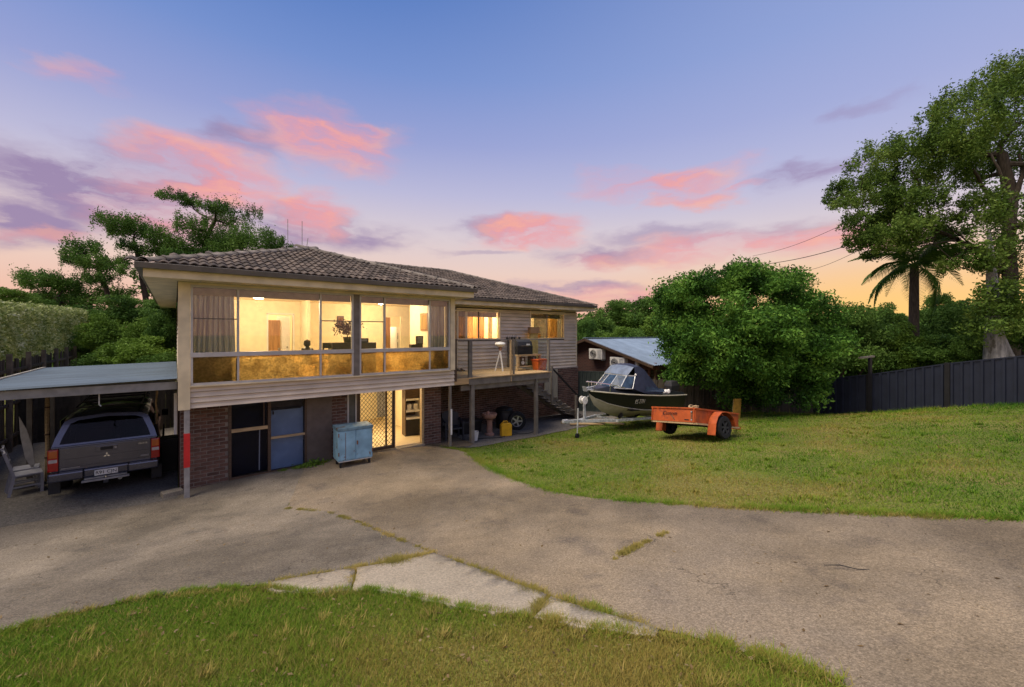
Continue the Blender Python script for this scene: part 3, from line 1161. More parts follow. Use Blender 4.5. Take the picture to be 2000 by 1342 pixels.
gutter(E0 - .12, E1 + .06, EV, 4.83)
gutter(E1 + .06, ER + .1, MV0, 4.83)
mb = MB().prism([(a, b) for a, b in gp], 'Y', EV - .02, MV1)
mb.v = [(x + E0, y, zz + 4.83) for x, y, zz in mb.v]
mb.obj('gutter', M['gutter'], house)
MB().box(E0 + .005, E1, EV + .002, EV + .03, 4.67, 4.86).box(E1, ER, MV0 + .002, MV0 + .03, 4.67, 4.86).box(E0, E0 + .03, EV + .03, MV1, 4.67, 4.86).box(E1 - .03, E1, EV + .03, MV0, 4.67, 4.86).box(ER - .03, ER, MV0 + .03, MV1, 4.67, 4.86).obj('fascia', M['cream_trim'], house)
MB().box(E0 + .03, E1 - .03, EV + .03, -.03, 4.665, 4.682).box(E0 + .03, -.03, -.03, MV1, 4.665, 4.682).box(6.77, E1 - .03, -.03, VM - .04, 4.665, 4.682).box(E1, ER - .03, MV0 + .03, VM - .07, 4.665, 4.682).box(15.38, ER - .03, VM - .07, MV1, 4.665, 4.682).obj('soffit', M['cream_trim'], house)
for t in (.35, 2.1):
    MB().box(t, t + .012, EV + .04, -.03, 4.658, 4.664).obj('soffit_strip', M['alu'], house)

# ---- lower front openings
VB2 = VL + .02
fl = MB().box(tl(446), tl(452), VL - .02, VL + .08, 0, 2.06).box(tl(523), tl(529), VL - .02, VL + .08, 0, 2.06).box(tl(595), tl(599), VL - .02, VL + .08, 0, 2.06).box(tl(446), tl(599), VL - .025, VL + .09, 2.03, 2.08).box(tl(446), tl(599), VL - .025, VL + .09, .06, .12).obj('window_frame', M['dark_wood'], house)
MB().box(tl(452), tl(523), VL - .03, VL + .02, 1.19, 1.27).obj('sash_rail', M['pale_wood'], fl)
MB().box(tl(529), tl(595), VL - .03, VL + .02, .91, .97).obj('sash_rail', M['pale_wood'], fl)
MB().box(tl(452), tl(523), VL + .025, VL + .031, .12, 1.19).obj('pane', M['glass_low'], fl)
MB().box(tl(452), tl(523), VL + .025, VL + .031, 1.27, 2.03).obj('pane', M['glass_low'], fl)
MB().box(tl(529), tl(595), VL + .025, VL + .031, .12, .91).obj('pane', M['glass_low'], fl)
MB().box(tl(529), tl(595), VL + .025, VL + .031, .97, 2.03).obj('pane', M['glass_low'], fl)
MB().box(tl(447), tl(527), VL + .3, VL + .31, .05, 2.05).obj('unlit_room_panel', mat('unlit_room_panel', (.008, .008, .02), .8), fl)  # black panel added in place of the dark of the room behind
MB().box(tl(515), tl(517), VL + .02, VL + .06, 1.27, 2.03).obj('sash_stile', M['dark_wood'], fl)
MB().box(tl(529), tl(595), VL + .16, VL + .18, .05, 1.62).obj('blue_sheet', M['blue_sheet'], fl)
MB().box(tl(529), tl(595), VL + .19, VL + .2, 1.62, 2.05).obj('backing_board', M['brown_panel'], fl)
MB().box(tl(532), tl(590), VL + .13, VL + .15, 1.60, 1.66).box(tl(534), tl(537), VL + .12, VL + .15, 1.5, 1.58).obj('curtain_rail', M['black'], fl)
MB().tube([(tl(508), VL + .14, .15), (tl(509), VL + .15, 1.15)], .012, 6).obj('pole', M['white'], fl)
MB().box(tl(446), tl(599), VL - .08, VL + .1, -.2, .058).obj('sill', M['concrete'], house)
MB().box(tl(599), tl(648), VL - .01, VL + .12, .0, 2.06).obj('flat_panel', M['brown_panel'], house, bevel=.005)
MB().box(tl(678), tl(681), VL - .03, VL + .1, .02, 2.06).box(tl(693.5), tl(696), VL - .03, VL + .1, .02, 2.06).obj('door_jamb', M['alu'], house)
MB().box(tl(681), tl(693.5), VL, VL + .1, .02, 2.06).obj('grey_panel', mat('grey_panel', (.10, .10, .085), .7), house)
# security screen door and the open doorway
ds, de, d0, d1_ = tl(697), tl(769), tl(772), tl(823)
zf = .15
sdm = MB().box(ds, ds + .09, VL - .02, VL + .03, zf, 2.05).box(de - .05, de + .02, VL - .02, VL + .03, zf, 2.05).box(ds, de, VL - .02, VL + .03, zf, zf + .1).box(ds, de, VL - .02, VL + .03, 2.0, 2.06).box(tl(753), tl(755.5), VL - .02, VL + .03, zf + .1, 2.0).obj('screen_door', M['dark_wood'], house)
lt = MB()
ax, bx, az_, bz = ds + .09, de - .05, zf + .1, 2.0
for sgn in (1, -1):
    s = 1.15
    k = az_ - s * (bx - ax) if sgn > 0 else az_
    kk = az_ - s * (bx - ax) - .2
    while kk < bz + s * (bx - ax):
        # line z = kk + sgn*s*(x-ax) clipped to the opening
        P = []
        for x in np.linspace(ax, bx, 60):
            z = kk + sgn * s * (x - ax)
            if az_ <= z <= bz:
                P.append((x, z))
        if len(P) > 1:
            lt.bar((P[0][0], VL + (.004 if sgn > 0 else .012), P[0][1]), (P[-1][0], VL + (.004 if sgn > 0 else .012), P[-1][1]), .013, .008)
        kk += .125
lt.obj('lattice', M['black'], sdm)
MB().box(d1_, d1_ + .06, VL - .03, VL + .1, .12, 2.06).box(d0 - .03, d0, VL - .01, VL + .1, .12, 2.06).obj('door_jamb', M['pale_wood'], house)
MB().box(ds, d1_ + .06, VL - .12, VL + .1, -.1, .13).obj('threshold', M['concrete'], house)
# lower room behind the door
lr = MB().box(3.3, 6.42, 5.2, 5.3, .1, 2.0).box(3.2, 3.3, VL + .12, 5.3, .1, 2.0).box(6.38, 6.41, VL + .22, 5.2, .1, 2.0)
lr.box(.2, 3.2, 4.0, 4.1, 0, 2.0)
lr.obj('lower_room_wall', M['cream_wall'], house)
MB().box(3.3, 6.38, VL + .1, 5.2, .05, .145).obj('lower_room_floor', mat('pale_floor', (.62, .5, .33), .5, var=.12, scale=4, stretch=(1, 10, 1)), house)
MB().box(3.3, 6.38, VL + .1, 5.2, 1.94, 1.965).obj('lower_room_ceiling', M['ceiling'], house)

# posts under the wing
pt = th(365, .05)
po = MB().box(pt - .05, pt + .05, 0, .1, gz(*Hxy(pt, .05)) - .1, ZC).obj('support_post', M['steel'], house, bevel=.006)
MB().box(pt - .054, pt + .054, -.004, .104, .68, 1.41).obj('red_band', M['red'], po)
pt2 = th(879, .05)
po = MB().box(pt2 - .035, pt2 + .035, .02, .09, -.15, ZC).obj('support_post', M['grey_post'], house)
MB().box(pt2 + .0, pt2 + .05, .0, .02, .4, 1.2).obj('white_sleeve', M['white'], po)

# ---- deck
DT0, DT1, DV, DZ = 7.4, 11.06, .18, 2.12
deck = MB().box(DT0, DT1, DV - .02, DV + .03, DZ - .25, DZ - .035).box(DT0, DT0 + .05, DV + .03, 2.7, DZ - .25, DZ - .035).box(DT1 - .05, DT1, DV + .03, 2.7, DZ - .25, DZ - .035).obj('deck', M['grey_post'], house)
nb = 24
for k in range(nb):
    a = DV - .06 + k * .108
    MB().box(DT0 - .04, DT1 + .04, a, a + .1, DZ - .035, DZ).obj('deck_board', M['deck_wood'], deck, bevel=.004)
MB().box(DT0 - .25, DT1 + .02, DV + .06, DV + .14, DZ - .42, DZ - .25).obj('bearer', M['grey_post'], deck)
MB().box(DT0 - .06, DT1 + .05, 1.5, 1.58, DZ - .42, DZ - .25).obj('bearer', M['grey_post'], deck)
for k in range(7):
    t = DT0 + .3 + k * .52
    MB().box(t, t + .045, DV + .03, 2.62, DZ - .24, DZ - .036).obj('joist', M['grey_post'], deck)
for t, w in ((th(924, DV), .13), (th(1049, DV), .12)):
    MB().box(t - w / 2, t + w / 2, DV + .0, DV + w, gz(*Hxy(t, DV)) - .2, DZ - .25).obj('deck_post', M['grey_post'], deck, bevel=.008)
ZRL = 3.36
rail = MB().box(DT0, DT1, DV - .01, DV + .035, ZRL - .03, ZRL).box(DT0 + .02, DT0 + .06, DV + .035, 2.7, ZRL - .03, ZRL).box(DT1 - .06, DT1 - .02, DV + .035, 2.7, ZRL - .03, ZRL).obj('balustrade', M['grey_post'], house)
tr_ = [DT0 + .06, th(999, DV), th(1003, DV), DT1 - .05]
for t, w in ((tr_[0], .13), (tr_[1] - .03, .035), (tr_[1] + .1, .05), (tr_[3], .08)):
    MB().box(t - w / 2, t + w / 2, DV - .035, DV + .05, DZ - .24, ZRL - .03).obj('railing_post', M['grey_post'] if w != .035 else M['pale_wood'], rail, bevel=.004)
MB().box(6.78, 6.88, .05, .17, ZC + .1, ZRL + .02).obj('railing_post', M['dark_wood'], rail)
for t in (DT0 + .04, DT1 - .04):
    MB().box(t - .04, t + .04, 2.6, 2.68, DZ, ZRL - .03).obj('railing_post', M['grey_post'], rail)
for a, b in ((tr_[0] + .08, tr_[1] - .06), (tr_[1] + .14, tr_[3] - .06)):
    MB().box(a, b, DV + .004, DV + .012, DZ + .05, ZRL - .04).obj('glass_panel', M['rail_glass'], rail)
MB().box(DT0 + .036, DT0 + .044, DV + .1, 2.55, DZ + .05, ZRL - .04).obj('glass_panel', M['rail_glass'], rail)
MB().box(DT1 - .044, DT1 - .036, DV + .1, 2.55, DZ + .05, ZRL - .04).obj('glass_panel', M['rail_glass'], rail)
MB().box(6.9, DT0 + .02, .06, .1, ZRL - .03, ZRL).obj('top_rail', M['grey_post'], rail)
MB().box(6.9, DT0, .075, .083, DZ + .02, ZRL - .04).obj('glass_panel', M['rail_glass'], rail)
MB().box(6.78, DT0 - .04, .1, 2.68, DZ - .2, DZ - .002).obj('deck_edge', M['deck_wood'], deck)
# stairs down from the deck
S0, S1 = Vector((10.9, 0, 1.75)), Vector((th(1122, 1.8), 0, -.22))
st = MB()
for v in (1.35, 2.3):
    st.bar((S0.x, v, S0.z - .15), (S1.x, v, S1.z), .05, .24)
stair = st.obj('staircase', M['grey_post'], house)
ns = 12
for k in range(ns):
    p = S0.lerp(S1, (k + .5) / ns)
    MB().box(p.x - .15, p.x + .15, 1.28, 2.37, p.z - .02, p.z + .025).obj('tread', mat('tread', (.16, .135, .11), .8, var=.3, rnd=.2) if k == 0 else bpy.data.materials['tread'], stair, rot=None)
MB().bar((th(1078, 1.28), 1.28, 2.12), (th(1146, 1.28), 1.28, .32), .05, .06).obj('handrail', M['black'], stair)
for t, z0, z1 in ((th(1078, 1.28), .9, 2.2), (th(1125, 1.28), -.3, .85)):
    MB().box(t - .04, t + .04, 1.24, 1.32, z0 - .3, z1).obj('rail_post', M['grey_post'], stair)
MB().box(th(1063, 2.6), th(1088, 2.6), 2.56, 2.6, .35, 1.9).obj('lattice_panel', mat('pale_panel', (.30, .27, .2), .8, var=.2, scale=6, stretch=(8, 1, .5)), house)

# ------------------------------------------------------------------ carport
CARP = thing('carport', 'flat metal-roofed carport against the side of the house sheltering a utility vehicle', 'carport', (CX, CY, 0), TH)
M['roof_steel'] = mat('roof_steel', (.12, .165, .21), .55, metal=.15, var=.2, scale=3, stretch=(.3, 3, 1), rnd=.08)
M['carport_beam'] = mat('carport_beam', (.24, .24, .23), .6, var=.15)
c0, c1, w0, w1 = -2.87, -.03, .18, 6.4
zr = 2.5
sh = 8
for k in range(sh):
    a = w0 - .12 + k * (w1 - w0 + .15) / sh
    b = a + (w1 - w0 + .15) / sh + .03
    pr = []
    n = 10
    for i in range(n * 4 + 1):
        u = i / (n * 4)
        pr.append((a + (b - a) * u, zr + .055 + .018 * (1 if i % 4 in (1, 2) else -1) + .004 * (k % 2)))
    mb = MB()
    mb.loft([[(c0 - .1, y, z) for y, z in pr], [(c1, y, z + .06) for y, z in pr]], cap=False, close=False)
    mb.obj('roof_sheet', M['roof_steel'], CARP)
MB().box(c0 - .12, c1, w0 - .03, w0 + .03, 2.36, 2.525).obj('front_beam', M['carport_beam'], CARP, bevel=.01)
MB().box(c0 - .14, c0 - .09, w0, w1, 2.42, 2.6).obj('side_beam', mat('pale_beam', (.36, .34, .3), .7, var=.2), CARP)
for v in (2.2, 4.3, 6.3):
    MB().box(c0 - .09, c1, v - .03, v + .03, 2.36, 2.50).obj('rafter', M['carport_beam'], CARP)
for t, v in ((c0 + .05, 3.9), (c0 + .05, 6.3), (c0 + .05, .4)):
    if v == .4:
        continue
    MB().box(t - .045, t + .045, v - .045, v + .045, -.1, 2.42).obj('post', M['grey_post'], CARP)
bp_ = thing('bamboo_pole', 'upright tan bamboo pole beside the left tail light of the utility', 'pole', Hp(-2.45, 3.4, .03), TH)
mb = MB()
mb.tube([(0, 0, 0), (.01, 0, .8), (0, 0, 1.6), (.005, 0, 2.38)], [.045, .043, .042, .04], 8)
mb.obj('pole', M['pale_wood'], bp_)
for z in (.55, 1.1, 1.75, 2.1):
    MB().lathe([(.05, 0), (.052, .015), (.05, .03)], 8, (0, 0, z)).obj('node', M['dark_wood'], bp_)
rope = MB().tube([(0, 0, 0), (.012, 0, -.25), (-.01, 0, -.5), (.01, .01, -.75), (0, 0, -1.0)], [.018, .022, .018, .022, .016], 6)
ro = rope.obj('rope', M['pale_wood'], None, loc=Hp(-.42, 2.0, 2.36), rot=(0, 0, TH))
tag(ro, 'knotted pale rope hanging from the carport roof right of the utility', 'rope')
hk = MB().tube([(0, 0, 0), (0, 0, -.22), (.03, 0, -.26)], .012, 6).obj('hook', M['galv'], None, loc=Hp(-1.25, .3, 2.36), rot=(0, 0, TH))
tag(hk, 'short metal hook hanging from the front beam of the carport above the utility', 'hook')

# boundary fence on the left with a clipped hedge behind
M['old_fence'] = mat('old_fence', (.06, .048, .037), .9, var=.35, scale=4, stretch=(3, 3, .4), rnd=.35)
fenL = thing('paling_fence', 'tall dark timber paling fence beyond the carport below the pale hedge', 'fence', (CX, CY, 0), TH)
FT = -3.95
FV1 = 24
pal_me = MB().box(-.065, .065, -.012, .012, 0, 2.75).mesh('paling', M['old_fence'])
for k in range(180):
    v = -1.5 + k * .14
    o = mobj('paling', pal_me, fenL)
    o.matrix_local = tx(FT + random.uniform(-.01, .01), v, random.uniform(-.06, .05), random.uniform(-.015, .015), 0, PI / 2)
for z in (.4, 1.4, 2.4):
    MB().box(FT + .03, FT + .08, -1.5, FV1, z, z + .09).obj('rail', M['old_fence'], fenL)
for k in range(12):
    v = -.9 + k * 2.1
    MB().box(FT + .02, FT + .13, v, v + .11, -.2, 2.95).obj('post', mat('old_post', (.16, .13, .1), .9, var=.3, scale=5) if k == 0 else bpy.data.materials['old_post'], fenL)

pal_me2 = MB().box(-.068, .068, -.012, .012, 0, 2.75).mesh('paling', mat('shaded_fence', (.03, .025, .02), .9, var=.3, rnd=.3))  # darker copy of the old fence colour, shade painted into the added palings
bfen = thing('added_back_fence', 'timber fence added and darkened as the gloom at the back of the carport', 'fence', (CX, CY, 0), TH)
for k in range(28):
    o = mobj('paling', pal_me2, bfen)
    o.matrix_local = tx(FT + .1 + k * .138, 8.7 + random.uniform(-.01, .01), random.uniform(-.1, 0), 0, 0, 0, (1, 1, .86))
for z in (.4, 1.4, 2.1):
    MB().box(FT, .0, 8.72, 8.77, z, z + .09).obj('rail', M['old_fence'], bfen)

# white chairs, a leaning flyscreen and an upright board in the carport
M['chair_plastic'] = mat('chair_plastic', (.32, .32, .36), .45, var=.1)


def side_chair(name, label, pos, rz, group=None):
    t = thing(name, label, 'chair', pos, rz, group)
    MB().box(-.22, .22, -.22, .22, .42, .46).obj('seat', M['chair_plastic'], t, bevel=.015)
    for x in (-.2, .2):
        MB().bar((x, -.2, 0), (x, -.2, .43), .05).obj('leg', M['chair_plastic'], t)
        MB().bar((x, .28, 0), (x, .2, .45), .05).obj('leg', M['chair_plastic'], t)
        MB().bar((x, .2, .44), (x, .34, .98), .055, .04).obj('back_stile', M['chair_plastic'], t)
        MB().bar((x, -.2, .2), (x, .24, .2), .03).obj('stretcher', M['chair_plastic'], t)
    mb = MB()
    for k in range(3):
        z = .56 + k * .16
        mb.box(-.2, .2, .2 + (z - .44) * .26, .225 + (z - .44) * .26, z, z + .09)
    mb.obj('back_slats', M['chair_plastic'], t)
    return t


side_chair('side_chair', 'grey plastic side chair standing left of the utility in the carport', Hp(-2.62, 2.6, .03), TH + PI / 2 + .25)
side_chair('side_chair', 'second grey side chair standing behind the first one left of the utility', Hp(-2.75, 3.15, .03), TH + PI / 2 + .15)
fs = thing('leaning_screen', 'grey framed flyscreen panel leaning at the lower left edge of the carport', 'screen', Hp(-3.05, 1.55, .03), 0, rot=(.0, -.42, TH))
MB().box(-.02, .02, -.5, .5, 0, .05).box(-.02, .02, -.5, .5, 1.05, 1.1).box(-.02, .02, -.5, -.45, .05, 1.05).box(-.02, .02, .45, .5, .05, 1.05).obj('frame', M['chair_plastic'], fs)
MB().box(-.006, .006, -.45, .45, .05, 1.05).obj('mesh_panel', M['black'], fs)
MB().box(-.012, .012, -.02, .02, .05, 1.05).obj('mid_bar', M['chair_plastic'], fs)
ib = thing('narrow_board', 'narrow pale pointed board standing upright between the chairs and the utility', 'board', Hp(-2.62, 3.0, .45), 0, rot=(0, -.16, TH))
MB().prism([(0, 0), (.06, .1), (.09, .5), (.07, .9), (.0, 1.25), (-.05, .8), (-.06, .3)], 'Y', -.012, .012).obj('board', mat('pale_board', (.42, .40, .37), .6), ib)
MB().bar((.0, 0, -.45), (.02, 0, .1), .03).obj('foot', M['steel'], ib)
bk = thing('black_bin', 'black bin standing in the carport right behind the brick corner', 'bin', Hp(-.2, 2.6, .03), TH)
MB().loft([[(-.17, -.2, 0), (.17, -.2, 0), (.17, .2, 0), (-.17, .2, 0)], [(-.2, -.24, .8), (.2, -.24, .8), (.2, .24, .8), (-.2, .24, .8)]]).obj('body', M['black'], bk, bevel=.015)
MB().box(-.22, .22, -.26, .26, .8, .86).obj('lid', M['black'], bk, bevel=.015)
cb = MB().box(-.2, .16, -.12, .12, 0, .11).obj('concrete_block', M['concrete'], None, bevel=.015, loc=on_ground(-.1, .42, 0), rot=(0, 0, TH + .2))
tag(cb, 'small concrete block on the ground at the foot of the brick corner', 'block')
mbx = MB().box(-.05, .01, 0, .35, 0, .95).obj('meter_box', M['white'], None, bevel=.01, loc=Hp(-.04, .9, 1.25), rot=(0, 0, TH))
tag(mbx, 'narrow white meter box on the side wall beside the carport', 'meter box')

# ------------------------------------------------------------------ the utility vehicle
M['paint'] = mat('paint', (.095, .10, .135), .22, metal=.65, var=.08, spec=.6, coat=.6)
M['plastic'] = mat('plastic', (.03, .03, .034), .6, var=.15)
M['tail_red'] = mat('tail_red', (.42, .012, .01), .2, var=.1, coat=.5)
M['tail_orange'] = mat('tail_orange', (.60, .14, .02), .2, coat=.5)
M['tail_clear'] = mat('tail_clear', (.55, .5, .48), .15, coat=.5)
M['chrome'] = mat('chrome', (.75, .76, .78), .12, metal=1.0, var=.03)
M['tint'] = glass_mat('tint', (.25, .25, .29), .0, .03, .45)
ute = thing('pickup_utility', 'dark grey utility with a matching canopy parked rear-first in the carport', 'pickup truck', Hp(-1.245, 1.5, .035), TH)


def wheel_parts(root, x, y, z, r, w, rim_m, axis='X', spokes=6, side=1, tyre_name='wheel'):
    ty = MB().lathe([(r * .60, -w / 2), (r * .9, -w / 2), (r * .985, -w * .36), (r, -w * .2), (r, w * .2), (r * .985, w * .36), (r * .9, w / 2), (r * .6, w / 2)], 28, axis='X', cap=False).obj(tyre_name, M['rubber'], root, smooth=True, loc=(x, y, z))
    f = w * .38 * side
    mb = MB()
    mb.lathe([(r * .62, f - .05 * side), (r * .62, f + .012 * side), (r * .55, f + .012 * side), (r * .53, f - .03 * side)], 24, axis='X', cap=False)
    for k in range(spokes):
        a = 2 * PI * k / spokes
        mb.bar((f, math.cos(a) * r * .1, math.sin(a) * r * .1), (f, math.cos(a) * r * .57, math.sin(a) * r * .57), r * .17, .025, up=(1, 0, 0))
    mb.lathe([(0, f + .014 * side), (r * .15, f + .012 * side), (r * .17, f - .02 * side)], 12, axis='X')
    mb.obj('rim', rim_m, ty)
    MB().lathe([(0, f - .04 * side), (r * .56, f - .04 * side)], 16, axis='X').obj('brake_disc', M['black'], ty)
    return ty


def body_ring(y, hwid, zb, zt, ch=.05):
    return [(-hwid + .04, y, zb), (-hwid, y, zb + .12), (-hwid - .01, y, (zb + zt) / 2 + .06), (-hwid + .03, y, zt - ch), (-hwid + .09, y, zt), (hwid - .09, y, zt), (hwid - .03, y, zt - ch), (hwid + .01, y, (zb + zt) / 2 + .06), (hwid, y, zb + .12), (hwid - .04, y, zb)]


ub = MB()
ub.loft([body_ring(.06, .86, .52, 1.12), body_ring(.4, .885, .50, 1.13), body_ring(1.7, .89, .45, 1.13), body_ring(1.75, .89, .40, 1.12), body_ring(3.6, .89, .38, 1.10), body_ring(4.2, .88, .42, 1.05), body_ring(4.9, .83, .48, .96), body_ring(5.1, .72, .55, .84)])
ub.obj('body', M['paint'], ute, smooth=True)
cabr = lambda y, wb, wt, z0, z1: [(-wb, y, z0), (-wt, y, z1 - .06), (-wt + .1, y, z1), (wt - .1, y, z1), (wt, y, z1 - .06), (wb, y, z0)]
MB().loft([cabr(1.72, .84, .68, 1.10, 1.72), cabr(2.1, .85, .69, 1.10, 1.78), cabr(2.9, .85, .68, 1.08, 1.77), cabr(3.2, .84, .62, 1.08, 1.62), cabr(3.75, .82, .76, 1.06, 1.12)]).obj('cab', M['paint'], ute, smooth=True)
cn = MB()
# canopy shell as thin walls, so its interior shows through the rear glass
R = lambda y, w, z1, arch=.05: [(-w - .05, y, 1.11), (-w, y, 1.30), (-w + .12, y, z1 - .07), (-w + .26, y, z1), (0, y, z1 + arch), (w - .26, y, z1), (w - .12, y, z1 - .07), (w, y, 1.30), (w + .05, y, 1.11)]
outer = [R(.02, .80, 1.18, .0), R(.0, .82, 1.2, .0)]
cn.loft([R(.20, .80, 1.69), R(.5, .81, 1.73), R(1.68, .81, 1.75)], cap=False, close=False)
rin = lambda y, w, z1: [(x * .955, yy + .0, z - .035) for x, yy, z in R(y, w, z1)]
cn.loft([rin(.22, .80, 1.69), rin(1.66, .81, 1.75)], cap=False, close=False)
canopy = cn.obj('canopy', M['paint'], ute, smooth=True)
mb = MB()
# raked rear frame
o_ = R(.20, .80, 1.69)
i_ = [(x * .86, y, (z - 1.4) * .80 + 1.395) for x, y, z in o_]
shear = lambda p: (p[0], .02 + (p[2] - 1.11) * .32, p[2])
o_ = [shear(p) for p in o_]
i_ = [shear(p) for p in i_]
n = len(o_)
mb.add(o_ + i_ + [(x, y + .05, z) for x, y, z in o_] + [(x, y + .05, z) for x, y, z in i_],
       [(k, k + 1, n + k + 1, n + k) for k in range(n - 1)] + [(0, n, 2 * n - 1, n - 1)] + [(2 * n + k, 3 * n + k, 3 * n + k + 1, 2 * n + k + 1) for k in range(n - 1)] + [(n + k, n + k + 1, 3 * n + k + 1, 3 * n + k) for k in range(n - 1)] + [(k + 1, k, 2 * n + k, 2 * n + k + 1) for k in range(n - 1)] + [(n, 3 * n, 4 * n - 1, 2 * n - 1)])
mb.obj('rear_frame', M['paint'], canopy)
# side skin from the raked frame to the straight part
MB().loft([o_, R(.5, .81, 1.73)], cap=False, close=False).obj('side_skin', M['paint'], canopy)
MB().add([(x, y + .02, z) for x, y, z in i_], [tuple(range(n))]).obj('rear_glass', M['tint'], canopy)
for s in (-1, 1):
    MB().box(s * .80 - .008, s * .80 + .008, .62, 1.5, 1.30, 1.58).obj('side_glass', M['dark_glass'], canopy)
    MB().add([(s * .862, 1.95, 1.14), (s * .862, 2.75, 1.14), (s * .73, 2.72, 1.64), (s * .735, 2.0, 1.64)], [(0, 1, 2, 3)]).obj('door_glass', M['dark_glass'], ute)
    MB().box(s * .95 - .07, s * .95 + .07, 3.15, 3.24, 1.12, 1.3).obj('mirror', M['plastic'], ute, bevel=.02)
MB().box(-.55, .05, .55, .95, 1.12, 1.42).box(.15, .5, .9, 1.2, 1.12, 1.35).obj('cargo_box', M['plastic'], ute, bevel=.02)
MB().box(-.752, .752, .005, .05, .585, 1.10).obj('tailgate_gap', M['black'], ute)
tg = MB().box(-.735, .735, -.01, .07, .60, 1.09).obj('tailgate', M['paint'], ute, bevel=.014)
MB().box(-.84, .84, -.035, .09, 1.088, 1.125).obj('tailgate_cap', M['paint'], ute, bevel=.012)
MB().box(-.18, .18, -.022, -.008, .93, 1.05).obj('handle_recess', M['paint'], tg, bevel=.008)
MB().box(-.10, .10, -.034, -.02, .955, 1.02).obj('handle', M['black'], tg, bevel=.006)
MB().box(-.70, .70, -.0135, -.009, .845, .849).box(-.70, .70, -.0135, -.009, .672, .676).obj('crease', M['plastic'], tg)
MB().lathe([(0, -.036), (.022, -.036), (.026, -.02)], 10, (.14, 0, .99), axis='Y').obj('lock', M['steel'], tg)
for ang in (90, 210, 330):
    a = math.radians(ang)
    c, s = math.cos(a), math.sin(a)
    q = [(0, 0), (.030, .017), (.062, 0), (.030, -.017)]
    MB().prism([(u * c - w * s, u * s + w * c + .835) for u, w in q], 'Y', -.018, -.009).obj('emblem', M['chrome'], tg)
text('lettering', 'GLX-R', .055, M['chrome'], tg, (.60, -.012, 1.0), (PI / 2, 0, 0))
MB().box(.56, .70, -.016, -.009, .70, .735).obj('badge', M['steel'], tg)
MB().box(-.70, -.42, -.016, -.009, .645, .665).obj('badge', M['steel'], tg)
for s in (-1, 1):
    x0, x1 = sorted((s * .74, s * .90))
    tlm = MB().box(x0, x1, -.02, .16, .62, 1.08).obj('tail_light', M['tail_red'], ute, bevel=.02)
    MB().box(x0 + .015, x1 - .015, -.028, .0, .90, 1.06).obj('indicator', M['tail_orange'], tlm, bevel=.012)
    MB().box(x0 + .015, x1 - .015, -.026, .0, .80, .87).obj('reverse_lamp', M['tail_clear'], tlm, bevel=.01)
    fl_ = MB().box(x0 + (.0 if s > 0 else -.02), x1 + (.03 if s > 0 else 0), .2, .26, .1, .42).obj('mud_flap', M['plastic'], ute)
bm_ = MB().box(-.88, -.36, -.16, .08, .42, .60).box(.36, .88, -.16, .08, .42, .60).box(-.36, .36, -.10, .08, .42, .60).obj('bumper', M['paint'], ute, bevel=.03)
MB().box(-.34, .34, -.17, -.08, .385, .415).obj('bumper_step', M['steel'], bm_, bevel=.005)
MB().box(-.38, .38, -.2, -.08, .335, .375).obj('bumper_bar', M['steel'], bm_, bevel=.008)
npl = MB().box(-.186, .186, -.118, -.104, .435, .55).obj('number_plate', M['white'], ute, bevel=.004)
text('lettering', 'R91 CJN', .095, M['black'], npl, (0, -.122, .492), (PI / 2, 0, 0), .002)
tb_ = MB().box(-.04, .04, -.2, .1, .27, .33).obj('tow_bar', M['plastic'], ute)
MB().lathe([(.0, .0), (.018, .0), (.018, .05), (.028, .065), (.024, .095), (0, .105)], 10, (0, -.18, .33)).obj('tow_ball', M['chrome'], tb_)
MB().tube([(.22, -.08, .3), (.22, .3, .3)], .035, 10).obj('exhaust', M['galv'], ute)
MB().box(-.7, .7, .3, 4.6, .36, .5).obj('chassis', M['black'], ute)
for s in (-1, 1):
    for y in (1.0, 4.15):
        wheel_parts(ute, s * .80, y, .36, .36, .24, M['steel'], side=s)
MB().box(-.16, .16, .21, .24, 1.665, 1.69).obj('brake_lamp', M['tail_red'], canopy)
MB().tube([(-.3, .19, 1.42), (.28, .17, 1.40)], .008, 4).obj('wiper', M['black'], canopy)
rk = MB()
for y in (.5, 1.5, 2.3, 2.9):
    rk.tube([(-.62, y, 1.80 if y < 1.7 else 1.84), (-.55, y, 1.86), (.55, y, 1.86), (.62, y, 1.80)], .02, 6)
for x in (-.55, .55):
    rk.tube([(x, .45, 1.86), (x, 2.95, 1.87)], .018, 6)
rk.obj('roof_rack', M['plastic'], ute)

# ------------------------------------------------------------------ blue metal cabinet on castors
M['blue_paint'] = mat('blue_paint', (.21, .38, .50), .6, var=.2, scale=3, bump=.15, col2=(.12, .055, .03), c2lo=.60, c2hi=.66, c2scale=5)
bx_t0, bx_t1 = th(643, .0), th(727, .0)
cabp = on_ground((bx_t0 + bx_t1) / 2 + .0, -.12, .012)
bcab = thing('metal_cabinet', 'rusty light blue two-door metal cabinet on castors in front of the brown wall', 'cabinet', cabp, TH - .06)
CW, CD, CHh = .43, .28, .82
MB().box(-CW, CW, -CD, CD, .17, .17 + CHh).obj('body', M['blue_paint'], bcab, bevel=.012)
MB().box(-CW - .015, CW + .015, -CD - .02, CD + .02, .17 + CHh - .05, .17 + CHh + .03).obj('lid', mat('blue_lid', (.13, .22, .27), .7, var=.25, scale=6, col2=(.10, .07, .05), c2lo=.55, c2hi=.65), bcab, bevel=.012)
for s in (-1, 1):
    a, b = sorted((s * .012, s * (CW - .015)))
    d_ = MB().box(a, b, -CD - .014, -CD - .001, .2, .17 + CHh - .06).obj('door', M['blue_paint'], bcab, bevel=.006)
    for z in (.32, .8):
        MB().box(s * (CW - .01) - .012, s * (CW - .01) + .012, -CD - .022, -CD - .012, z, z + .09).obj('hinge', M['rust'], d_)
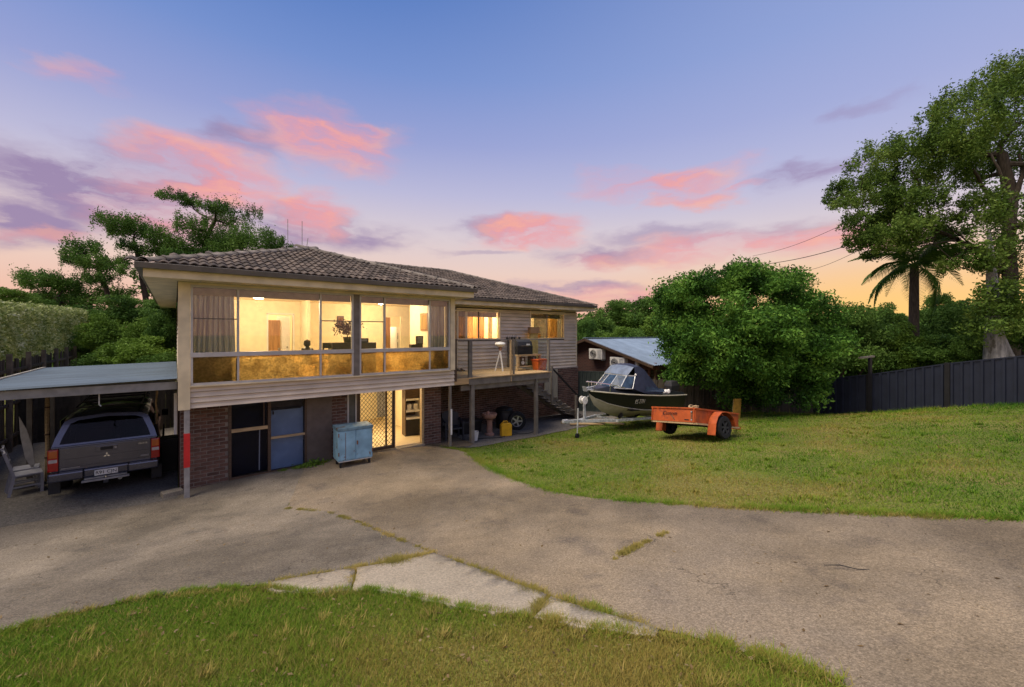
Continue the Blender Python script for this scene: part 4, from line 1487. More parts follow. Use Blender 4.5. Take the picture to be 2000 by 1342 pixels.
MB().box(.02, .05, -CD - .03, -CD - .012, .56, .66).obj('latch', M['rust'], bcab)
MB().box(-CW + .17, -CW + .18, -CD - .018, -CD - .013, .21, .9).obj('seam', M['rust'], bcab)
for x in (-1, 1):
    for y in (-1, 1):
        cst = MB().box(x * .36 - .025, x * .36 + .025, y * .2 - .03, y * .2 + .03, .09, .17).obj('castor', M['black'], bcab)
        MB().lathe([(.0, -.018), (.05, -.018), (.05, .018), (0, .018)], 12, (x * .36, y * .2, .05), axis='X').obj('wheel', M['rubber'], cst)
MB().box(-CW + .02, CW - .02, -CD + .02, CD - .02, .145, .17).obj('base_frame', M['white'], bcab)

# ------------------------------------------------------------------ things under the deck
dk = mat('dark_plastic', (.022, .024, .032), .5, var=.15)
ch = thing('garden_armchair', 'dark moulded garden armchair standing under the end of the upper storey', 'chair', on_ground(7.25, .95, .035), TH - .25)
MB().box(-.27, .27, -.27, .25, .36, .42).obj('seat', dk, ch, bevel=.02)
mb = MB()
mb.loft([[(-.30, .20 - .04 * math.cos(a * 1.0) + .07 * h, .40 + .5 * h) for a in (0,)] + [(-.30 + .6 * k / 8, .24 + .07 * h + .06 * math.sin(PI * k / 8), .40 + (.50 - .10 * abs(k / 4 - 1) ** 2) * h) for k in range(9)] + [(.30 - .6 * k / 8, .28 + .07 * h + .06 * math.sin(PI * k / 8), .40 + (.50 - .10 * abs(k / 4 - 1) ** 2) * h) for k in range(9)] for h in (0, .5, 1)])
mb.obj('backrest', dk, ch)
for s in (-1, 1):
    MB().bar((s * .30, -.28, .62), (s * .31, .27, .64), .075, .035).obj('armrest', dk, ch)
    MB().prism([(-.30, 0), (-.22, 0), (-.2, .62), (-.27, .62)], 'X', s * .30 - .025, s * .30 + .025).obj('leg', dk, ch)
    MB().prism([(.25, 0), (.33, 0), (.28, .62), (.22, .62)], 'X', s * .30 - .025, s * .30 + .025).obj('leg', dk, ch)
M['terracotta'] = mat('terracotta', (.36, .20, .14), .8, var=.2, scale=8)
pb_ = thing('pedestal_basin', 'pinkish stone pedestal bird bath between the deck posts', 'bird bath', on_ground(th(956, 1.0), 1.0, .02), TH)
MB().lathe([(.0, 0), (.17, 0), (.17, .05), (.11, .09), (.10, .5), (.13, .56)], 18).obj('pedestal', M['terracotta'], pb_, smooth=True)
MB().lathe([(.10, .56), (.22, .62), (.27, .72), (.27, .78), (.24, .79), (.15, .72), (0, .70)], 20).obj('bowl', M['terracotta'], pb_, smooth=True)
MB().lathe([(.0, .70), (.06, .72), (.07, .8), (.03, .87), (0, .88)], 10, (-.06, 0, 0)).obj('figure', M['terracotta'], pb_, smooth=True)
jc = thing('jerry_can', 'yellow plastic jerry can on the slab in front of the spare wheel', 'jerry can', on_ground(th(988, .62), .62, .02), TH - .3)
yl = mat('yellow_plastic', (.62, .34, .015), .45, var=.12)
MB().prism([(-.2, 0), (.2, 0), (.2, .40), (.14, .47), (-.14, .47), (-.2, .40)], 'Y', -.11, .11).obj('body', yl, jc, bevel=.025)
MB().tube([(-.12, 0, .46), (-.1, 0, .53), (.04, 0, .53), (.07, 0, .46)], .02, 8).obj('handle', yl, jc)
MB().lathe([(.045, 0), (.045, .06), (0, .06)], 12, (.12, 0, .46)).obj('cap', M['black'], jc)
wl = thing('alloy_wheel', 'spare car wheel with silver alloy rim leaning under the deck', 'wheel', on_ground(th(1009, 1.25), 1.25, .36), 0, rot=(0, 0, TH - PI / 2 - .55))
wheel_parts(wl, 0, 0, 0, .36, .24, mat('alloy', (.62, .63, .66), .25, metal=.7), spokes=5, side=1, tyre_name='tyre')
dr = thing('kettle_barbecue', 'black covered barbecue drum behind the spare wheel under the deck', 'barbecue', on_ground(th(985, 1.7), 1.7, .02), TH)
MB().lathe([(.30, .0), (.33, .3), (.34, .62), (.33, .64)], 20).obj('drum', M['black'], dr, smooth=True)
MB().lathe([(.35, .64), (.35, .72), (.28, .80), (.0, .83)], 20).obj('lid', M['black'], dr, smooth=True)
MB().bar((-.15, 0, .85), (.15, 0, .85), .05, .03).obj('handle', M['plastic'], dr)
bu = thing('white_bucket', 'white plastic bucket behind the foot of the deck post', 'bucket', on_ground(th(928, .45), .5, .035), TH)
MB().lathe([(.0, 0), (.105, 0), (.145, .30), (.155, .30), (.15, .27), (.11, .02), (0, .02)], 18).obj('bucket_body', M['white'], bu, smooth=True)
MB().tube([(math.cos(a) * .15, 0, .29 - math.sin(a) * .12) for a in np.linspace(0, PI, 9)], .006, 5).obj('bail', M['steel'], bu)
tub = thing('storage_box', 'low dark storage box beside the garden armchair under the deck', 'box', on_ground(8.3, 1.6, .02), TH)
MB().loft([[(-.4, -.22, 0), (.4, -.22, 0), (.4, .22, 0), (-.4, .22, 0)], [(-.45, -.26, .42), (.45, -.26, .42), (.45, .26, .42), (-.45, .26, .42)]]).obj('body', M['black'], tub, bevel=.02)
MB().box(-.47, .47, -.28, .28, .42, .47).obj('lid', dk, tub, bevel=.015)
cdl = MB().tube([Hp(th(1005, .5) - .4 + k * .28, .55 + .12 * math.sin(k * 1.3), 0) + Vector((0, 0, gz(*Hxy(th(1005, .5) - .4 + k * .28, .55 + .12 * math.sin(k * 1.3))) + .035)) for k in range(-4, 6)], .012, 6).obj('garden_hose', M['black'])
tag(cdl, 'thin black hose lying along the slab in front of the jerry can', 'hose')

# ------------------------------------------------------------------ things on the deck
tp = thing('tripod_stand', 'white tripod stand with a wide round head standing on the deck', 'stand', Hp(th(977, 1.5), 1.5, DZ), TH)
for k in range(3):
    a = 2 * PI * k / 3 + .4
    MB().bar((math.cos(a) * .2, math.sin(a) * .2, 0), (0, 0, .80), .035).obj('leg', M['white'], tp)
MB().lathe([(0, .78), (.06, .80), (.07, .93), (0, .95)], 12).obj('neck', M['terracotta'], tp, smooth=True)
MB().lathe([(0, .90), (.17, .97), (.21, 1.03), (.17, 1.10), (0, 1.12)], 16).obj('head', M['white'], tp, smooth=True)
ov = thing('barbecue_oven', 'black barbecue oven standing on the pale table on the deck', 'barbecue', Hp(th(1021, 1.25), 1.3, DZ + .62), TH)
MB().box(-.38, .38, -.22, .22, 0, .34).obj('body', M['black'], ov, bevel=.015)
MB().prism([(-.22, .34), (.22, .34), (.18, .55), (-.02, .58), (-.18, .5)], 'X', -.36, .36).obj('hood', M['plastic'], ov, bevel=.01)
MB().bar((-.28, -.25, .34), (.28, -.25, .34), .02).obj('handle', M['chrome'], ov)
MB().box(.05, .22, -.235, -.22, .36, .42).obj('dial_panel', M['white'], ov)
tbv = thing('deck_table', 'pale timber table under the barbecue on the deck', 'table', Hp(th(1028, 1.25), 1.3, DZ), TH)
MB().box(-.62, .62, -.26, .26, .56, .62).obj('top', M['pale_wood'], tbv, bevel=.006)
for x in (-.56, .56):
    for y in (-.2, .2):
        MB().box(x - .045, x + .045, y - .04, y + .04, 0, .56).obj('leg', M['pale_wood'], tbv)
MB().box(-.56, .56, -.2, .2, .14, .17).obj('shelf', M['pale_wood'], tbv)
for k, (x, cat_, lab) in enumerate(((-.28, 'speaker', 'small dark speaker box standing under the deck table, left one'), (.3, 'speaker', 'small dark speaker box under the deck table next to the orange tub'))):
    s_ = thing('speaker_box', lab, cat_, Hp(th(1028, 1.25) + x, 1.25, DZ + .172), TH)
    MB().box(-.13, .13, -.12, .12, 0, .36).obj('case', M['dark_wood'], s_, bevel=.008)
    MB().lathe([(0, -.125), (.075, -.128), (.08, -.118)], 14, (0, 0, .13), axis='Y').obj('cone', M['galv'], s_)
    MB().lathe([(0, -.125), (.04, -.128), (.045, -.118)], 14, (0, 0, .27), axis='Y').obj('cone', M['galv'], s_)
ot = thing('orange_tub', 'orange plastic tub on the deck by the right railing', 'tub', Hp(th(1055, .9), .95, DZ), TH)
orp = mat('orange_plastic', (.55, .10, .02), .5, var=.12)
MB().loft([[(-.2, -.16, 0), (.2, -.16, 0), (.2, .16, 0), (-.2, .16, 0)], [(-.25, -.2, .38), (.25, -.2, .38), (.25, .2, .38), (-.25, .2, .38)]]).obj('body', orp, ot, bevel=.02)
MB().box(-.27, .27, -.22, .22, .38, .43).obj('lid', orp, ot, bevel=.012)
sc_ = thing('tall_carton', 'tall yellow board standing behind the barbecue on the deck', 'board', Hp(th(1044, 2.4), 2.45, DZ), TH)
MB().box(-.22, .22, -.04, .04, 0, 1.45).obj('panel', mat('yellow_board', (.55, .40, .13), .7, var=.2), sc_)
MB().box(-.28, .26, -.12, .08, 1.45, 1.72).obj('box_top', mat('card', (.33, .2, .09), .8), sc_)
pl_ = thing('railing_pots', 'small row of dark pots and twigs standing on the deck railing', 'pots', Hp(th(1000, DV), DV + .01, ZRL), TH)
for x in (-.22, .0, .12, .35):
    MB().lathe([(0, 0), (.03, 0), (.045, .07), (.0, .07)], 10, (x, 0, 0)).obj('pot', M['black'], pl_)
mb = MB()
for k in range(12):
    x = random.uniform(-.25, .4)
    mb.tube([(x, 0, .05), (x + random.uniform(-.08, .08), random.uniform(-.03, .03), .05 + random.uniform(.03, .12))], .006, 4)
mb.obj('twigs', M['black'], pl_)
dg = thing('shoe_pile', 'pair of dark shoes left on the deck boards by the wall', 'shoes', Hp(th(897, 2.4), 2.4, DZ), TH)
for k in range(2):
    MB().loft([[(x - .05 + k * .16, y, z) for x, z in ((0, 0), (.09, 0), (.085, .05), (.005, .05))] for y in (-.12, 0)] + [[(x - .05 + k * .16, .12, z) for x, z in ((0, 0), (.09, 0), (.08, .1), (.01, .1))]]).obj('shoe', M['dark_wood'], dg, bevel=.008)

# ------------------------------------------------------------------ furnishings behind the upper windows


def curtain(label, t0, t1, v, z0, z1, m, folds=9, amp=.045):
    n = folds * 6
    mb = MB()
    r1 = [(t0 + (t1 - t0) * k / n, v + amp * math.sin(2 * PI * folds * k / n) + .02 * math.sin(k * .7), z1) for k in range(n + 1)]
    rows_ = [[(x + .02 * math.sin(3 * f + x * 5), y + (y - v) * .3 * f, z1 + (z0 - z1) * f) for x, y, z in r1] for f in (0, .3, .65, 1)]
    mb.loft(rows_, cap=False, close=False)
    o = mb.obj('curtain', m, None, smooth=True)
    o.location = (CX, CY, 0)
    o.rotation_euler = (0, 0, TH)
    return tag(o, label, 'curtain')


curtain('drawn grey curtain behind the leftmost pane of the upper storey', .22, T(461), .22, 2.2, 4.5, M['curtain_grey'], 8)
curtain('grey curtain at the right end of the wide upper window', T(843), 6.52, .22, 2.2, 4.5, M['curtain_grey'], 5)
curtain('patterned gold curtain behind the left window above the deck', th(893, VM), th(931, VM), VM + .28, 2.6, 4.4, M['curtain_gold'], 9, .035)
curtain('pale curtain at the left edge of the window above the deck beside the wing', 7.6, th(890, VM), VM + .25, 2.2, 4.4, M['curtain_cream'], 5, .03)
curtain('gold curtain at the right end of the far upper window', th(1076, VM), th(1096, VM), VM + .3, 2.6, 4.4, M['curtain_gold'], 6)
curtain('short cream curtain at the right edge of the window above the deck', th(962, VM), th(968, VM), VM + .3, 2.6, 4.3, M['curtain_cream'], 3)


def lamp(name, label, t, v, z, watts, glow=.13, col=(1, .79, .47)):
    l = thing(name, label, 'ceiling light', Hp(t, v, z), TH)
    MB().lathe([(0, -.10), (glow * .7, -.085), (glow, -.04), (glow, -.012), (glow * .5, 0)], 16).obj('lamp_shade', M['lamp'], l, smooth=True)
    d = bpy.data.lights.new('bulb', 'POINT')
    d.energy = watts
    d.color = col
    d.shadow_soft_size = .12
    b = bpy.data.objects.new('bulb', d)
    COL.objects.link(b)
    b.parent = l
    b.location = (0, 0, -.28)
    return l


LW = 1.75
lamp('ceiling_lamp', 'glowing round ceiling light inside the wide left upper window', th(505, 2.2), 2.2, 4.62, 95 * LW, .16)
lamp('ceiling_lamp', 'ceiling light of the right half of the front upper room', 5.3, 2.3, 4.62, 85 * LW, .1)
lamp('ceiling_lamp', 'ceiling light of the hallway behind the front upper room', 2.2, 5.4, 4.62, 70 * LW, .1)
lamp('ceiling_lamp', 'ceiling light of the kitchen behind the front upper room', 6.4, 5.6, 4.62, 60 * LW, .1)
lamp('ceiling_lamp', 'ceiling light of the room above the deck', 10.2, 4.4, 4.62, 95 * LW, .12)
lamp('ceiling_lamp', 'ceiling light of the far right upper room', 13.2, 4.3, 4.62, 150 * LW, .12)
lamp('ceiling_lamp', 'ceiling light of the lower room behind the screen door', 4.9, 2.2, 1.93, 60 * LW, .12)
MS = mat('ornament', (.06, .035, .02), .4, var=.3)
fg = thing('figurine', 'dark seated figurine standing inside the sill of the wide left window', 'figurine', Hp(th(600, .9), .9, 2.78), TH)
MB().lathe([(0, 0), (.12, 0), (.13, .1), (.10, .16), (.13, .26), (.11, .36), (.05, .42), (.09, .48), (.08, .58), (0, .62)], 12).obj('torso', MS, fg, smooth=True)
for s in (-1, 1):
    MB().tube([(s * .1, 0, .36), (s * .17, -.06, .26), (s * .06, -.12, .2)], [.04, .035, .03], 8).obj('arm', MS, fg)
sdt = thing('side_table', 'dark side table carrying the figurine inside the wide left window', 'table', Hp(th(600, .9), .9, 2.13), TH)
MB().box(-.3, .3, -.2, .2, .6, .65).obj('top', M['dark_wood'], sdt)
for x in (-.26, .26):
    for y in (-.16, .16):
        MB().box(x - .02, x + .02, y - .02, y + .02, 0, .6).obj('leg', M['dark_wood'], sdt)
cb2 = thing('sideboard', 'dark low sideboard behind the middle upper windows', 'sideboard', Hp(th(690, .9), .95, 2.13), TH)
MB().box(-.62, .62, -.2, .2, 0, 1.17).obj('carcass', M['dark_wood'], cb2, bevel=.01)
for s in (-1, 1):
    MB().box(s * .3 - .27, s * .3 + .27, -.215, -.2, .1, 1.05).obj('door', M['dark_wood'], cb2)
pn = thing('potted_plant', 'dark bushy potted plant on the sideboard behind the middle upper window', 'plant', Hp(th(680, .9), .95, 3.3), TH)
MB().lathe([(0, 0), (.10, 0), (.13, .16), (.0, .16)], 12).obj('pot', M['dark_wood'], pn)
mb = MB()
for k in range(420):
    p = Vector((random.gauss(-.02, .17), random.gauss(0, .10), .42 + random.gauss(0, .10)))
    d = Vector((random.uniform(-1, 1), random.uniform(-1, 1), random.uniform(-.6, 1))).normalized() * .06
    e = d.cross(Vector((random.random(), random.random(), 1))).normalized() * .02
    mb.add([p - d, p + e, p + d, p - e], [(0, 1, 2, 3)])
mb.tube([(0, 0, .14), (-.03, 0, .36)], .015, 5)
fo = mb.obj('foliage', leaf_mat('house_plant', [(.02, .03, .01), (.05, .06, .02)]), pn)
bw = thing('tape_deck', 'small dark stereo box standing on the right end of the sideboard', 'stereo', Hp(th(708, .9), .95, 3.3), TH)
MB().box(-.16, .16, -.1, .1, 0, .12).obj('case', M['black'], bw, bevel=.006)
MB().box(-.12, .12, -.104, -.1, .03, .09).obj('face', M['steel'], bw)
oc = thing('dining_chair', 'wooden chair with turned back rail behind the pane right of the wide window', 'chair', Hp(th(651, .7), .75, 2.13), TH)
MB().box(-.22, .22, -.2, .2, .44, .48).obj('seat', M['dark_wood'], oc)
for x in (-.2, .2):
    for y, zt in ((-.17, .44), (.18, 1.17)):
        MB().box(x - .02, x + .02, y - .02, y + .02, 0, zt).obj('leg', M['dark_wood'], oc)
MB().box(-.2, .2, .165, .195, 1.02, 1.17).box(-.2, .2, .165, .195, .72, .8).obj('back_rail', M['dark_wood'], oc)
pc = thing('wall_plaque', 'small dark square plaque on the wall behind the pane above the plant', 'plaque', Hp(th(665, VB - .02), VB - .02, 3.97), TH)
MB().box(-.12, .12, -.02, .015, -.22, .22).obj('frame', MS, pc, bevel=.02)
MB().box(-.08, .08, -.03, -.02, -.17, .17).obj('picture', M['rust'], pc)
va, vb_ = .2, 4.0
for _ in range(40):
    vm = (va + vb_) / 2
    va, vb_ = (vm, vb_) if th(829, vm) < 6.54 else (va, vm)
pc = thing('wall_picture', 'narrow framed picture on the wall behind the right upper pane', 'picture', Hp(6.53, va, 3.95), TH - PI / 2)
MB().box(-.26, .26, -.02, .015, -.30, .30).obj('frame', M['orange_wood'], pc)
MB().box(-.20, .20, -.025, -.02, -.24, .24).obj('picture', M['curtain_gold'], pc)
fr_ = thing('refrigerator', 'white refrigerator standing in the kitchen opening behind the upper window', 'refrigerator', Hp(th(782, VB + 1.0), VB + 1.0, 2.13), TH)
MB().box(-.32, .32, -.3, .3, .03, 1.7).obj('body', M['white'], fr_, bevel=.02)
MB().box(-.31, .31, -.34, -.305, 1.15, 1.68).obj('door', M['white'], fr_, bevel=.012)
MB().box(-.31, .31, -.34, -.305, .06, 1.13).obj('door', M['white'], fr_, bevel=.012)
MB().box(-.29, -.26, -.37, -.34, .8, 1.08).box(-.29, -.26, -.37, -.34, 1.2, 1.45).obj('handle', M['steel'], fr_)
dv = thing('desk_frames', 'two dark framed photographs standing on a low shelf behind the right upper pane', 'photo frames', Hp(th(817, .8), .8, 3.12), TH)
MB().box(-.28, .12, -.08, .08, 0, .10).obj('base', MS, dv)
MB().box(-.08, .16, -.02, .02, .10, .36).obj('frame', MS, dv)
MB().box(-.05, .13, -.026, -.02, .13, .33).obj('picture', M['steel'], dv)
lc = thing('low_cabinet', 'low cabinet standing inside the lower frosted panes on the right', 'cabinet', Hp(th(815, .8), .8, 2.13), TH)
MB().box(-.36, .36, -.18, .18, 0, .985).obj('carcass', M['dark_wood'], lc)
MB().box(-.33, .33, -.195, -.18, .08, .9).obj('door', M['dark_wood'], lc)
sf = thing('sofa', 'dark sofa back seen through the frosted pane below the wide left window', 'sofa', Hp(th(505, .75), .75, 2.13), TH)
MB().box(-.75, .75, -.12, .1, .1, .82).obj('backrest', dk, sf, bevel=.05)
MB().box(-.75, .75, .1, .7, .1, .42).obj('seat', dk, sf, bevel=.05)
for s in (-1, 1):
    MB().box(s * .82 - .08, s * .82 + .08, -.12, .7, .1, .6).obj('armrest', dk, sf, bevel=.04)
for t, lab in ((th(1043, 3.6), 'wooden bedhead seen low in the left pane of the far upper window'),):
    bh = thing('bedhead', lab, 'bed', Hp(t, 3.7, 2.13), TH)
    MB().box(-.5, .5, -.03, .03, 0, 1.42).obj('headboard', M['orange_wood'], bh)
    MB().box(-.5, .5, .03, 1.9, .2, .5).obj('mattress', M['white'], bh)
kp = thing('wardrobe', 'orange timber wardrobe seen through the right pane above the deck', 'wardrobe', Hp(th(947, 4.6), 5.2, 2.13), TH)
MB().box(-.55, .55, -.25, .25, 0, 2.2).obj('carcass', M['orange_wood'], kp)
for s in (-1, 1):
    MB().box(s * .27 - .25, s * .27 + .25, -.27, -.25, .08, 2.14).obj('door', M['orange_wood'], kp)
# lower room
bc = thing('bookcase', 'dark bookcase with white shelves standing inside the open lower doorway', 'bookcase', Hp(tl(818) + .42, VL + 1.2, .147), TH - .15)
MB().box(-.36, -.33, -.2, .2, 0, 1.62).box(.33, .36, -.2, .2, 0, 1.62).box(-.36, .36, .18, .2, 0, 1.62).box(-.36, .36, -.2, .2, 1.25, 1.62).obj('carcass', M['dark_wood'], bc)
for z in (1.18, .80):
    MB().box(-.33, .33, -.22, .18, z, z + .06).obj('shelf', M['white'], bc)
MB().box(-.33, .33, -.24, .18, .56, .62).obj('shelf', M['white'], bc)
MB().box(-.33, .33, -.18, .16, .0, .56).obj('cupboard', M['black'], bc)
for x in (-.2, .02, .22):
    MB().box(x - .07, x + .07, -.12, .1, .86, 1.05).obj('shelf_item', M['white'] if x else M['rust'], bc)
curtain('patterned grey curtain at the back of the lower room beyond the doorway', tl(776) + .9, tl(776) + 1.5, 4.6, .3, 1.8, M['curtain_grey'], 5, .03)

# ------------------------------------------------------------------ boat on its trailer
HB = math.atan2(-.519, -.8546)
SB = Vector((6.30, 17.16))
M['hull_black'] = mat('hull_black', (.008, .009, .012), .32, var=.1, spec=.35)
M['hull_cream'] = mat('hull_cream', (.40, .37, .29), .35, var=.1)
M['canvas'] = mat('canvas', (.02, .026, .05), .6, var=.2)
M['clear_vinyl'] = mat('clear_vinyl', (.13, .165, .23), .4, var=.25, scale=5, spec=.6)
M['screen'] = mat('screen', (.035, .06, .10), .22, spec=.35, var=.3)
boat = thing('motor_boat', 'black and cream cuddy-cabin motor boat with blue canopy resting on a trailer', 'boat', (SB.x, SB.y, .27), 0, rot=(0, -.05, HB))
stx = [0, .9, 1.8, 2.7, 3.5, 4.1, 4.55, 4.82]
gwb = [.92, .96, .97, .93, .78, .53, .26, .03]
chb = [.78, .81, .81, .74, .54, .30, .11, .012]
kz = [0, 0, 0, .02, .10, .26, .52, .86]
cz = [.34, .34, .35, .39, .48, .60, .76, .93]
gzz = [.90, .90, .91, .94, .97, 1.0, 1.02, 1.03]
up_, lo_ = MB(), MB()
lo_.loft([[(x, -c, z2), (x, -c * .5, k + (z2 - k) * .38), (x, 0, k), (x, c * .5, k + (z2 - k) * .38), (x, c, z2)] for x, c, k, z2 in zip(stx, chb, kz, cz)], cap=True, close=True)
lo_.obj('hull_bottom', M['hull_cream'], boat, smooth=True)
for s in (-1, 1):
    up_.loft([[(x, s * c, z2), (x, s * (c + (g - c) * .55), z2 + (z3 - z2) * .45), (x, s * g, z3)] for x, c, g, z2, z3 in zip(stx, chb, gwb, cz, gzz)], cap=False, close=False)
up_.add([(0, -.78, .34), (0, .78, .34), (0, .92, .9), (0, -.92, .9)], [(0, 1, 2, 3)])
hull = up_.obj('hull', M['hull_black'], boat, smooth=True)
for s in (-1, 1):
    MB().tube([(x, s * (g + .012), z) for x, g, z in zip(stx, gwb, gzz)], .024, 6).obj('rub_rail', M['hull_cream'], boat)
    MB().tube([(x, s * (c + .006), z) for x, c, z in zip(stx[:-1], chb[:-1], cz[:-1])], .018, 5).obj('chine_strip', M['hull_cream'], boat)
dk_ = MB()
dk_.loft([[(x, -g, z), (x, -g * .6, z + h), (x, g * .6, z + h), (x, g, z)] for x, g, z, h in ((3.2, .86, .96, .26), (3.75, .70, .98, .26), (4.2, .47, 1.0, .19), (4.6, .22, 1.02, .09), (4.8, .04, 1.03, .02))], cap=True, close=False)
dk_.obj('foredeck', M['hull_black'], boat, smooth=True)
dk_ = MB()
for s in (-1, 1):
    dk_.loft([[(x, s * g, z), (x, s * (g - .20), z + .10), (x, s * (g - .22), z - .1)] for x, g, z in ((0, .92, .90), (.9, .96, .90), (1.8, .97, .91), (2.7, .93, .94), (3.3, .84, .96))], cap=False, close=False)
dk_.box(-.02, .25, -.75, .75, .6, .98)
dk_.box(.2, 3.2, -.74, .74, .35, .40)
dk_.obj('coaming', M['hull_black'], boat)
# windscreen: three raked panes in a pale frame
wb = [(3.30, .80), (3.80, .62), (4.0, .24), (4.0, -.24), (3.80, -.62), (3.30, -.80)]
wt = [(3.05, .70), (3.36, .55), (3.48, .20), (3.48, -.20), (3.36, -.55), (3.05, -.70)]
wf = MB()
for i in range(6):
    wf.bar((wb[i][0], wb[i][1], 1.16), (wt[i][0], wt[i][1], 1.62), .03)
for i in range(5):
    wf.bar((wb[i][0], wb[i][1], 1.17), (wb[i + 1][0], wb[i + 1][1], 1.17), .03)
    wf.bar((wt[i][0], wt[i][1], 1.62), (wt[i + 1][0], wt[i + 1][1], 1.62), .035)
wfo = wf.obj('windscreen', M['galv'], boat)
for i in range(5):
    MB().add([(wb[i][0], wb[i][1], 1.17), (wb[i + 1][0], wb[i + 1][1], 1.17), (wt[i + 1][0], wt[i + 1][1], 1.62), (wt[i][0], wt[i][1], 1.62)], [(0, 1, 2, 3)]).obj('pane', M['screen'], wfo)
cpm = MB()
cpm.loft([[(3.36, -.60, 1.64), (3.46, -.2, 1.65), (3.46, .2, 1.65), (3.36, .60, 1.64)], [(3.0, -.58, 1.93), (3.06, -.2, 1.98), (3.06, .2, 1.98), (3.0, .58, 1.93)]], cap=False, close=False)
cpm.obj('canopy_clear', M['clear_vinyl'], boat, smooth=True)
cv = MB()
cv.loft([[(3.0, -.60, 1.93), (3.06, -.2, 1.98), (3.06, .2, 1.98), (3.0, .60, 1.93)], [(2.75, -.64, 1.97), (2.75, -.22, 2.04), (2.75, .22, 2.04), (2.75, .64, 1.97)], [(2.45, -.66, 1.84), (2.45, -.22, 1.92), (2.45, .22, 1.92), (2.45, .66, 1.84)], [(1.65, -.80, 1.10), (1.65, -.3, 1.18), (1.65, .3, 1.18), (1.65, .80, 1.10)]], cap=False, close=False)
for s in (-1, 1):
    cv.loft([[(3.38, s * .78, 1.2), (3.06, s * .7, 1.62), (3.0, s * .61, 1.93)], [(2.75, s * .92, 1.02), (2.75, s * .80, 1.5), (2.75, s * .64, 1.97)], [(2.45, s * .94, 1.0), (2.45, s * .82, 1.4), (2.45, s * .66, 1.84)], [(1.65, s * .95, .98), (1.65, s * .88, 1.04), (1.65, s * .80, 1.10)]], cap=False, close=False)
cv.obj('canopy', M['canvas'], boat, smooth=True)
MB().add([(2.75, .935, 1.08), (1.5, .945, 1.04), (1.55, .91, 1.16), (2.6, .91, 1.24)], [(0, 1, 2, 3)]).obj('side_window', M['screen'], boat)
bow = MB()
bow.tube([(3.6, .68, 1.2), (4.2, .5, 1.30), (4.75, .16, 1.36), (5.0, 0, 1.36), (4.75, -.16, 1.36), (4.2, -.5, 1.30), (3.6, -.68, 1.2)], .016, 6)
for x, y in ((4.2, .48), (4.2, -.48), (4.72, .14), (4.72, -.14)):
    bow.tube([(x, y, 1.02), (x, y * 1.05, 1.34)], .014, 5)
bow.obj('bow_rail', M['chrome'], boat)
MB().box(4.62, 5.02, -.07, .07, 1.05, 1.10).obj('bow_sprit', M['galv'], boat, bevel=.01)
an = MB().tube([(5.05, 0, 1.14), (4.75, 0, 1.16), (4.5, 0, 1.2)], .025, 6).prism([(4.98, 1.08), (5.12, 1.2), (5.05, 1.02)], 'Y', -.1, .1)
an.obj('anchor', M['galv'], boat)
boat.scale = (.87, 1, 1)
text('registration', 'FS 77N', .22, M['hull_cream'], hull, (3.05, .958, .72), (PI / 2 + .1, 0, PI + .1), .002, shear=.3)
for s in (-1, 1):
    MB().lathe([(0, 0), (.04, .01), (.045, .05), (0, .08)], 10).obj('nav_light', M['white'], boat, loc=(3.05, s * .72, 1.63))
om = thing('outboard_motor', 'dark outboard motor with white cowl on the stern of the boat', 'outboard motor', (SB.x - .25 * math.cos(HB), SB.y - .25 * math.sin(HB), .27), 0, rot=(0, .02, HB))
MB().loft([[(-.32, -.17, .92), (.12, -.17, .92), (.12, .17, .92), (-.32, .17, .92)], [(-.38, -.19, 1.15), (.14, -.19, 1.15), (.14, .19, 1.15), (-.38, .19, 1.15)], [(-.3, -.13, 1.34), (.08, -.13, 1.34), (.08, .13, 1.34), (-.3, .13, 1.34)]]).obj('cowl', M['plastic'], om, bevel=.03)
MB().box(-.2, .02, -.07, .07, .25, .92).obj('leg', M['plastic'], om, bevel=.02)
MB().box(-.35, .05, -.02, .02, .28, .31).lathe([(0, -.42), (.05, -.42), (.06, -.2), (0, -.15)], 8, (0, 0, .1), axis='X').obj('propeller_housing', M['plastic'], om)
wm = thing('white_fender', 'white bundled cover lying on the coaming near the stern of the boat', 'cover', (SB.x + .9 * math.cos(HB) - .75 * math.sin(HB), SB.y + .9 * math.sin(HB) + .75 * math.cos(HB), 1.30), 0, rot=(0, -.05, HB))
MB().loft([[(-.2 + .1 * i, .08 * math.cos(a) * w, .09 * math.sin(a) * w + .05 * (i % 2)) for a in np.linspace(0, 2 * PI, 9)[:-1]] for i, w in enumerate((.3, 1, 1.3, .9, .25))]).obj('bundle', M['white'], wm, smooth=True)
tr0 = gz(SB.x + 2 * math.cos(HB), SB.y + 2 * math.sin(HB)) + .06
btr = thing('boat_trailer', 'galvanised boat trailer with winch post and jockey wheel under the black boat', 'trailer', (SB.x, SB.y, tr0), 0, rot=(0, -.045, HB))
mb = MB()
for s in (-1, 1):
    mb.bar((-.1, s * .62, .30), (3.9, s * .5, .30), .06, .09)
    mb.bar((3.9, s * .5, .30), (5.3, s * .06, .28), .06, .09)
for x in (.2, 1.6, 3.0, 3.85):
    mb.bar((x, -.62, .30), (x, .62, .30), .05, .07)
mb.bar((5.1, 0, .28), (6.0, 0, .28), .08, .10)
frm = mb.obj('frame', M['galv'], btr)
mb = MB()
for x in (.4, 1.4, 2.4, 3.4):
    for s in (-1, 1):
        mb.bar((x, s * .25, .34), (x, s * .42, .50), .06, .12)
mb.obj('bunk_rollers', M['black'], btr)
for s in (-1, 1):
    wheel_parts(btr, 1.2, s * .92, .24, .29, .18, M['galv'], axis='X', side=s)
for o in [c for c in btr.children if c.name.startswith('wheel')]:
    o.rotation_euler = (0, 0, PI / 2)
    o.scale = (1, 1 / .87, 1)
btr.scale = (.87, 1, 1)
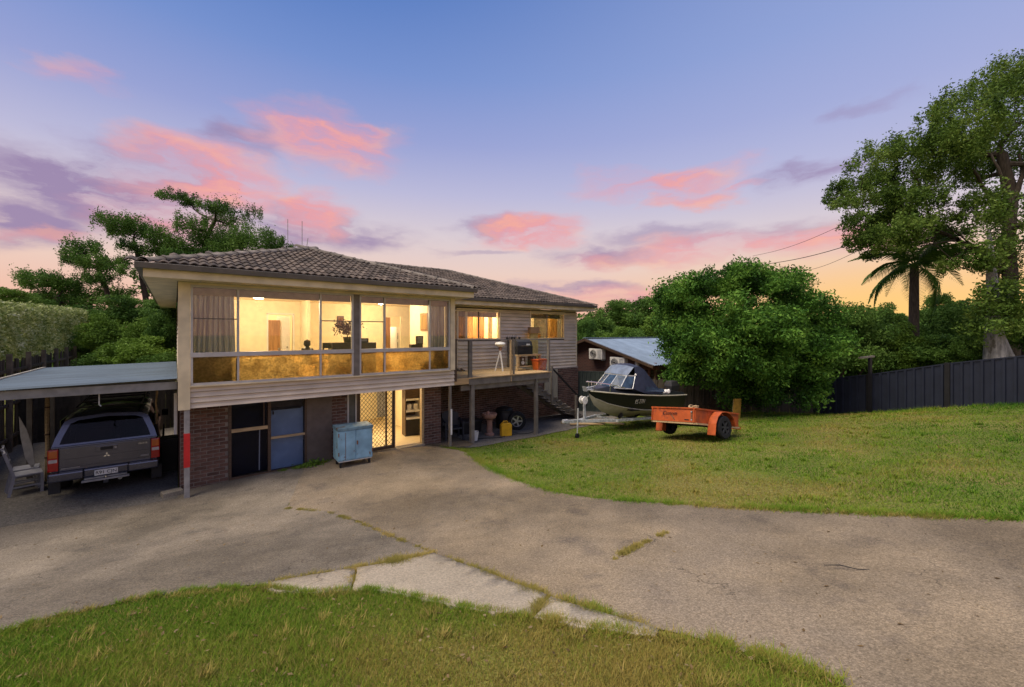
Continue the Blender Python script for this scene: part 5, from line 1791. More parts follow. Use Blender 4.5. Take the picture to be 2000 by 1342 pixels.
wp = MB().bar((5.02, 0, .28), (5.10, 0, 1.12), .09, .07).obj('winch_post', M['galv'], btr)
MB().lathe([(.0, -.1), (.14, -.1), (.14, -.07), (.06, -.06), (.06, .06), (.14, .07), (.14, .1), (0, .1)], 14, (5.13, 0, 1.0), axis='Y').obj('winch_drum', M['white'], wp)
MB().bar((5.12, .1, 1.0), (5.12, .24, 1.18), .02).obj('winch_handle', M['galv'], wp)
jk = MB().tube([(5.55, .16, .12), (5.55, .16, .75)], .03, 8).obj('jockey_stand', M['galv'], btr)
zj = gz(*(4.83 * math.cos(HB) - .16 * math.sin(HB) + SB.x, 4.83 * math.sin(HB) + .16 * math.cos(HB) + SB.y)) - tr0 - .045 * 4.83
MB().lathe([(0, -.03), (.09, -.03), (.09, .03), (0, .03)], 14, (5.55, .16, zj + .09), axis='Y').obj('jockey_wheel', M['rubber'], jk)
MB().tube([(5.55, .16, zj + .09), (5.55, .16, .2)], .022, 6).obj('jockey_leg', M['galv'], jk)
MB().box(5.9, 6.15, -.06, .06, .24, .36).obj('coupling', M['galv'], btr, bevel=.02)
wpn = Vector((SB.x + 5.3 * math.cos(HB), SB.y + 5.3 * math.sin(HB)))
for k in range(4):
    p = ground(1128 + k * 19, 826 + (k % 2) * 5)
    o = MB().box(-.7, .7, -.09, .09, 0, .05).obj('timber_plank', M['pale_wood'], None, bevel=.006, loc=(p[0], p[1], gz(*p) + .012 + .03 * k), rot=(0, 0, .2 - .23 * k))
    tag(o, ['weathered plank on the grass left of the boat trailer winch, leftmost of the planks', 'weathered plank lying under the winch post of the boat trailer', 'weathered plank lying across others by the boat trailer', 'weathered plank on the grass under the bow of the boat, rightmost of the planks'][k], 'plank', 'planks lying by the boat trailer')

# ------------------------------------------------------------------ orange box trailer
M['orange'] = mat('orange', (.40, .078, .016), .55, var=.18, scale=4, bump=.1, col2=(.28, .06, .02), c2lo=.50, c2hi=.64, c2scale=5)
ea, eb = (.515, -.857), (.857, .515)
RC = Vector((5.22, 11.9)) - .765 * Vector(ea)
otr = thing('box_trailer', 'weathered orange box trailer tilted nose-down on the lawn in front of the boat', 'trailer', (RC.x, RC.y, .93), 0, rot=(-.125, .17, math.atan2(eb[1], eb[0])))
BL, BW, BH = 2.1, .765, .385
bx = MB().box(0, BL, -BW, BW, 0, .03).box(0, BL, -BW, -BW + .03, .03, BH).box(0, BL, BW - .03, BW, .03, BH).box(BL - .03, BL, -BW + .03, BW - .03, .03, BH)
bx.obj('box', M['orange'], otr)
gt = MB().prism([(-.06, .0), (-.02, .0), (.02, BH), (-.03, BH)], 'Y', -BW, BW).obj('tailgate', M['orange'], otr)
MB().box(-.06, .03, -BW - .012, BW + .012, BH - .005, BH + .035).obj('tailgate_rim', M['orange'], gt, bevel=.008)
for y in (-.73, .73):
    MB().bar((-.065, y, .0), (-.04, y, BH), .05, .03).obj('tailgate_stile', M['orange'], gt)
for s in (-1, 1):
    MB().bar((0, s * (BW + .004), BH + .012), (BL, s * (BW + .004), BH + .012), .05, .045).obj('side_rim', M['orange'], otr)
    MB().box(.0, BL, s * BW - .03, s * BW + .03, -.05, .0).obj('chassis_rail', M['pale_wood'] if s < 0 else M['orange'], otr)
    for x in (.55, 1.55):
        MB().box(x - .02, x + .02, s * BW - .012 if s < 0 else s * BW, s * BW if s < 0 else s * BW + .012, .03, BH - .02).obj('side_stay', M['orange'], otr)
MB().box(-.05, .0, -BW, BW, -.05, .0).obj('rear_rail', M['pale_wood'], otr)
MB().box(-.055, -.03, -.68, -.62, .05, .33).obj('latch_plate', M['rust'], gt)
for z in (.07, .3):
    MB().lathe([(0, -.07), (.02, -.07), (.022, -.04)], 8, (0, -.65, z), axis='X').obj('latch_bolt', M['galv'], gt)
text('scrawl', 'Custom', .16, M['black'], gt, (-.058, .10, .24), (PI / 2 - .1, 0, -PI / 2), .001, shear=.4)
MB().prism([(-.02, .17), (.05, .20), (-.06, .06), (-.10, .05)], 'X', -.068, -.054).obj('dark_scuff', M['rust'], gt)
MB().box(-.062, -.05, -.56, -.42, .055, .085).obj('maker_plate', M['black'], gt)
for s in (-1, 1):
    a0, a1 = sorted((s * (BW + .02), s * (BW + .27)))
    prof = [(.47, -.30), (.52, .02), (.62, .22), (.80, .36), (1.0, .39), (1.2, .36), (1.40, .22), (1.50, .0)]
    gd = MB()
    gd.loft([[(x, a0, z), (x, a1, z), (x + .01, a1, z - .015), (x + .01, a0, z - .015)] for x, z in prof])
    ys = a1 if s < 0 else a0
    gd.add([(x, ys, z) for x, z in prof[:4]] + [(.66, ys, -.30), (.66, ys, .0), (.72, ys, .16), (.85, ys, .28)], [(0, 1, 5, 4), (1, 2, 6, 5), (2, 3, 7, 6)])
    gd.obj('mudguard', M['orange'], otr)
    ty = wheel_parts(otr, 1.0, s * (BW + .16), -.06, .335, .19, M['plastic'], side=s)
    ty.rotation_euler = (0, 0, PI / 2)
    if s < 0:
        for c in ty.children:
            pass
MB().bar((1.0, -.95, -.06), (1.0, .95, -.06), .06).obj('axle', M['black'], otr)
mb = MB()
for s in (-1, 1):
    mb.bar((BL, s * .6, -.02), (3.2, 0, -.02), .05, .08)
mb.bar((3.1, 0, -.02), (3.5, 0, -.02), .06, .08)
mb.obj('drawbar', M['orange'], otr)
rp = thing('rope_bundle', 'tan coiled rope bundle lying on the corner of the orange trailer', 'rope', Vector((RC.x, RC.y, .93)) + Vector((ea[0] * .55 + eb[0] * .2, ea[1] * .55 + eb[1] * .2, .45)), .4)
mb = MB()
mb.tube([(math.cos(a) * (.15 + .02 * math.sin(3 * a)), math.sin(a) * .1, .03 * math.sin(2.3 * a) + .004 * a) for a in np.linspace(0, 6 * PI, 60)], .018, 6)
mb.obj('coil', M['pale_wood'], rp)

# ------------------------------------------------------------------ neighbouring house
AX, AY = 4.45, 24.0
nb_h = thing('neighbour_house', 'brown brick gabled house with blue-grey metal roof beyond the boat', 'house', (AX, AY, 0), TH - PI / 2)
bmn = bpy.data.materials.new('far_brick')
bmn.use_nodes = True
_nt = bmn.node_tree
_tc = nn(_nt, 'ShaderNodeTexCoord')
_mp = nn(_nt, 'ShaderNodeMapping')
_mp.inputs['Rotation'].default_value = (PI / 2, 0, 0)
link(_nt, _tc.outputs['Object'], _mp.inputs[0])
_bt = nn(_nt, 'ShaderNodeTexBrick')
_bt.inputs['Scale'].default_value = 1
_bt.inputs['Brick Width'].default_value = .24
_bt.inputs['Row Height'].default_value = .086
_bt.inputs['Mortar Size'].default_value = .007
_bt.inputs['Color1'].default_value = (.11, .045, .034, 1)
_bt.inputs['Color2'].default_value = (.075, .032, .026, 1)
_bt.inputs['Mortar'].default_value = (.13, .10, .085, 1)
link(_nt, _mp.outputs[0], _bt.inputs[0])
link(_nt, _bt.outputs[0], _nt.nodes['Principled BSDF'].inputs['Base Color'])
_nt.nodes['Principled BSDF'].inputs['Roughness'].default_value = .9
zA, zEv, hw2 = 3.28, 2.0, 4.35
MB().prism([(-3.9, -1.5), (3.6, -1.5), (3.6, 2.14), (0, zA - .06), (-3.9, 2.06)], 'Y', 0, .2).obj('gable_wall', bmn, nb_h)
MB().box(3.4, 3.6, .2, 12, -1.5, 2.1).box(-3.9, -3.7, .2, 12, -1.5, 2.1).obj('side_wall', bmn, nb_h)
M['blue_roof'] = mat('blue_roof', (.22, .29, .37), .45, metal=.3, var=.12, scale=2, rnd=.1)
for s in (1, -1):
    for k in range(17):
        y0 = -.45 + k * .76
        pr = []
        for i in range(17):
            u = i / 16
            pr.append((y0 + .77 * u, (.022 if i % 4 in (1, 2) else -.0)))
        mb = MB()
        mb.loft([[(0, y, zA + h) for y, h in pr], [(s * hw2, y, zEv + h) for y, h in pr]], cap=False, close=False)
        mb.obj('roof_sheet', M['blue_roof'], nb_h)
MB().bar((0, -.46, zA + .04), (0, 12.5, zA + .04), .25, .03).obj('ridge_cap', M['blue_roof'], nb_h)
for s in (1, -1):
    MB().bar((0, -.42, zA - .06), (s * hw2, -.42, zEv - .06), .04, .16).obj('barge_board', M['dark_wood'], nb_h)
for x in (3.75, 4.1):
    MB().box(x - .06, x + .06, .1, .22, -1.5, 2.1).obj('veranda_post', M['rust'], nb_h)
MB().box(3.6, 4.3, .05, .2, 1.75, 1.98).obj('veranda_beam', M['rust'], nb_h)


def gable(px, py):
    """point of the gable wall seen at (px, py)"""
    k = (px - 1000) / F
    w = (k * AY - AX) / (UY + k * UX)
    return w, CAMZ - (py - HZ) / F * (AY - w * UX)


for (px, py, lab) in ((1171, 691, 'white air conditioner unit high on the neighbouring brick gable, left one'), (1213, 708, 'white air conditioner unit on the neighbouring gable just above the boat canopy')):
    w, z = gable(px, py)
    a = thing('air_conditioner', lab, 'air conditioner', (AX + w * UY, AY - w * UX, z), TH - PI / 2)
    MB().box(-.46, .46, -.36, -.03, -.29, .29).obj('case', M['white'], a, bevel=.02)
    MB().lathe([(0, -.375), (.22, -.372), (.235, -.355)], 18, (-.16, 0, 0), axis='Y').obj('fan_opening', M['plastic'], a)
    for r in (.08, .15, .21):
        MB().tube([(-.16 + r * math.cos(q), -.38, r * math.sin(q)) for q in np.linspace(0, 2 * PI, 17)], .008, 4).obj('fan_guard', M['white'], a)
    mb = MB()
    for k in range(7):
        mb.box(.15, .42, -.368, -.355, -.22 + k * .065, -.19 + k * .065)
    mb.obj('louvre', M['galv'], a)
    MB().box(-.4, -.34, -.3, .02, -.36, -.29).box(.34, .4, -.3, .02, -.36, -.29).obj('bracket', M['galv'], a)
w, z = gable(1247, 712)
ml = thing('wall_lantern', 'white wall lantern on the right corner of the neighbouring brick gable', 'lantern', (AX + w * UY, AY - w * UX, z), TH - PI / 2)
MB().box(-.08, .08, -.2, -.03, -.2, .2).obj('case', M['white'], ml, bevel=.02)
MB().box(-.03, .03, -.1, .02, .2, .26).obj('bracket', M['galv'], ml)

# ------------------------------------------------------------------ fences at the back and on the right
M['green_steel'] = mat('green_steel', (.045, .06, .05), .55, var=.12)
M['navy_steel'] = mat('navy_steel', (.014, .018, .033), .5, var=.12, scale=3)


def rib_profile(n, pitch):
    out = []
    for i in range(n):
        x = i * pitch
        out += [(x, 0), (x + pitch * .28, 0), (x + pitch * .34, -.055), (x + pitch * .58, -.055), (x + pitch * .64, 0)]
    out.append((n * pitch, 0))
    return out


def steel_fence(name, label, pts, height, m, pitch, post_extra=.04, npan=9):
    """ribbed sheets between posts, raked along the ground from point to point"""
    f = thing(name, label, 'fence', (0, 0, 0))
    for (ax_, ay_), (bx_, by_) in zip(pts[:-1], pts[1:]):
        a, b = Vector((ax_, ay_)), Vector((bx_, by_))
        L = (b - a).length
        d = (b - a) / L
        nrm = Vector((-d.y, d.x))
        n = max(1, round(L / pitch))
        pr = rib_profile(n, L / n)
        za, zb = gz(a.x, a.y), gz(b.x, b.y)
        lo, hi = [], []
        for s, o in pr:
            p = a + d * s + nrm * o
            g = za + (zb - za) * s / L
            lo.append((p.x, p.y, g - .05))
            hi.append((p.x, p.y, g + height))
        MB().loft([lo, hi], cap=False, close=False).obj('panel', m, f)
        up3 = Vector((0, 0, 1))
        MB().bar((a.x, a.y, za + height + .01), (b.x, b.y, zb + height + .01), .05, .05).obj('top_rail', m, f)
        MB().bar((a.x, a.y, za + .04), (b.x, b.y, zb + .04), .05, .06).obj('bottom_rail', m, f)
    for (x, y) in pts:
        g = gz(x, y)
        r = math.atan2(pts[1][1] - pts[0][1], pts[1][0] - pts[0][0])
        MB().box(-.075, .075, -.075, .05, -.2, height + post_extra).obj('post', M['black'], f, loc=(x, y, g), rot=(0, 0, r))
    return f


FA, FB = Vector((14.3, 19.6)), Vector((16.8, 13.8))
fp = [tuple(FA.lerp(FB, s)) for s in (-.04, .32, .71, 1.12, 1.5, 1.9)]
steel_fence('steel_fence', 'navy ribbed steel fence climbing the slope at the right of the lawn', fp, 1.62, M['navy_steel'], .27)
g1 = Vector((.1427 * 20.9, 20.9))
g2 = Vector((.232 * 20.3, 20.3))
g3 = Vector((.30 * 20.1, 20.1))
steel_fence('steel_fence', 'dark green ribbed steel fence between the house corner and the boat', [tuple(g1), tuple(g2), tuple(g3)], 1.95, M['green_steel'], .2)
pf = thing('timber_fence', 'weathered grey paling fence behind the boat and the round tree', 'fence', (0, 0, 0))
p0, p1 = g3, Vector((14.35, 19.75))
M['paling'] = mat('paling', (.085, .07, .055), .9, var=.35, scale=4, stretch=(3, 3, .4), rnd=.35)
pl_me = MB().box(-.055, .055, -.01, .01, 0, 1.62).mesh('paling', M['paling'])
L = (p1 - p0).length
dr_ = (p1 - p0) / L
for k in range(int(L / .118)):
    q = p0 + dr_ * (k * .118 + .06)
    o = mobj('paling', pl_me, pf)
    o.matrix_local = tx(q.x, q.y + random.uniform(-.008, .008), gz(q.x, q.y) - .03 + random.uniform(-.04, .03), 0, random.uniform(-.015, .015), math.atan2(dr_.y, dr_.x))
for h in (.3, 1.3):
    pts_ = [p0 + dr_ * s for s in np.linspace(0, L, 8)]
    for a, b in zip(pts_[:-1], pts_[1:]):
        MB().bar((a.x, a.y + .05, gz(a.x, a.y) + h), (b.x, b.y + .05, gz(b.x, b.y) + h), .05, .09).obj('rail', M['paling'], pf)
# posts and bits along the fences
kq = (1697 - 1000) / F
sq = (kq * FA.y - FA.x) / ((FB.x - FA.x) - kq * (FB.y - FA.y))
q = tuple(FA.lerp(FB, sq))
tpst = thing('timber_post', 'tall dark timber post with short crossarm rising in front of the navy fence', 'post', (q[0] - .12, q[1] - .2, gz(*q)), .2)
MB().box(-.05, .05, -.05, .05, -.2, 2.35).obj('shaft', M['black'], tpst)
MB().bar((-.55, 0, 2.36), (.2, 0, 2.42), .09, .07).obj('crossarm', M['grey_post'], tpst)
q = ground(1438, 818)
yb = thing('yellow_board', 'weathered yellow board standing upright behind the orange trailer', 'board', (q[0], q[1], gz(*q)), 0, rot=(.08, 0, .3))
MB().box(-.17, .17, -.03, .03, -.1, .82).obj('panel', mat('yellow_paint', (.40, .22, .03), .7, var=.3, scale=6, col2=(.12, .07, .03), c2lo=.55, c2hi=.62), yb, bevel=.006)
MB().box(-.14, .14, .03, .08, -.1, .78).obj('stake', M['pale_wood'], yb)


# ------------------------------------------------------------------ vegetation
def leaf_arrays(P, size, aspect=.42, up=.25, var=.35, droop=0.0):
    n = len(P)
    d = rng.normal(size=(n, 3))
    d[:, 2] -= droop
    d /= np.linalg.norm(d, axis=1)[:, None]
    e = rng.normal(size=(n, 3))
    e[:, 2] *= (1 - up)
    e = np.cross(d, e)
    e /= np.linalg.norm(e, axis=1)[:, None] + 1e-9
    s = size * (1 + var * rng.uniform(-1, 1, n))[:, None]
    a, b = d * s * .5, e * s * .5 * aspect
    V = np.stack([P - a, P + b - a * .1, P + a, P - b - a * .1], 1).reshape(-1, 3)
    return V


def quads(V):
    return np.arange(len(V), dtype=np.int32).reshape(-1, 4)


def clump_points(cl, n_per_m2, shell=.62, fuzz=.07, far=1.28):
    """points through a set of leafy clumps (cx, cy, cz, rx, ry, rz), denser towards their skins"""
    out = []
    for (cx_, cy_, cz_, rx, ry, rz) in cl:
        n = int(n_per_m2 * (rx * ry + ry * rz + rx * rz) * 4.2)
        d = rng.normal(size=(n, 3))
        d /= np.linalg.norm(d, axis=1)[:, None]
        ph = rng.uniform(0, 6.28, 3)
        lump = 1 + .22 * np.sin(d[:, 0] * 4.1 + ph[0]) * np.sin(d[:, 1] * 3.7 + ph[1]) + .15 * np.sin(d[:, 2] * 7 + ph[2])
        r = (shell + (1 - shell) * rng.uniform(0, 1, n) ** .7) * lump
        r *= np.where(rng.uniform(0, 1, n) < .18, rng.uniform(.3, 1, n), 1)
        r *= np.where(rng.uniform(0, 1, n) < fuzz, rng.uniform(1, far, n), 1)
        out.append(np.array([cx_, cy_, cz_]) + d * r[:, None] * np.array([rx, ry, rz]))
    return np.concatenate(out)


def crown(name, cl, dens, size, m, parent, base, shell=.62, fuzz=.07, far=1.28, **kw):
    P = clump_points(cl, dens, shell, fuzz, far) - np.array(base)
    V = leaf_arrays(P, size, **kw)
    return mobj(name, np_mesh(name, V, quads(V), m), parent)


def envelope(c, r, n, rc, seed=0, zmin=None):
    """clumps spread over an ellipsoid's skin and inside it"""
    rr = np.random.default_rng(seed)
    out = []
    while len(out) < n:
        d = rr.normal(size=3)
        d /= np.linalg.norm(d)
        k = rr.uniform(.55, 1.0) if rr.uniform() < .8 else rr.uniform(.2, .6)
        p = np.array(c) + d * np.array(r) * k
        if zmin is not None and p[2] < zmin:
            continue
        s = rc * rr.uniform(.7, 1.35)
        out.append((p[0], p[1], p[2], s * rr.uniform(.9, 1.25), s * rr.uniform(.9, 1.25), s * rr.uniform(.65, .9)))
    return out


def limb(mb, p, q, r0, r1, bend=.2, n=5, seg=6, rr=random):
    p, q = Vector(p), Vector(q)
    L = (q - p).length
    side = Vector((rr.uniform(-1, 1), rr.uniform(-1, 1), rr.uniform(-.2, .5))) * L * bend * .3
    pts, rad = [], []
    for i in range(n + 1):
        f = i / n
        pts.append(p.lerp(q, f) + side * math.sin(PI * f) + Vector((rr.uniform(-1, 1), rr.uniform(-1, 1), 0)) * L * .012)
        rad.append(r0 + (r1 - r0) * f)
    mb.tube(pts, rad, seg, cap=False)
    return pts


L_ROUND = leaf_mat('leaf_round', [(.010, .030, .006), (.040, .11, .016), (.09, .21, .03), (.17, .32, .05)], nscale=1.1, amp=2.4)
L_GUM = leaf_mat('leaf_gum', [(.022, .05, .009), (.07, .13, .02), (.12, .195, .034), (.18, .25, .05)], nscale=.9, amp=2.2)
L_FAR = leaf_mat('leaf_far', [(.022, .06, .014), (.06, .13, .024), (.10, .195, .036), (.155, .265, .055)], nscale=.5, amp=2.2)
L_BRIGHT = leaf_mat('leaf_bright', [(.06, .11, .016), (.11, .20, .028), (.17, .28, .045)], nscale=.8)
L_HEDGE = leaf_mat('leaf_hedge', [(.06, .11, .02), (.21, .27, .08), (.42, .46, .2), (.80, .80, .56)], nscale=2.0)
BARK = mat('bark', (.055, .042, .032), .95, var=.35, scale=6, stretch=(3, 3, .6), bump=.6, bscale=20)
BARK_PALE = mat('bark_pale', (.27, .26, .25), .9, var=.4, scale=5, stretch=(2, 2, .6), bump=.8, bscale=9, col2=(.10, .09, .075), c2lo=.52, c2hi=.64, c2scale=2.5)

# the round dense tree
q = ground(1492, 806)
rt = thing('round_tree', 'large round dense dark green tree behind the orange trailer', 'tree', (q[0], q[1], gz(*q)))
bz_ = (q[0], q[1], gz(*q))
c1_ = at(1455, 640, 18.0)
c2_ = at(1600, 660, 18.4)
c3_ = at(1350, 690, 17.6)
c4_ = at(1500, 755, 17.6)
cl = envelope(c1_, (3.5, 2.8, 2.6), 92, .64, 1) + envelope(c3_, (1.35, 1.5, 1.75), 34, .55, 3) + envelope(c4_, (2.2, 1.5, .95), 32, .5, 4, .7)
cl += envelope(at(1455, 550, 18.0), (2.4, 1.6, .7), 34, .5, 5) + envelope(at(1340, 590, 17.8), (1.0, 1.2, 1.0), 18, .5, 15) + envelope(at(1575, 650, 18.1), (1.1, 1.4, 1.8), 26, .5, 6, 1.6)
crown('crown', cl, 135, .135, L_ROUND, rt, bz_, shell=.5, fuzz=.14, far=1.4)
mb = MB()
for k in range(6):
    a = k * 1.05
    b0 = Vector((math.cos(a) * .25, math.sin(a) * .25, -.1))
    t_ = Vector((math.cos(a) * random.uniform(1.2, 2.4), math.sin(a) * random.uniform(.6, 1.6), random.uniform(2.2, 4.2)))
    pts = limb(mb, b0, t_, .13, .05)
    for j in range(3):
        limb(mb, pts[2 + j], pts[2 + j] + Vector((random.uniform(-1.2, 1.2), random.uniform(-1, 1), random.uniform(.4, 1.4))), .05, .015)
mb.obj('trunk', BARK, rt, smooth=True)


q2 = ((1640 - 1000) / F * 21.0, 21.0)
st2 = thing('leafy_tree', 'lighter leafy tree standing behind the fence at the right side of the round tree', 'tree', (q2[0], q2[1], gz(*q2)))
cl = envelope(at(1635, 665, 21), (2.0, 1.8, 1.9), 40, .6, 2) + envelope(at(1690, 640, 21.3), (.9, .9, 1.0), 14, .45, 21)
crown('crown', cl, 110, .13, L_FAR, st2, (q2[0], q2[1], gz(*q2)), shell=.45, fuzz=.18, far=1.4)
mb = MB()
for k in range(4):
    limb(mb, (0, 0, -.1), (random.uniform(-1, 1), random.uniform(-.6, .6), random.uniform(2, 3.6)), .12, .03)
mb.obj('trunk', BARK, st2, smooth=True)


def pad_tree(name, label, base, pads, m, dens, size, bark, fork, r0, cat='tree', flat=.55, seed=0, extra=3, group=None):
    rr = random.Random(seed)
    t = thing(name, label, cat, base, 0, group)
    cl = []
    mb = MB()
    bv = Vector(base)
    fk = [Vector(f) - bv for f in fork]
    pts, rad = [Vector((0, 0, -.2))], [r0 * 1.35]
    for i, f in enumerate(fk):
        pts.append(f)
        rad.append(r0 * (1 - .35 * (i + 1) / len(fk)))
    # smooth trunk
    sp, sr = [], []
    for i in range(len(pts) - 1):
        for k in range(4):
            f = k / 4
            sp.append(pts[i].lerp(pts[i + 1], f) + Vector((rr.uniform(-1, 1), rr.uniform(-1, 1), 0)) * r0 * .12)
            sr.append(rad[i] + (rad[i + 1] - rad[i]) * f)
    sp.append(pts[-1])
    sr.append(rad[-1])
    mb.tube(sp, sr, 10, cap=False)
    nodes = [(p, r, 0) for p, r in zip(sp, sr) if p.z > sp[-1].z * .35]
    todo = [(Vector(c) - bv, rx, ry, rz) for c, rx, ry, rz in pads]
    order = []
    while todo:
        best = min(((n, i) for n in range(len(nodes)) for i in range(len(todo))), key=lambda w: (nodes[w[0]][0] - todo[w[1]][0]).length + max(0, nodes[w[0]][0].z - todo[w[1]][0].z) * 1.5 + nodes[w[0]][2] * .12)
        nd, pd = nodes[best[0]], todo.pop(best[1])
        order.append(pd)
        c, rx, ry, rz = pd
        lr = max(.02, min(nd[1] * .72, r0 * .45))
        lp = limb(mb, nd[0], c + Vector((0, 0, -rz * .25)), lr, lr * .45, .4, 6, 6, rr)
        for i_, p_ in enumerate(lp[2:]):
            nodes.append((p_, lr * (1 - .55 * (i_ + 2) / 6), nd[2] + 1))
        for k in range(extra):
            limb(mb, lp[rr.choice((3, 4, 5))], c + Vector((rr.uniform(-.85, .85) * rx, rr.uniform(-.85, .85) * ry, rr.uniform(-.3, .5) * rz)), lr * .35, .008, .4, 4, 4, rr)
    for (c, rx, ry, rz) in order:
        nsub = min(30, max(7, int(rx * ry * 8 / max(.18, rz * rz * .8))))
        for k in range(nsub):
            a = rr.uniform(0, 2 * PI)
            q_ = math.sqrt(rr.random())
            s = rr.uniform(.19, .36)
            cl.append((base[0] + c.x + math.cos(a) * q_ * rx * .92, base[1] + c.y + math.sin(a) * q_ * ry * .92, base[2] + c.z + rr.uniform(-.45, .5) * rz, s * rx * .8, s * ry * .8, max(.16, rz * flat * rr.uniform(.6, 1.05))))
    crown('crown', cl, dens, size, m, t, base, shell=.35, fuzz=.38, far=1.6)
    mb.obj('trunk', bark, t, smooth=True)
    return t


def pads_at(lst, Y, dy=.5, yv=1.5, seed=0, k_=1.0):
    rr = random.Random(seed)
    out = []
    for px, py, rx, ry in lst:
        y = Y + rr.uniform(-yv, yv)
        k = y / F * k_
        out.append((at(px, py, y), rx * k, max(rx, ry) * k * .9, ry * k))
    return out


def gpt(px, Y):
    x = (px - 1000) / F * Y
    return (x, Y, gz(x, Y))


b = gpt(388, 31)
pad_tree('spreading_tree', 'tall spreading tree with layered crowns rising right behind the roof ridge', b,
         pads_at([(345, 384, 36, 9), (372, 396, 22, 8), (418, 406, 32, 13), (375, 440, 36, 22), (448, 432, 44, 34), (492, 414, 20, 19), (430, 472, 62, 26), (495, 470, 50, 26), (545, 488, 28, 14), (524, 456, 15, 8), (538, 470, 20, 10), (400, 490, 55, 16)], 31, seed=2),
         L_FAR, 85, .13, BARK, [at(392, 560, 31), at(398, 480, 31), at(420, 430, 31)], .2, seed=2, extra=3, flat=.85)
b = gpt(285, 29)
pad_tree('spreading_tree', 'spreading tree with layered crowns between the hedge and the house roof', b,
         pads_at([(222, 434, 40, 20), (265, 450, 42, 24), (310, 456, 30, 20), (330, 480, 34, 18), (300, 488, 40, 18), (248, 478, 24, 12), (345, 500, 30, 14), (230, 455, 20, 10)], 29, seed=3),
         L_FAR, 85, .13, BARK, [at(287, 600, 29), at(275, 530, 29), at(265, 480, 29)], .2, seed=3, extra=3, flat=.85)
b = gpt(220, 28)
pad_tree('spreading_tree', 'leaning tree with airy crowns standing above the end of the pale hedge', b,
         pads_at([(165, 488, 40, 22), (178, 515, 36, 18), (222, 512, 30, 16), (200, 545, 30, 16), (246, 530, 22, 14), (150, 510, 26, 14), (225, 575, 40, 16)], 28, seed=4),
         L_FAR, 85, .13, BARK, [at(222, 610, 28), at(205, 560, 28), at(190, 520, 28)], .17, seed=4, extra=3, flat=.85)
b = gpt(120, 27)
pad_tree('spreading_tree', 'low broad tree with flat crown standing over the middle of the pale hedge', b,
         pads_at([(95, 545, 48, 18), (62, 556, 22, 12), (128, 558, 40, 20), (110, 578, 50, 16), (150, 590, 40, 18), (85, 590, 36, 14)], 27, seed=5),
         L_FAR, 85, .13, BARK, [at(120, 620, 27), at(112, 580, 27)], .16, seed=5, extra=3, flat=.85)

# big gum-like tree on the right, with a limb reaching to the left
b = gpt(1978, 19.5)
pad_tree('tall_tree', 'very tall spreading tree with drooping foliage at the right edge behind the navy fence', b,
         pads_at([(1995, 135, 45, 30), (1940, 165, 50, 28), (1885, 200, 50, 30), (1835, 235, 40, 26), (1905, 255, 60, 36), (1985, 230, 50, 45), (1800, 285, 50, 28), (1855, 305, 60, 30), (1765, 300, 30, 20), (1722, 292, 36, 24), (1690, 322, 32, 24),
                  (1660, 372, 34, 20), (1628, 388, 24, 14), (1700, 388, 40, 22), (1742, 340, 40, 28), (1800, 352, 36, 36), (1672, 425, 24, 14), (1765, 410, 34, 18), (1960, 320, 44, 46), (2010, 420, 36, 60), (1905, 345, 34, 22), (1720, 450, 40, 18), (1692, 478, 26, 14),
                  (1935, 425, 30, 22), (1962, 470, 26, 50), (1850, 455, 30, 14), (1868, 495, 40, 12), (1965, 545, 26, 30), (1790, 440, 36, 22), (1745, 480, 30, 16), (1820, 395, 28, 16), (2040, 300, 50, 60), (1990, 380, 30, 40), (1745, 385, 44, 22), (1795, 382, 40, 24), (1845, 335, 44, 26), (1872, 285, 44, 26), (1930, 305, 44, 40), (1700, 352, 36, 18), (1955, 262, 44, 40), (1665, 440, 24, 12), (1700, 428, 36, 14), (1742, 425, 36, 16), (1805, 462, 40, 18), (1955, 410, 34, 40), (1900, 400, 26, 18), (1985, 180, 44, 30), (1650, 395, 26, 14), (1690, 465, 34, 16), (1755, 455, 40, 20), (1700, 500, 24, 10), (1830, 430, 36, 18), (1880, 520, 36, 16), (1935, 520, 26, 26), (1945, 575, 24, 24), (2030, 200, 50, 50), (1960, 500, 24, 34)], 19.5, seed=6, yv=2.2, k_=1.18),
         L_GUM, 88, .125, BARK, [at(1976, 600, 19.5), at(1968, 470, 19.5), at(1975, 380, 19.6), at(1955, 300, 19.6)], .30, seed=6, extra=4, flat=.75)
tall = [o for o in bpy.data.objects if o.name.startswith('tall_tree') and o.type == 'EMPTY'][0]
mb = MB()
bv = Vector(b)
for (pa, pb, r0, r1) in (((1970, 520), (1870, 468), .17, .09), ((1870, 468), (1760, 400), .09, .03), ((1968, 440), (1900, 330), .13, .05), ((1972, 400), (1990, 300), .12, .05), ((1920, 492), (1850, 440), .05, .02), ((1870, 468), (1800, 480), .05, .02), ((1968, 420), (1935, 300), .09, .04),
                         ((1820, 440), (1780, 330), .06, .02), ((1900, 480), (1850, 520), .04, .015)):
    limb(mb, at(pa[0], pa[1], 19.5) - bv, at(pb[0], pb[1], 19.3) - bv, r0, r1, .35, 7, 7)
for k in range(26):
    px, py = random.uniform(1720, 1960), random.uniform(400, 500)
    p = at(px, py, 19.5) - bv
    limb(mb, p, p + Vector((random.uniform(-1, .6), random.uniform(-.6, .6), random.uniform(-.5, .6))), .025, .008, .6, 5, 4)
mb.obj('limb', BARK, tall, smooth=True)

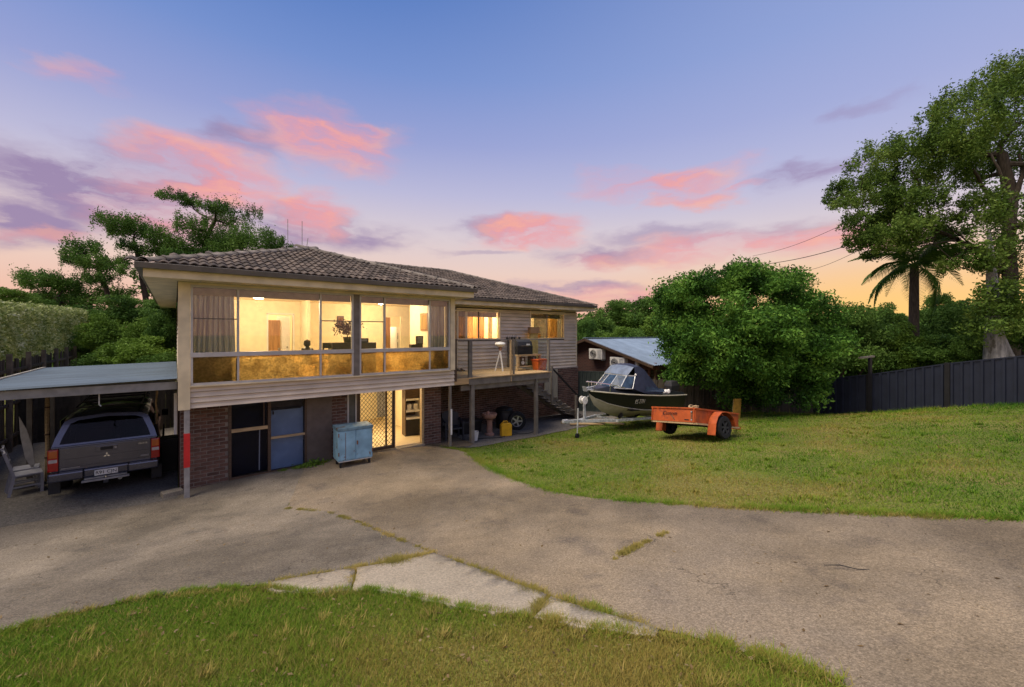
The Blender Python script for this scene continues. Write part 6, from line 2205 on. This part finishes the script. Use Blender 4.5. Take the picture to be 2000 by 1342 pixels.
# white-barked trunk beside it
b = gpt(1944, 17.6)
wt_ = thing('white_trunk_tree', 'thick white-barked trunk standing just behind the navy fence', 'tree', b)
bv = Vector(b)
mb = MB()
mb.tube([Vector((0, 0, -.3)), at(1944, 690, 17.6) - bv, at(1941, 640, 17.6) - bv, at(1938, 560, 17.6) - bv, at(1934, 490, 17.6) - bv, at(1931, 445, 17.7) - bv], [.42, .36, .27, .19, .12, .04], 14)
mb.tube([at(1975, 725, 17.7) - bv, at(1962, 690, 17.65) - bv, at(1946, 640, 17.6) - bv], [.34, .24, .14], 10)
mb.obj('trunk', BARK_PALE, wt_, smooth=True)
crown('crown', envelope(at(1925, 640, 17.3), (.95, .8, .75), 12, .4, 11) + envelope(at(1925, 400, 17.5), (1.0, .8, .8), 14, .4, 12) + envelope(at(1930, 490, 17.1), (.8, .5, .8), 14, .32, 14) + envelope(at(1962, 600, 17.2), (.7, .6, 1.3), 12, .4, 13) + envelope(at(1938, 575, 17.0), (.55, .4, .9), 16, .3, 17), 52, .15, L_GUM, wt_, b)

# palm
b = gpt(1784, 21)
palm = thing('palm_tree', 'palm tree with arching fronds between the round tree and the tall tree', 'palm tree', b)
bv = Vector(b)
top = at(1786, 520, 21) - bv
MB().tube([(0, 0, -.2), (.02, 0, top.z * .4), (top.x * .6, top.y, top.z * .75), tuple(top)], [.26, .22, .2, .17], 12).obj('trunk', BARK, palm, smooth=True)


def frond_mesh(name, L, sag, m):
    mb = MB()
    P = [Vector((L * f, 0, L * (.55 * f - sag * f * f))) for f in np.linspace(0, 1, 12)]
    mb.tube(P, [.03 * (1 - .8 * i / 11) for i in range(12)], 4, cap=False)
    nl = 46
    for k in range(nl):
        f = .12 + .88 * k / nl
        i = min(10, int(f * 11))
        p = P[i].lerp(P[i + 1], f * 11 - i)
        ln = L * .26 * math.sin(PI * min(1, f * .9 + .12)) + .08
        for s in (-1, 1):
            d = Vector((.45, s * .9, -.35 + random.uniform(-.2, .15))).normalized()
            w = Vector((.018, 0, .012))
            q1 = p + d * ln * .55
            q2 = p + d * ln + Vector((0, 0, -ln * .28))
            mb.add([p - w, p + w, q1 + w, q2, q1 - w], [(0, 1, 2, 4), (4, 2, 3)])
    return mb.mesh(name, m, fixn=False)


fm = [frond_mesh('frond', 2.5, .8, L_FAR), frond_mesh('frond', 2.3, 1.15, L_FAR)]
for k in range(18):
    o = mobj('frond', fm[k % 2], palm)
    o.location = top
    o.rotation_euler = (random.uniform(-.2, .2), random.choice((-1, 1)) * random.uniform(-.1, .9) if k < 18 else random.uniform(.5, 1.0), k * 2.399)

# shrubs and background trees: a few crowns shared between many
base_cr = []
for s in range(4):
    P = clump_points(envelope((0, 0, 0), (.82, .82, .8), 60, .23, 30 + s), 330)
    V = leaf_arrays(P, .085)
    base_cr.append((s, V))
cr_me = {}


def crown_me(s, m):
    k = (s, m.name)
    if k not in cr_me:
        V = base_cr[s][1]
        cr_me[k] = np_mesh('crown', V, quads(V), m)
    return cr_me[k]


trunk_me = MB().tube([(0, 0, -1), (.03, .02, -.3), (0, .05, .02)], [.1, .07, .03], 7).mesh('trunk', BARK, smooth=True)


def bush(name, label, px, py, Y, rx, rz, m, s, cat='tree', ry=None, rot=None, group=None):
    c = at(px, py, Y)
    k = Y / F
    g = gz(c.x, c.y)
    t = thing(name, label, cat, (c.x, c.y, g), 0, group)
    o = mobj('crown', crown_me(s, m), t)
    o.location = (0, 0, c.z - g)
    o.scale = (rx * k, (ry or rx) * k, rz * k)
    o.rotation_euler = (0, 0, rot if rot is not None else random.uniform(0, 6))
    h = max(.3, c.z - g)
    o = mobj('trunk', trunk_me, t)
    o.location = (0, 0, h)
    o.scale = (1.2, 1.2, h + .1)
    return t



# behind the neighbour's house
bush('background_tree', 'dark rounded background tree over the neighbouring metal roof', 1265, 618, 48, 62, 50, L_FAR, 0)
bush('background_tree', 'low background tree just right of the house corner', 1160, 650, 44, 46, 50, L_FAR, 1)
bush('background_tree', 'mid-green background tree between the house corner and the dark rounded tree', 1205, 668, 38, 44, 40, L_BRIGHT, 2)
bush('background_tree', 'background tree touching the left side of the round dense tree', 1312, 650, 46, 50, 52, L_FAR, 3)
bush('background_tree', 'pale background tree standing above the gable apex of the neighbour', 1235, 690, 36, 50, 50, L_FAR, 1)
bush('background_tree', 'broad dark tree behind the rounded tree over the metal roof', 1215, 612, 52, 50, 36, L_FAR, 3)
bush('background_tree', 'bushy tree right against the house corner above the green fence', 1135, 655, 34, 34, 40, L_FAR, 0)
bush('background_tree', 'leafy tree behind the ridge of the neighbouring metal roof', 1290, 640, 40, 48, 44, L_BRIGHT, 1)
bush('background_tree', 'hidden dark tree standing behind the boat canopy roof', 1345, 700, 40, 50, 60, L_FAR, 2)
# behind the navy fence
bush('shrub', 'dark shrub right of the round tree behind the navy fence', 1690, 690, 22, 50, 64, L_FAR, 0, 'shrub')
bush('shrub', 'bushy shrub under the palm behind the navy fence', 1755, 690, 21, 55, 62, L_BRIGHT, 1, 'shrub')
bush('shrub', 'broad shrub left of the white trunk behind the navy fence', 1830, 690, 20, 62, 50, L_FAR, 2, 'shrub')
bush('shrub', 'tall dark shrub between the palm and the white trunk', 1868, 640, 23, 60, 66, L_FAR, 3, 'shrub')
bush('shrub', 'rounded shrub top showing right of the palm trunk', 1835, 610, 26, 40, 46, L_FAR, 0, 'shrub')
bush('shrub', 'leafy shrub right beside the white trunk foot', 1900, 690, 18.5, 40, 44, L_FAR, 1, 'shrub')
bush('shrub', 'dark leafy shrub at the right edge below the tall tree', 2000, 640, 18, 50, 70, L_FAR, 2, 'shrub')
bush('shrub', 'dark shrub low behind the left part of the navy fence', 1640, 700, 23, 60, 60, L_FAR, 3, 'shrub')
bush('shrub', 'shrub growing at the foot of the palm tree', 1725, 640, 25, 44, 50, L_FAR, 1, 'shrub')
bush('shrub', 'dark shrub filling the gap beyond the round tree trunk', 1560, 720, 24, 90, 60, L_FAR, 0, 'shrub')
bush('shrub', 'dark tree mass far beyond the palm on the right', 1930, 640, 34, 90, 70, L_FAR, 3, 'tree')
bush('shrub', 'distant tree far beyond the shrubs at the fence', 1780, 660, 36, 90, 46, L_FAR, 2, 'tree')
# left, behind the carport
bush('shrub', 'bright green leafy shrub behind the carport roof beside the house', 300, 660, 19, 52, 64, L_BRIGHT, 0, 'shrub')
bush('shrub', 'yellow-green shrub at the end of the pale hedge', 200, 655, 21, 44, 44, L_BRIGHT, 1, 'shrub')
bush('shrub', 'dark low shrub just above the carport roof at its middle', 225, 705, 18, 60, 40, L_FAR, 2, 'shrub')
bush('shrub', 'dark shrub low against the house wall behind the carport', 315, 715, 16.5, 45, 34, L_FAR, 3, 'shrub')
bush('shrub', 'big leafy shrub spilling over the back of the carport roof', 270, 690, 17.5, 70, 46, L_BRIGHT, 2, 'shrub')
bush('shrub', 'deep green shrub behind the end of the hedge', 165, 690, 22, 60, 50, L_FAR, 3, 'shrub')
bush('shrub', 'tall green shrub close to the house wall behind the carport', 335, 640, 18.5, 40, 56, L_FAR, 0, 'shrub')
bush('background_tree', 'dark tree between the hedge and the house under the spreading crowns', 255, 610, 26, 60, 40, L_FAR, 0)
bush('background_tree', 'dark green tree behind the eave corner of the house', 320, 610, 25, 50, 44, L_FAR, 1)
bush('background_tree', 'dark tree low behind the middle of the hedge', 160, 620, 26, 60, 34, L_FAR, 2)
bush('background_tree', 'yellow-green treetop over the left end of the pale hedge', 18, 585, 20, 44, 30, L_BRIGHT, 3)
bush('background_tree', 'dull palm-like treetop beside the yellow-green one over the hedge', 62, 600, 22, 30, 34, L_FAR, 0)
bush('background_tree', 'distant rounded tree showing above the roof between the spreading trees', 520, 505, 36, 48, 26, L_BRIGHT, 1)
bush('background_tree', 'dense tree behind the spreading trees and the tiled roof', 420, 560, 34, 120, 90, L_FAR, 2)

fw = []
for k in range(150):
    a_ = random.uniform(-1.05, 1.05)
    d_ = random.uniform(52, 75)
    x_, y_ = math.sin(a_) * d_, math.cos(a_) * d_
    fw.append((x_, y_, random.uniform(.5, 4.2), random.uniform(2.5, 4.5), random.uniform(2, 3.5), random.uniform(1.6, 3.0)))
P = clump_points(fw, 5.2)
V = leaf_arrays(P, .62, .6)
o = mobj('distant_woods', np_mesh('distant_woods', V, quads(V), L_FAR))
o['kind'] = 'stuff'

# clipped pale hedge over the left fence
hd = thing('hedge', 'clipped pale variegated hedge standing above the left paling fence', 'hedge', Hp(-5.0, 6, 0), TH)
def hedge_points(n, v0, v1, t0, t1, z0, z1f):
    """skin of a clipped block: front, top and both ends, with a soft uneven surface"""
    v = rng.uniform(v0, v1, n)
    u = rng.uniform(0, 1, n)
    zt = z1f(v)
    bump = .10 * np.sin(v * 2.3 + 1) * np.sin(u * 6 + v) + .07 * np.sin(v * 5.1) + rng.normal(0, .07, n)
    face = rng.uniform(0, 1, n)
    P = np.empty((n, 3))
    front = face < .62
    z = z0 + .25 * np.sin(v * 1.7) * .3 + u * (zt - z0)
    P[:, 0] = np.where(front, t1 + bump, t0 + (t1 - t0) * u)
    P[:, 1] = v
    P[:, 2] = np.where(front, z, zt + bump * .6)
    e = face > .94
    P[e, 1] = np.where(rng.uniform(0, 1, e.sum()) < .5, v0, v1) + rng.normal(0, .1, e.sum())
    P[e, 2] = z0 + rng.uniform(0, 1, e.sum()) * (zt[e] - z0)
    # depth behind the skin
    k = rng.uniform(0, 1, n) < .35
    P[k, 0] -= rng.uniform(0, .35, k.sum())
    P[k, 2] -= rng.uniform(0, .2, k.sum())
    return P


P = hedge_points(62000, -6.3, 21.0, -.95, .72, 2.72, lambda v: 4.42 + .028 * v)
V = leaf_arrays(P, .105, .55)
mobj('foliage', np_mesh('foliage', V, quads(V), L_HEDGE), hd)
mb = MB()
for k in range(32):
    v = -6 + k * .82
    mb.tube([(random.uniform(-.2, .2), v, -.2), (random.uniform(-.2, .2), v + .1, 1.6), (random.uniform(-.3, .3), v, 3.2)], [.06, .05, .03], 6, cap=False)
mb.obj('stems', BARK, hd)

# dry brush and weeds
q = ground(1415, 812)
br_ = MB()
for k in range(150):
    a = random.uniform(0, 6.28)
    s = random.random() ** .5
    p = Vector((math.cos(a) * s * .8, math.sin(a) * s * .5, random.uniform(0, .3)))
    br_.tube([p, p + Vector((random.uniform(-.4, .4), random.uniform(-.3, .3), random.uniform(.1, .6)))], [.009, .004], 3, cap=False)
bo = br_.obj('brush_heap', mat('dry_brush', (.12, .075, .04), .95, var=.4), None, loc=(q[0], q[1] + .6, gz(*q)))
tag(bo, 'heap of dry brown branches by the fence behind the orange trailer', 'brush heap')
q = (Hxy(tl(606), .38))
P = rng.normal(size=(260, 3)) * np.array([.15, .07, .05]) + np.array([0, 0, .06])
V = leaf_arrays(P, .085, .35)
wd = mobj('weeds', np_mesh('weed_clump', V, quads(V), L_BRIGHT), None, (q[0], q[1], gz(*q)), (0, 0, TH))
wd['kind'] = 'stuff'
q = ground(1660, 1116)
tw = MB().tube([(-.22, 0, .02), (-.08, .02, .03), (.06, -.015, .025), (.2, .02, .02)], [.003, .005, .004, .002], 5).obj('twig', M['black'], None, loc=(q[0], q[1], gz(*q) + .012), rot=(0, 0, -.25))
tag(tw, 'thin dark twig lying on the asphalt right of the dry weed strip', 'twig')

# ------------------------------------------------------------------ antennas and cables
for (px, pt_, pb_, Y, lab, arm) in ((562, 428, 492, 19, 'thin aerial mast above the roof left of the ridge peak', 0), (590, 432, 494, 17.5, 'taller thin aerial mast standing at the ridge peak', 1), (599, 465, 496, 16.5, 'short bent aerial just right of the ridge peak', 2)):
    a_, b_ = at(px, pt_, Y), at(px, pb_ + 14, Y)
    an_ = thing('roof_aerial', lab, 'aerial', tuple(b_))
    h = a_.z - b_.z
    MB().tube([(0, 0, 0), (0, 0, h * .6), (.05 if arm == 2 else .0, 0, h)], .013, 5).obj('mast', M['steel'], an_)
    if arm:
        MB().tube([(0, 0, h * .35), (-.12, 0, h * .25), (-.2, 0, h * .02)], .008, 4).obj('stay', M['steel'], an_)
for k, (p, q_, lab) in enumerate(((at(1480, 518, 30), at(1740, 452, 19.5), 'dark power cable running from the tall tree down behind the round tree, lowest of three'),
                                  (at(1470, 500, 30), at(1665, 430, 20), 'uppermost thin power cable left of the tall tree'),
                                  (at(1545, 532, 30), at(1680, 488, 20), 'faint short cable below the two power cables by the tall tree'))):
    P = [Vector(p).lerp(Vector(q_), f) - Vector((0, 0, .25 * math.sin(PI * f))) for f in np.linspace(0, 1, 12)]
    o = MB().tube(P, .02 if k == 0 else .011, 5).obj('power_cable', M['black'])
    tag(o, lab, 'cable')

# ------------------------------------------------------------------ grass
GRASS = leaf_mat('grass', [(.045, .125, .010), (.12, .22, .018), (.17, .235, .025), (.30, .235, .06)], .2, .8, .42, 2.7)
DRY = leaf_mat('dry_grass', [(.13, .14, .03), (.27, .23, .06), (.42, .31, .11)], .2, .8, 1.5)
lawn_poly_r = [G(826, 866), G(862, 874), G(905, 882), G(940, 906), G(1000, 937), G(1080, 962), G(1180, 977), G(1300, 985), G(1500, 996), G(1700, 1005), G(2000, 1018), G(2300, 1030), tuple(FB.lerp(FA, -.6)), tuple(FB), tuple(FA), (14.0, 19.7), tuple(g3), tuple(g2), Hxy(16.3, .3), Hxy(13.5, -.15), Hxy(10.6, -.05), Hxy(8.6, -.1), Hxy(7.2, -.3), Hxy(6.4, .12)]
lawn_poly_f = [G(2000, 1600), G(1640, 1342), G(1550, 1306), G(1400, 1263), G(1280, 1248), G(1150, 1234), G(1044, 1213), G(960, 1202), G(860, 1184), G(760, 1160), G(684, 1156), G(600, 1164), G(520, 1152), G(400, 1153), G(250, 1176), G(100, 1209), G(0, 1238), G(-200, 1300), (-5, 1.2), (0, .8)]


def blades(name, poly, n, h0, w0, m, falloff=1.0, d0=3.0, edge=.03, seg=2):
    xs = np.array([p[0] for p in poly])
    ys = np.array([p[1] for p in poly])
    X = rng.uniform(xs.min(), xs.max(), n * 6)
    Yy = rng.uniform(ys.min(), ys.max(), n * 6)
    k = inside(poly, X + rng.normal(0, edge, X.shape), Yy + rng.normal(0, edge, X.shape))
    d = np.hypot(X, Yy)
    k &= rng.uniform(0, 1, len(X)) < np.minimum(1, (d0 / np.maximum(d, .1)) ** falloff)
    k &= (Yy > .9) & (np.abs(X) < 1.35 * Yy + .5)
    X, Yy, d = X[k][:n], Yy[k][:n], d[k][:n]
    n = len(X)
    Z = terrain(X, Yy)
    lod = np.maximum(1, d / 4.5) ** .8
    patch = .65 + .7 * (np.sin(X * 2.1 + np.sin(Yy * 1.7) * 1.3) * np.sin(Yy * 2.7 + X) * .5 + .5)
    h = h0 * patch * rng.uniform(.5, 1.35, n)
    w = w0 * lod
    a = rng.uniform(0, 2 * PI, n)
    b_ = rng.uniform(0, 2 * PI, n)
    ln = rng.uniform(.15, 1.1, n)
    s = np.stack([np.cos(a), np.sin(a), np.zeros(n)], 1) * (w * .5)[:, None]
    t = np.stack([np.cos(b_), np.sin(b_), np.zeros(n)], 1) * (h * ln)[:, None]
    P = np.stack([X, Yy, Z - .006], 1)
    up = np.zeros((n, 3))
    up[:, 2] = h
    V = np.stack([P - s, P + s, P + t * .45 + up * .62 + s * .7, P + t * .45 + up * .62 - s * .7, P + t * 1.15 + up], 1)
    base = np.arange(n)[:, None] * 5
    Fq = (base + np.array([[0, 1, 2]])).astype(np.int32)
    F2 = (base + np.array([[0, 2, 3]])).astype(np.int32)
    F3 = (base + np.array([[3, 2, 4]])).astype(np.int32)
    o = mobj(name, np_mesh(name, V.reshape(-1, 3), np.concatenate([Fq, F2, F3]), m))
    o['kind'] = 'stuff'
    return o


blades('grass', lawn_poly_f, 230000, .043, .0040, GRASS, .6, 2.2, .028)
blades('dry_grass', lawn_poly_f, 42000, .042, .0036, DRY, .6, 2.2, .035)
blades('grass', lawn_poly_r, 200000, .042, .0055, GRASS, 1.3, 4.0, .09)


def strip(pts, n, sx, h, m=DRY, name='weed_strip'):
    """blades along a crack"""
    P = []
    L_ = [(Vector(pts[i + 1]) - Vector(pts[i])).length for i in range(len(pts) - 1)]
    tufts = []
    for _ in range(max(8, int(sum(L_) * 20))):
        i = random.choices(range(len(L_)), L_)[0]
        c = Vector(pts[i]).lerp(Vector(pts[i + 1]), random.random())
        tufts.append((c, random.uniform(.3, 1.6) ** 2))
    ws = [w for c, w in tufts]
    for _ in range(n):
        c, w = random.choices(tufts, ws)[0]
        g = .35 + .5 * w
        P.append((c.x + random.gauss(0, sx * g + .006), c.y + random.gauss(0, sx * g + .006)))
    P = np.array(P)
    m_ = len(P)
    Z = terrain(P[:, 0], P[:, 1]) + .012
    hh = h * rng.uniform(.4, 1.3, m_)
    a = rng.uniform(0, 6.28, m_)
    s = np.stack([np.cos(a), np.sin(a), 0 * a], 1) * .0035
    t = np.stack([np.cos(a * 3.3), np.sin(a * 3.3), 0 * a], 1) * (hh * rng.uniform(.4, 1.6, m_))[:, None]
    B = np.c_[P, Z]
    up = np.zeros((m_, 3))
    up[:, 2] = hh
    V = np.stack([B - s, B + s, B + t + up], 1).reshape(-1, 3)
    o = mobj(name, np_mesh(name, V, np.arange(len(V), dtype=np.int32).reshape(-1, 3), m))
    o['kind'] = 'stuff'


strip([G(1190, 1101), G(1212, 1086), G(1250, 1066), G(1300, 1043)], 2600, .02, .03)
strip([G(560, 994), G(640, 1001), G(700, 1021), G(770, 1051), G(815, 1069), G(850, 1083)], 2600, .02, .025)
strip([G(518, 1144), G(610, 1126), G(700, 1110), G(780, 1098), G(850, 1083)], 3000, .03, .035)
strip([G(760, 1103), G(800, 1094), G(836, 1086)], 2600, .06, .05)
strip([G(850, 1083), G(950, 1122), G(1066, 1167), G(1200, 1210), G(1284, 1237)], 4500, .028, .04)
strip([G(690, 1113), G(685, 1146)], 700, .02, .04)
strip([G(1072, 1168), G(1040, 1206)], 1400, .025, .045)
strip([G(1100, 1178), G(1190, 1205)], 1200, .03, .05, GRASS)
strip([Hxy(tl(540), .5), Hxy(tl(600), .48), Hxy(tl(640), .5)], 1200, .04, .06, GRASS)

# ragged verge: longer tufts along the edges of the drive
strip([G(862, 873), G(905, 881), G(940, 905), G(1000, 936), G(1080, 961), G(1180, 976), G(1300, 984)], 5200, .06, .06, GRASS, 'verge_grass')
strip([G(1300, 984), G(1500, 995), G(1700, 1004), G(2000, 1017)], 6500, .05, .055, GRASS, 'verge_grass')
strip([G(1300, 986), G(1500, 998), G(1700, 1007), G(2000, 1020)], 2600, .035, .045, DRY, 'verge_grass')
strip([G(0, 1240), G(100, 1210), G(250, 1177), G(400, 1154), G(520, 1152), G(600, 1164), G(684, 1156), G(760, 1160), G(860, 1184), G(960, 1202), G(1044, 1213)], 8000, .018, .05, GRASS, 'verge_grass')
strip([G(1044, 1213), G(1150, 1234), G(1280, 1248), G(1400, 1264), G(1550, 1306), G(1640, 1341)], 5200, .03, .055, GRASS, 'verge_grass')
strip([G(0, 1238), G(250, 1176), G(520, 1152), G(600, 1164), G(760, 1160), G(1044, 1213), G(1280, 1248), G(1640, 1338)], 3200, .018, .045, DRY, 'verge_grass')
strip([(x - .08, y - .06) for x, y in fp[:5]], 4200, .05, .11, GRASS, 'verge_grass')
strip([(x, y - .1) for x, y in (tuple(g3), (14.2, 19.6))], 3000, .06, .13, GRASS, 'verge_grass')
# leaf litter and loose stones on the asphalt
n_ = 900
X = rng.uniform(-9, 9, n_ * 6)
Yy = rng.uniform(2.0, 13, n_ * 6)
okp = (inside(poly_new, X, Yy) | inside(poly_old, X, Yy)) & (np.abs(X) < 1.3 * Yy)
X, Yy = X[okp][:n_], Yy[okp][:n_]
P = np.stack([X, Yy, terrain(X, Yy) + .022], 1)
d_ = rng.normal(size=P.shape) * np.array([1, 1, .12])
d_ /= np.linalg.norm(d_, axis=1)[:, None]
e_ = np.cross(d_, np.array([0, 0, 1.0]) + rng.normal(size=P.shape) * .15)
s_ = rng.uniform(.008, .034, len(P))[:, None] * rng.choice([.5, 1], len(P), p=[.75, .25])[:, None]
V = np.stack([P - d_ * s_, P + e_ * s_ * .4, P + d_ * s_, P - e_ * s_ * .4], 1).reshape(-1, 3)
o = mobj('leaf_litter', np_mesh('leaf_litter', V, quads(V), leaf_mat('litter', [(.05, .035, .02), (.14, .09, .04), (.28, .22, .13)], .1, .8, 3)))
o['kind'] = 'stuff'

# tufts, flat weeds and fallen leaves in the lawns
def in_poly(poly, n, ymax=99):
    xs = [p[0] for p in poly]
    ys = [p[1] for p in poly]
    X = rng.uniform(min(xs), max(xs), n * 8)
    Yy = rng.uniform(min(ys), max(ys), n * 8)
    k = inside(poly, X, Yy) & (Yy > 1.2) & (np.abs(X) < 1.3 * Yy) & (Yy < ymax)
    return list(zip(X[k][:n], Yy[k][:n]))


for poly, n, ym in ((lawn_poly_f, 90, 7), (lawn_poly_r, 260, 18)):
    pts_ = in_poly(poly, n, ym)
    V = []
    for (x, y) in pts_:
        z = gz(x, y)
        m_ = random.randint(18, 46)
        h = random.uniform(.05, .10)
        r = random.uniform(.03, .09)
        for _ in range(m_):
            a, l = random.uniform(0, 6.28), random.uniform(.3, 1.1)
            bx, by = x + random.gauss(0, r * .6), y + random.gauss(0, r * .6)
            w = .0035 + .0006 * y
            s_x, s_y = math.cos(a + 1.57) * w, math.sin(a + 1.57) * w
            V += [(bx - s_x, by - s_y, z - .005), (bx + s_x, by + s_y, z - .005), (bx + math.cos(a) * h * l, by + math.sin(a) * h * l, z + h * random.uniform(.6, 1.1))]
    o = mobj('grass_tufts', np_mesh('grass_tufts', V, np.arange(len(V), dtype=np.int32).reshape(-1, 3), GRASS if poly is lawn_poly_r else DRY))
    o['kind'] = 'stuff'
    pts_ = np.array(in_poly(poly, n * 8, ym))
    P = np.c_[pts_, terrain(pts_[:, 0], pts_[:, 1]) + rng.uniform(.015, .045, len(pts_))]
    d_ = rng.normal(size=P.shape) * np.array([1, 1, .35])
    d_ /= np.linalg.norm(d_, axis=1)[:, None]
    e_ = np.cross(d_, np.array([0, 0, 1.0]) + rng.normal(size=P.shape) * .2)
    s_ = (rng.uniform(.008, .022, len(P)) * (1 + P[:, 1] * .06))[:, None]
    V = np.stack([P - d_ * s_, P + e_ * s_ * .45, P + d_ * s_, P - e_ * s_ * .45], 1).reshape(-1, 3)
    o = mobj('fallen_leaves', np_mesh('fallen_leaves', V, quads(V), bpy.data.materials['litter']))
    o['kind'] = 'stuff'
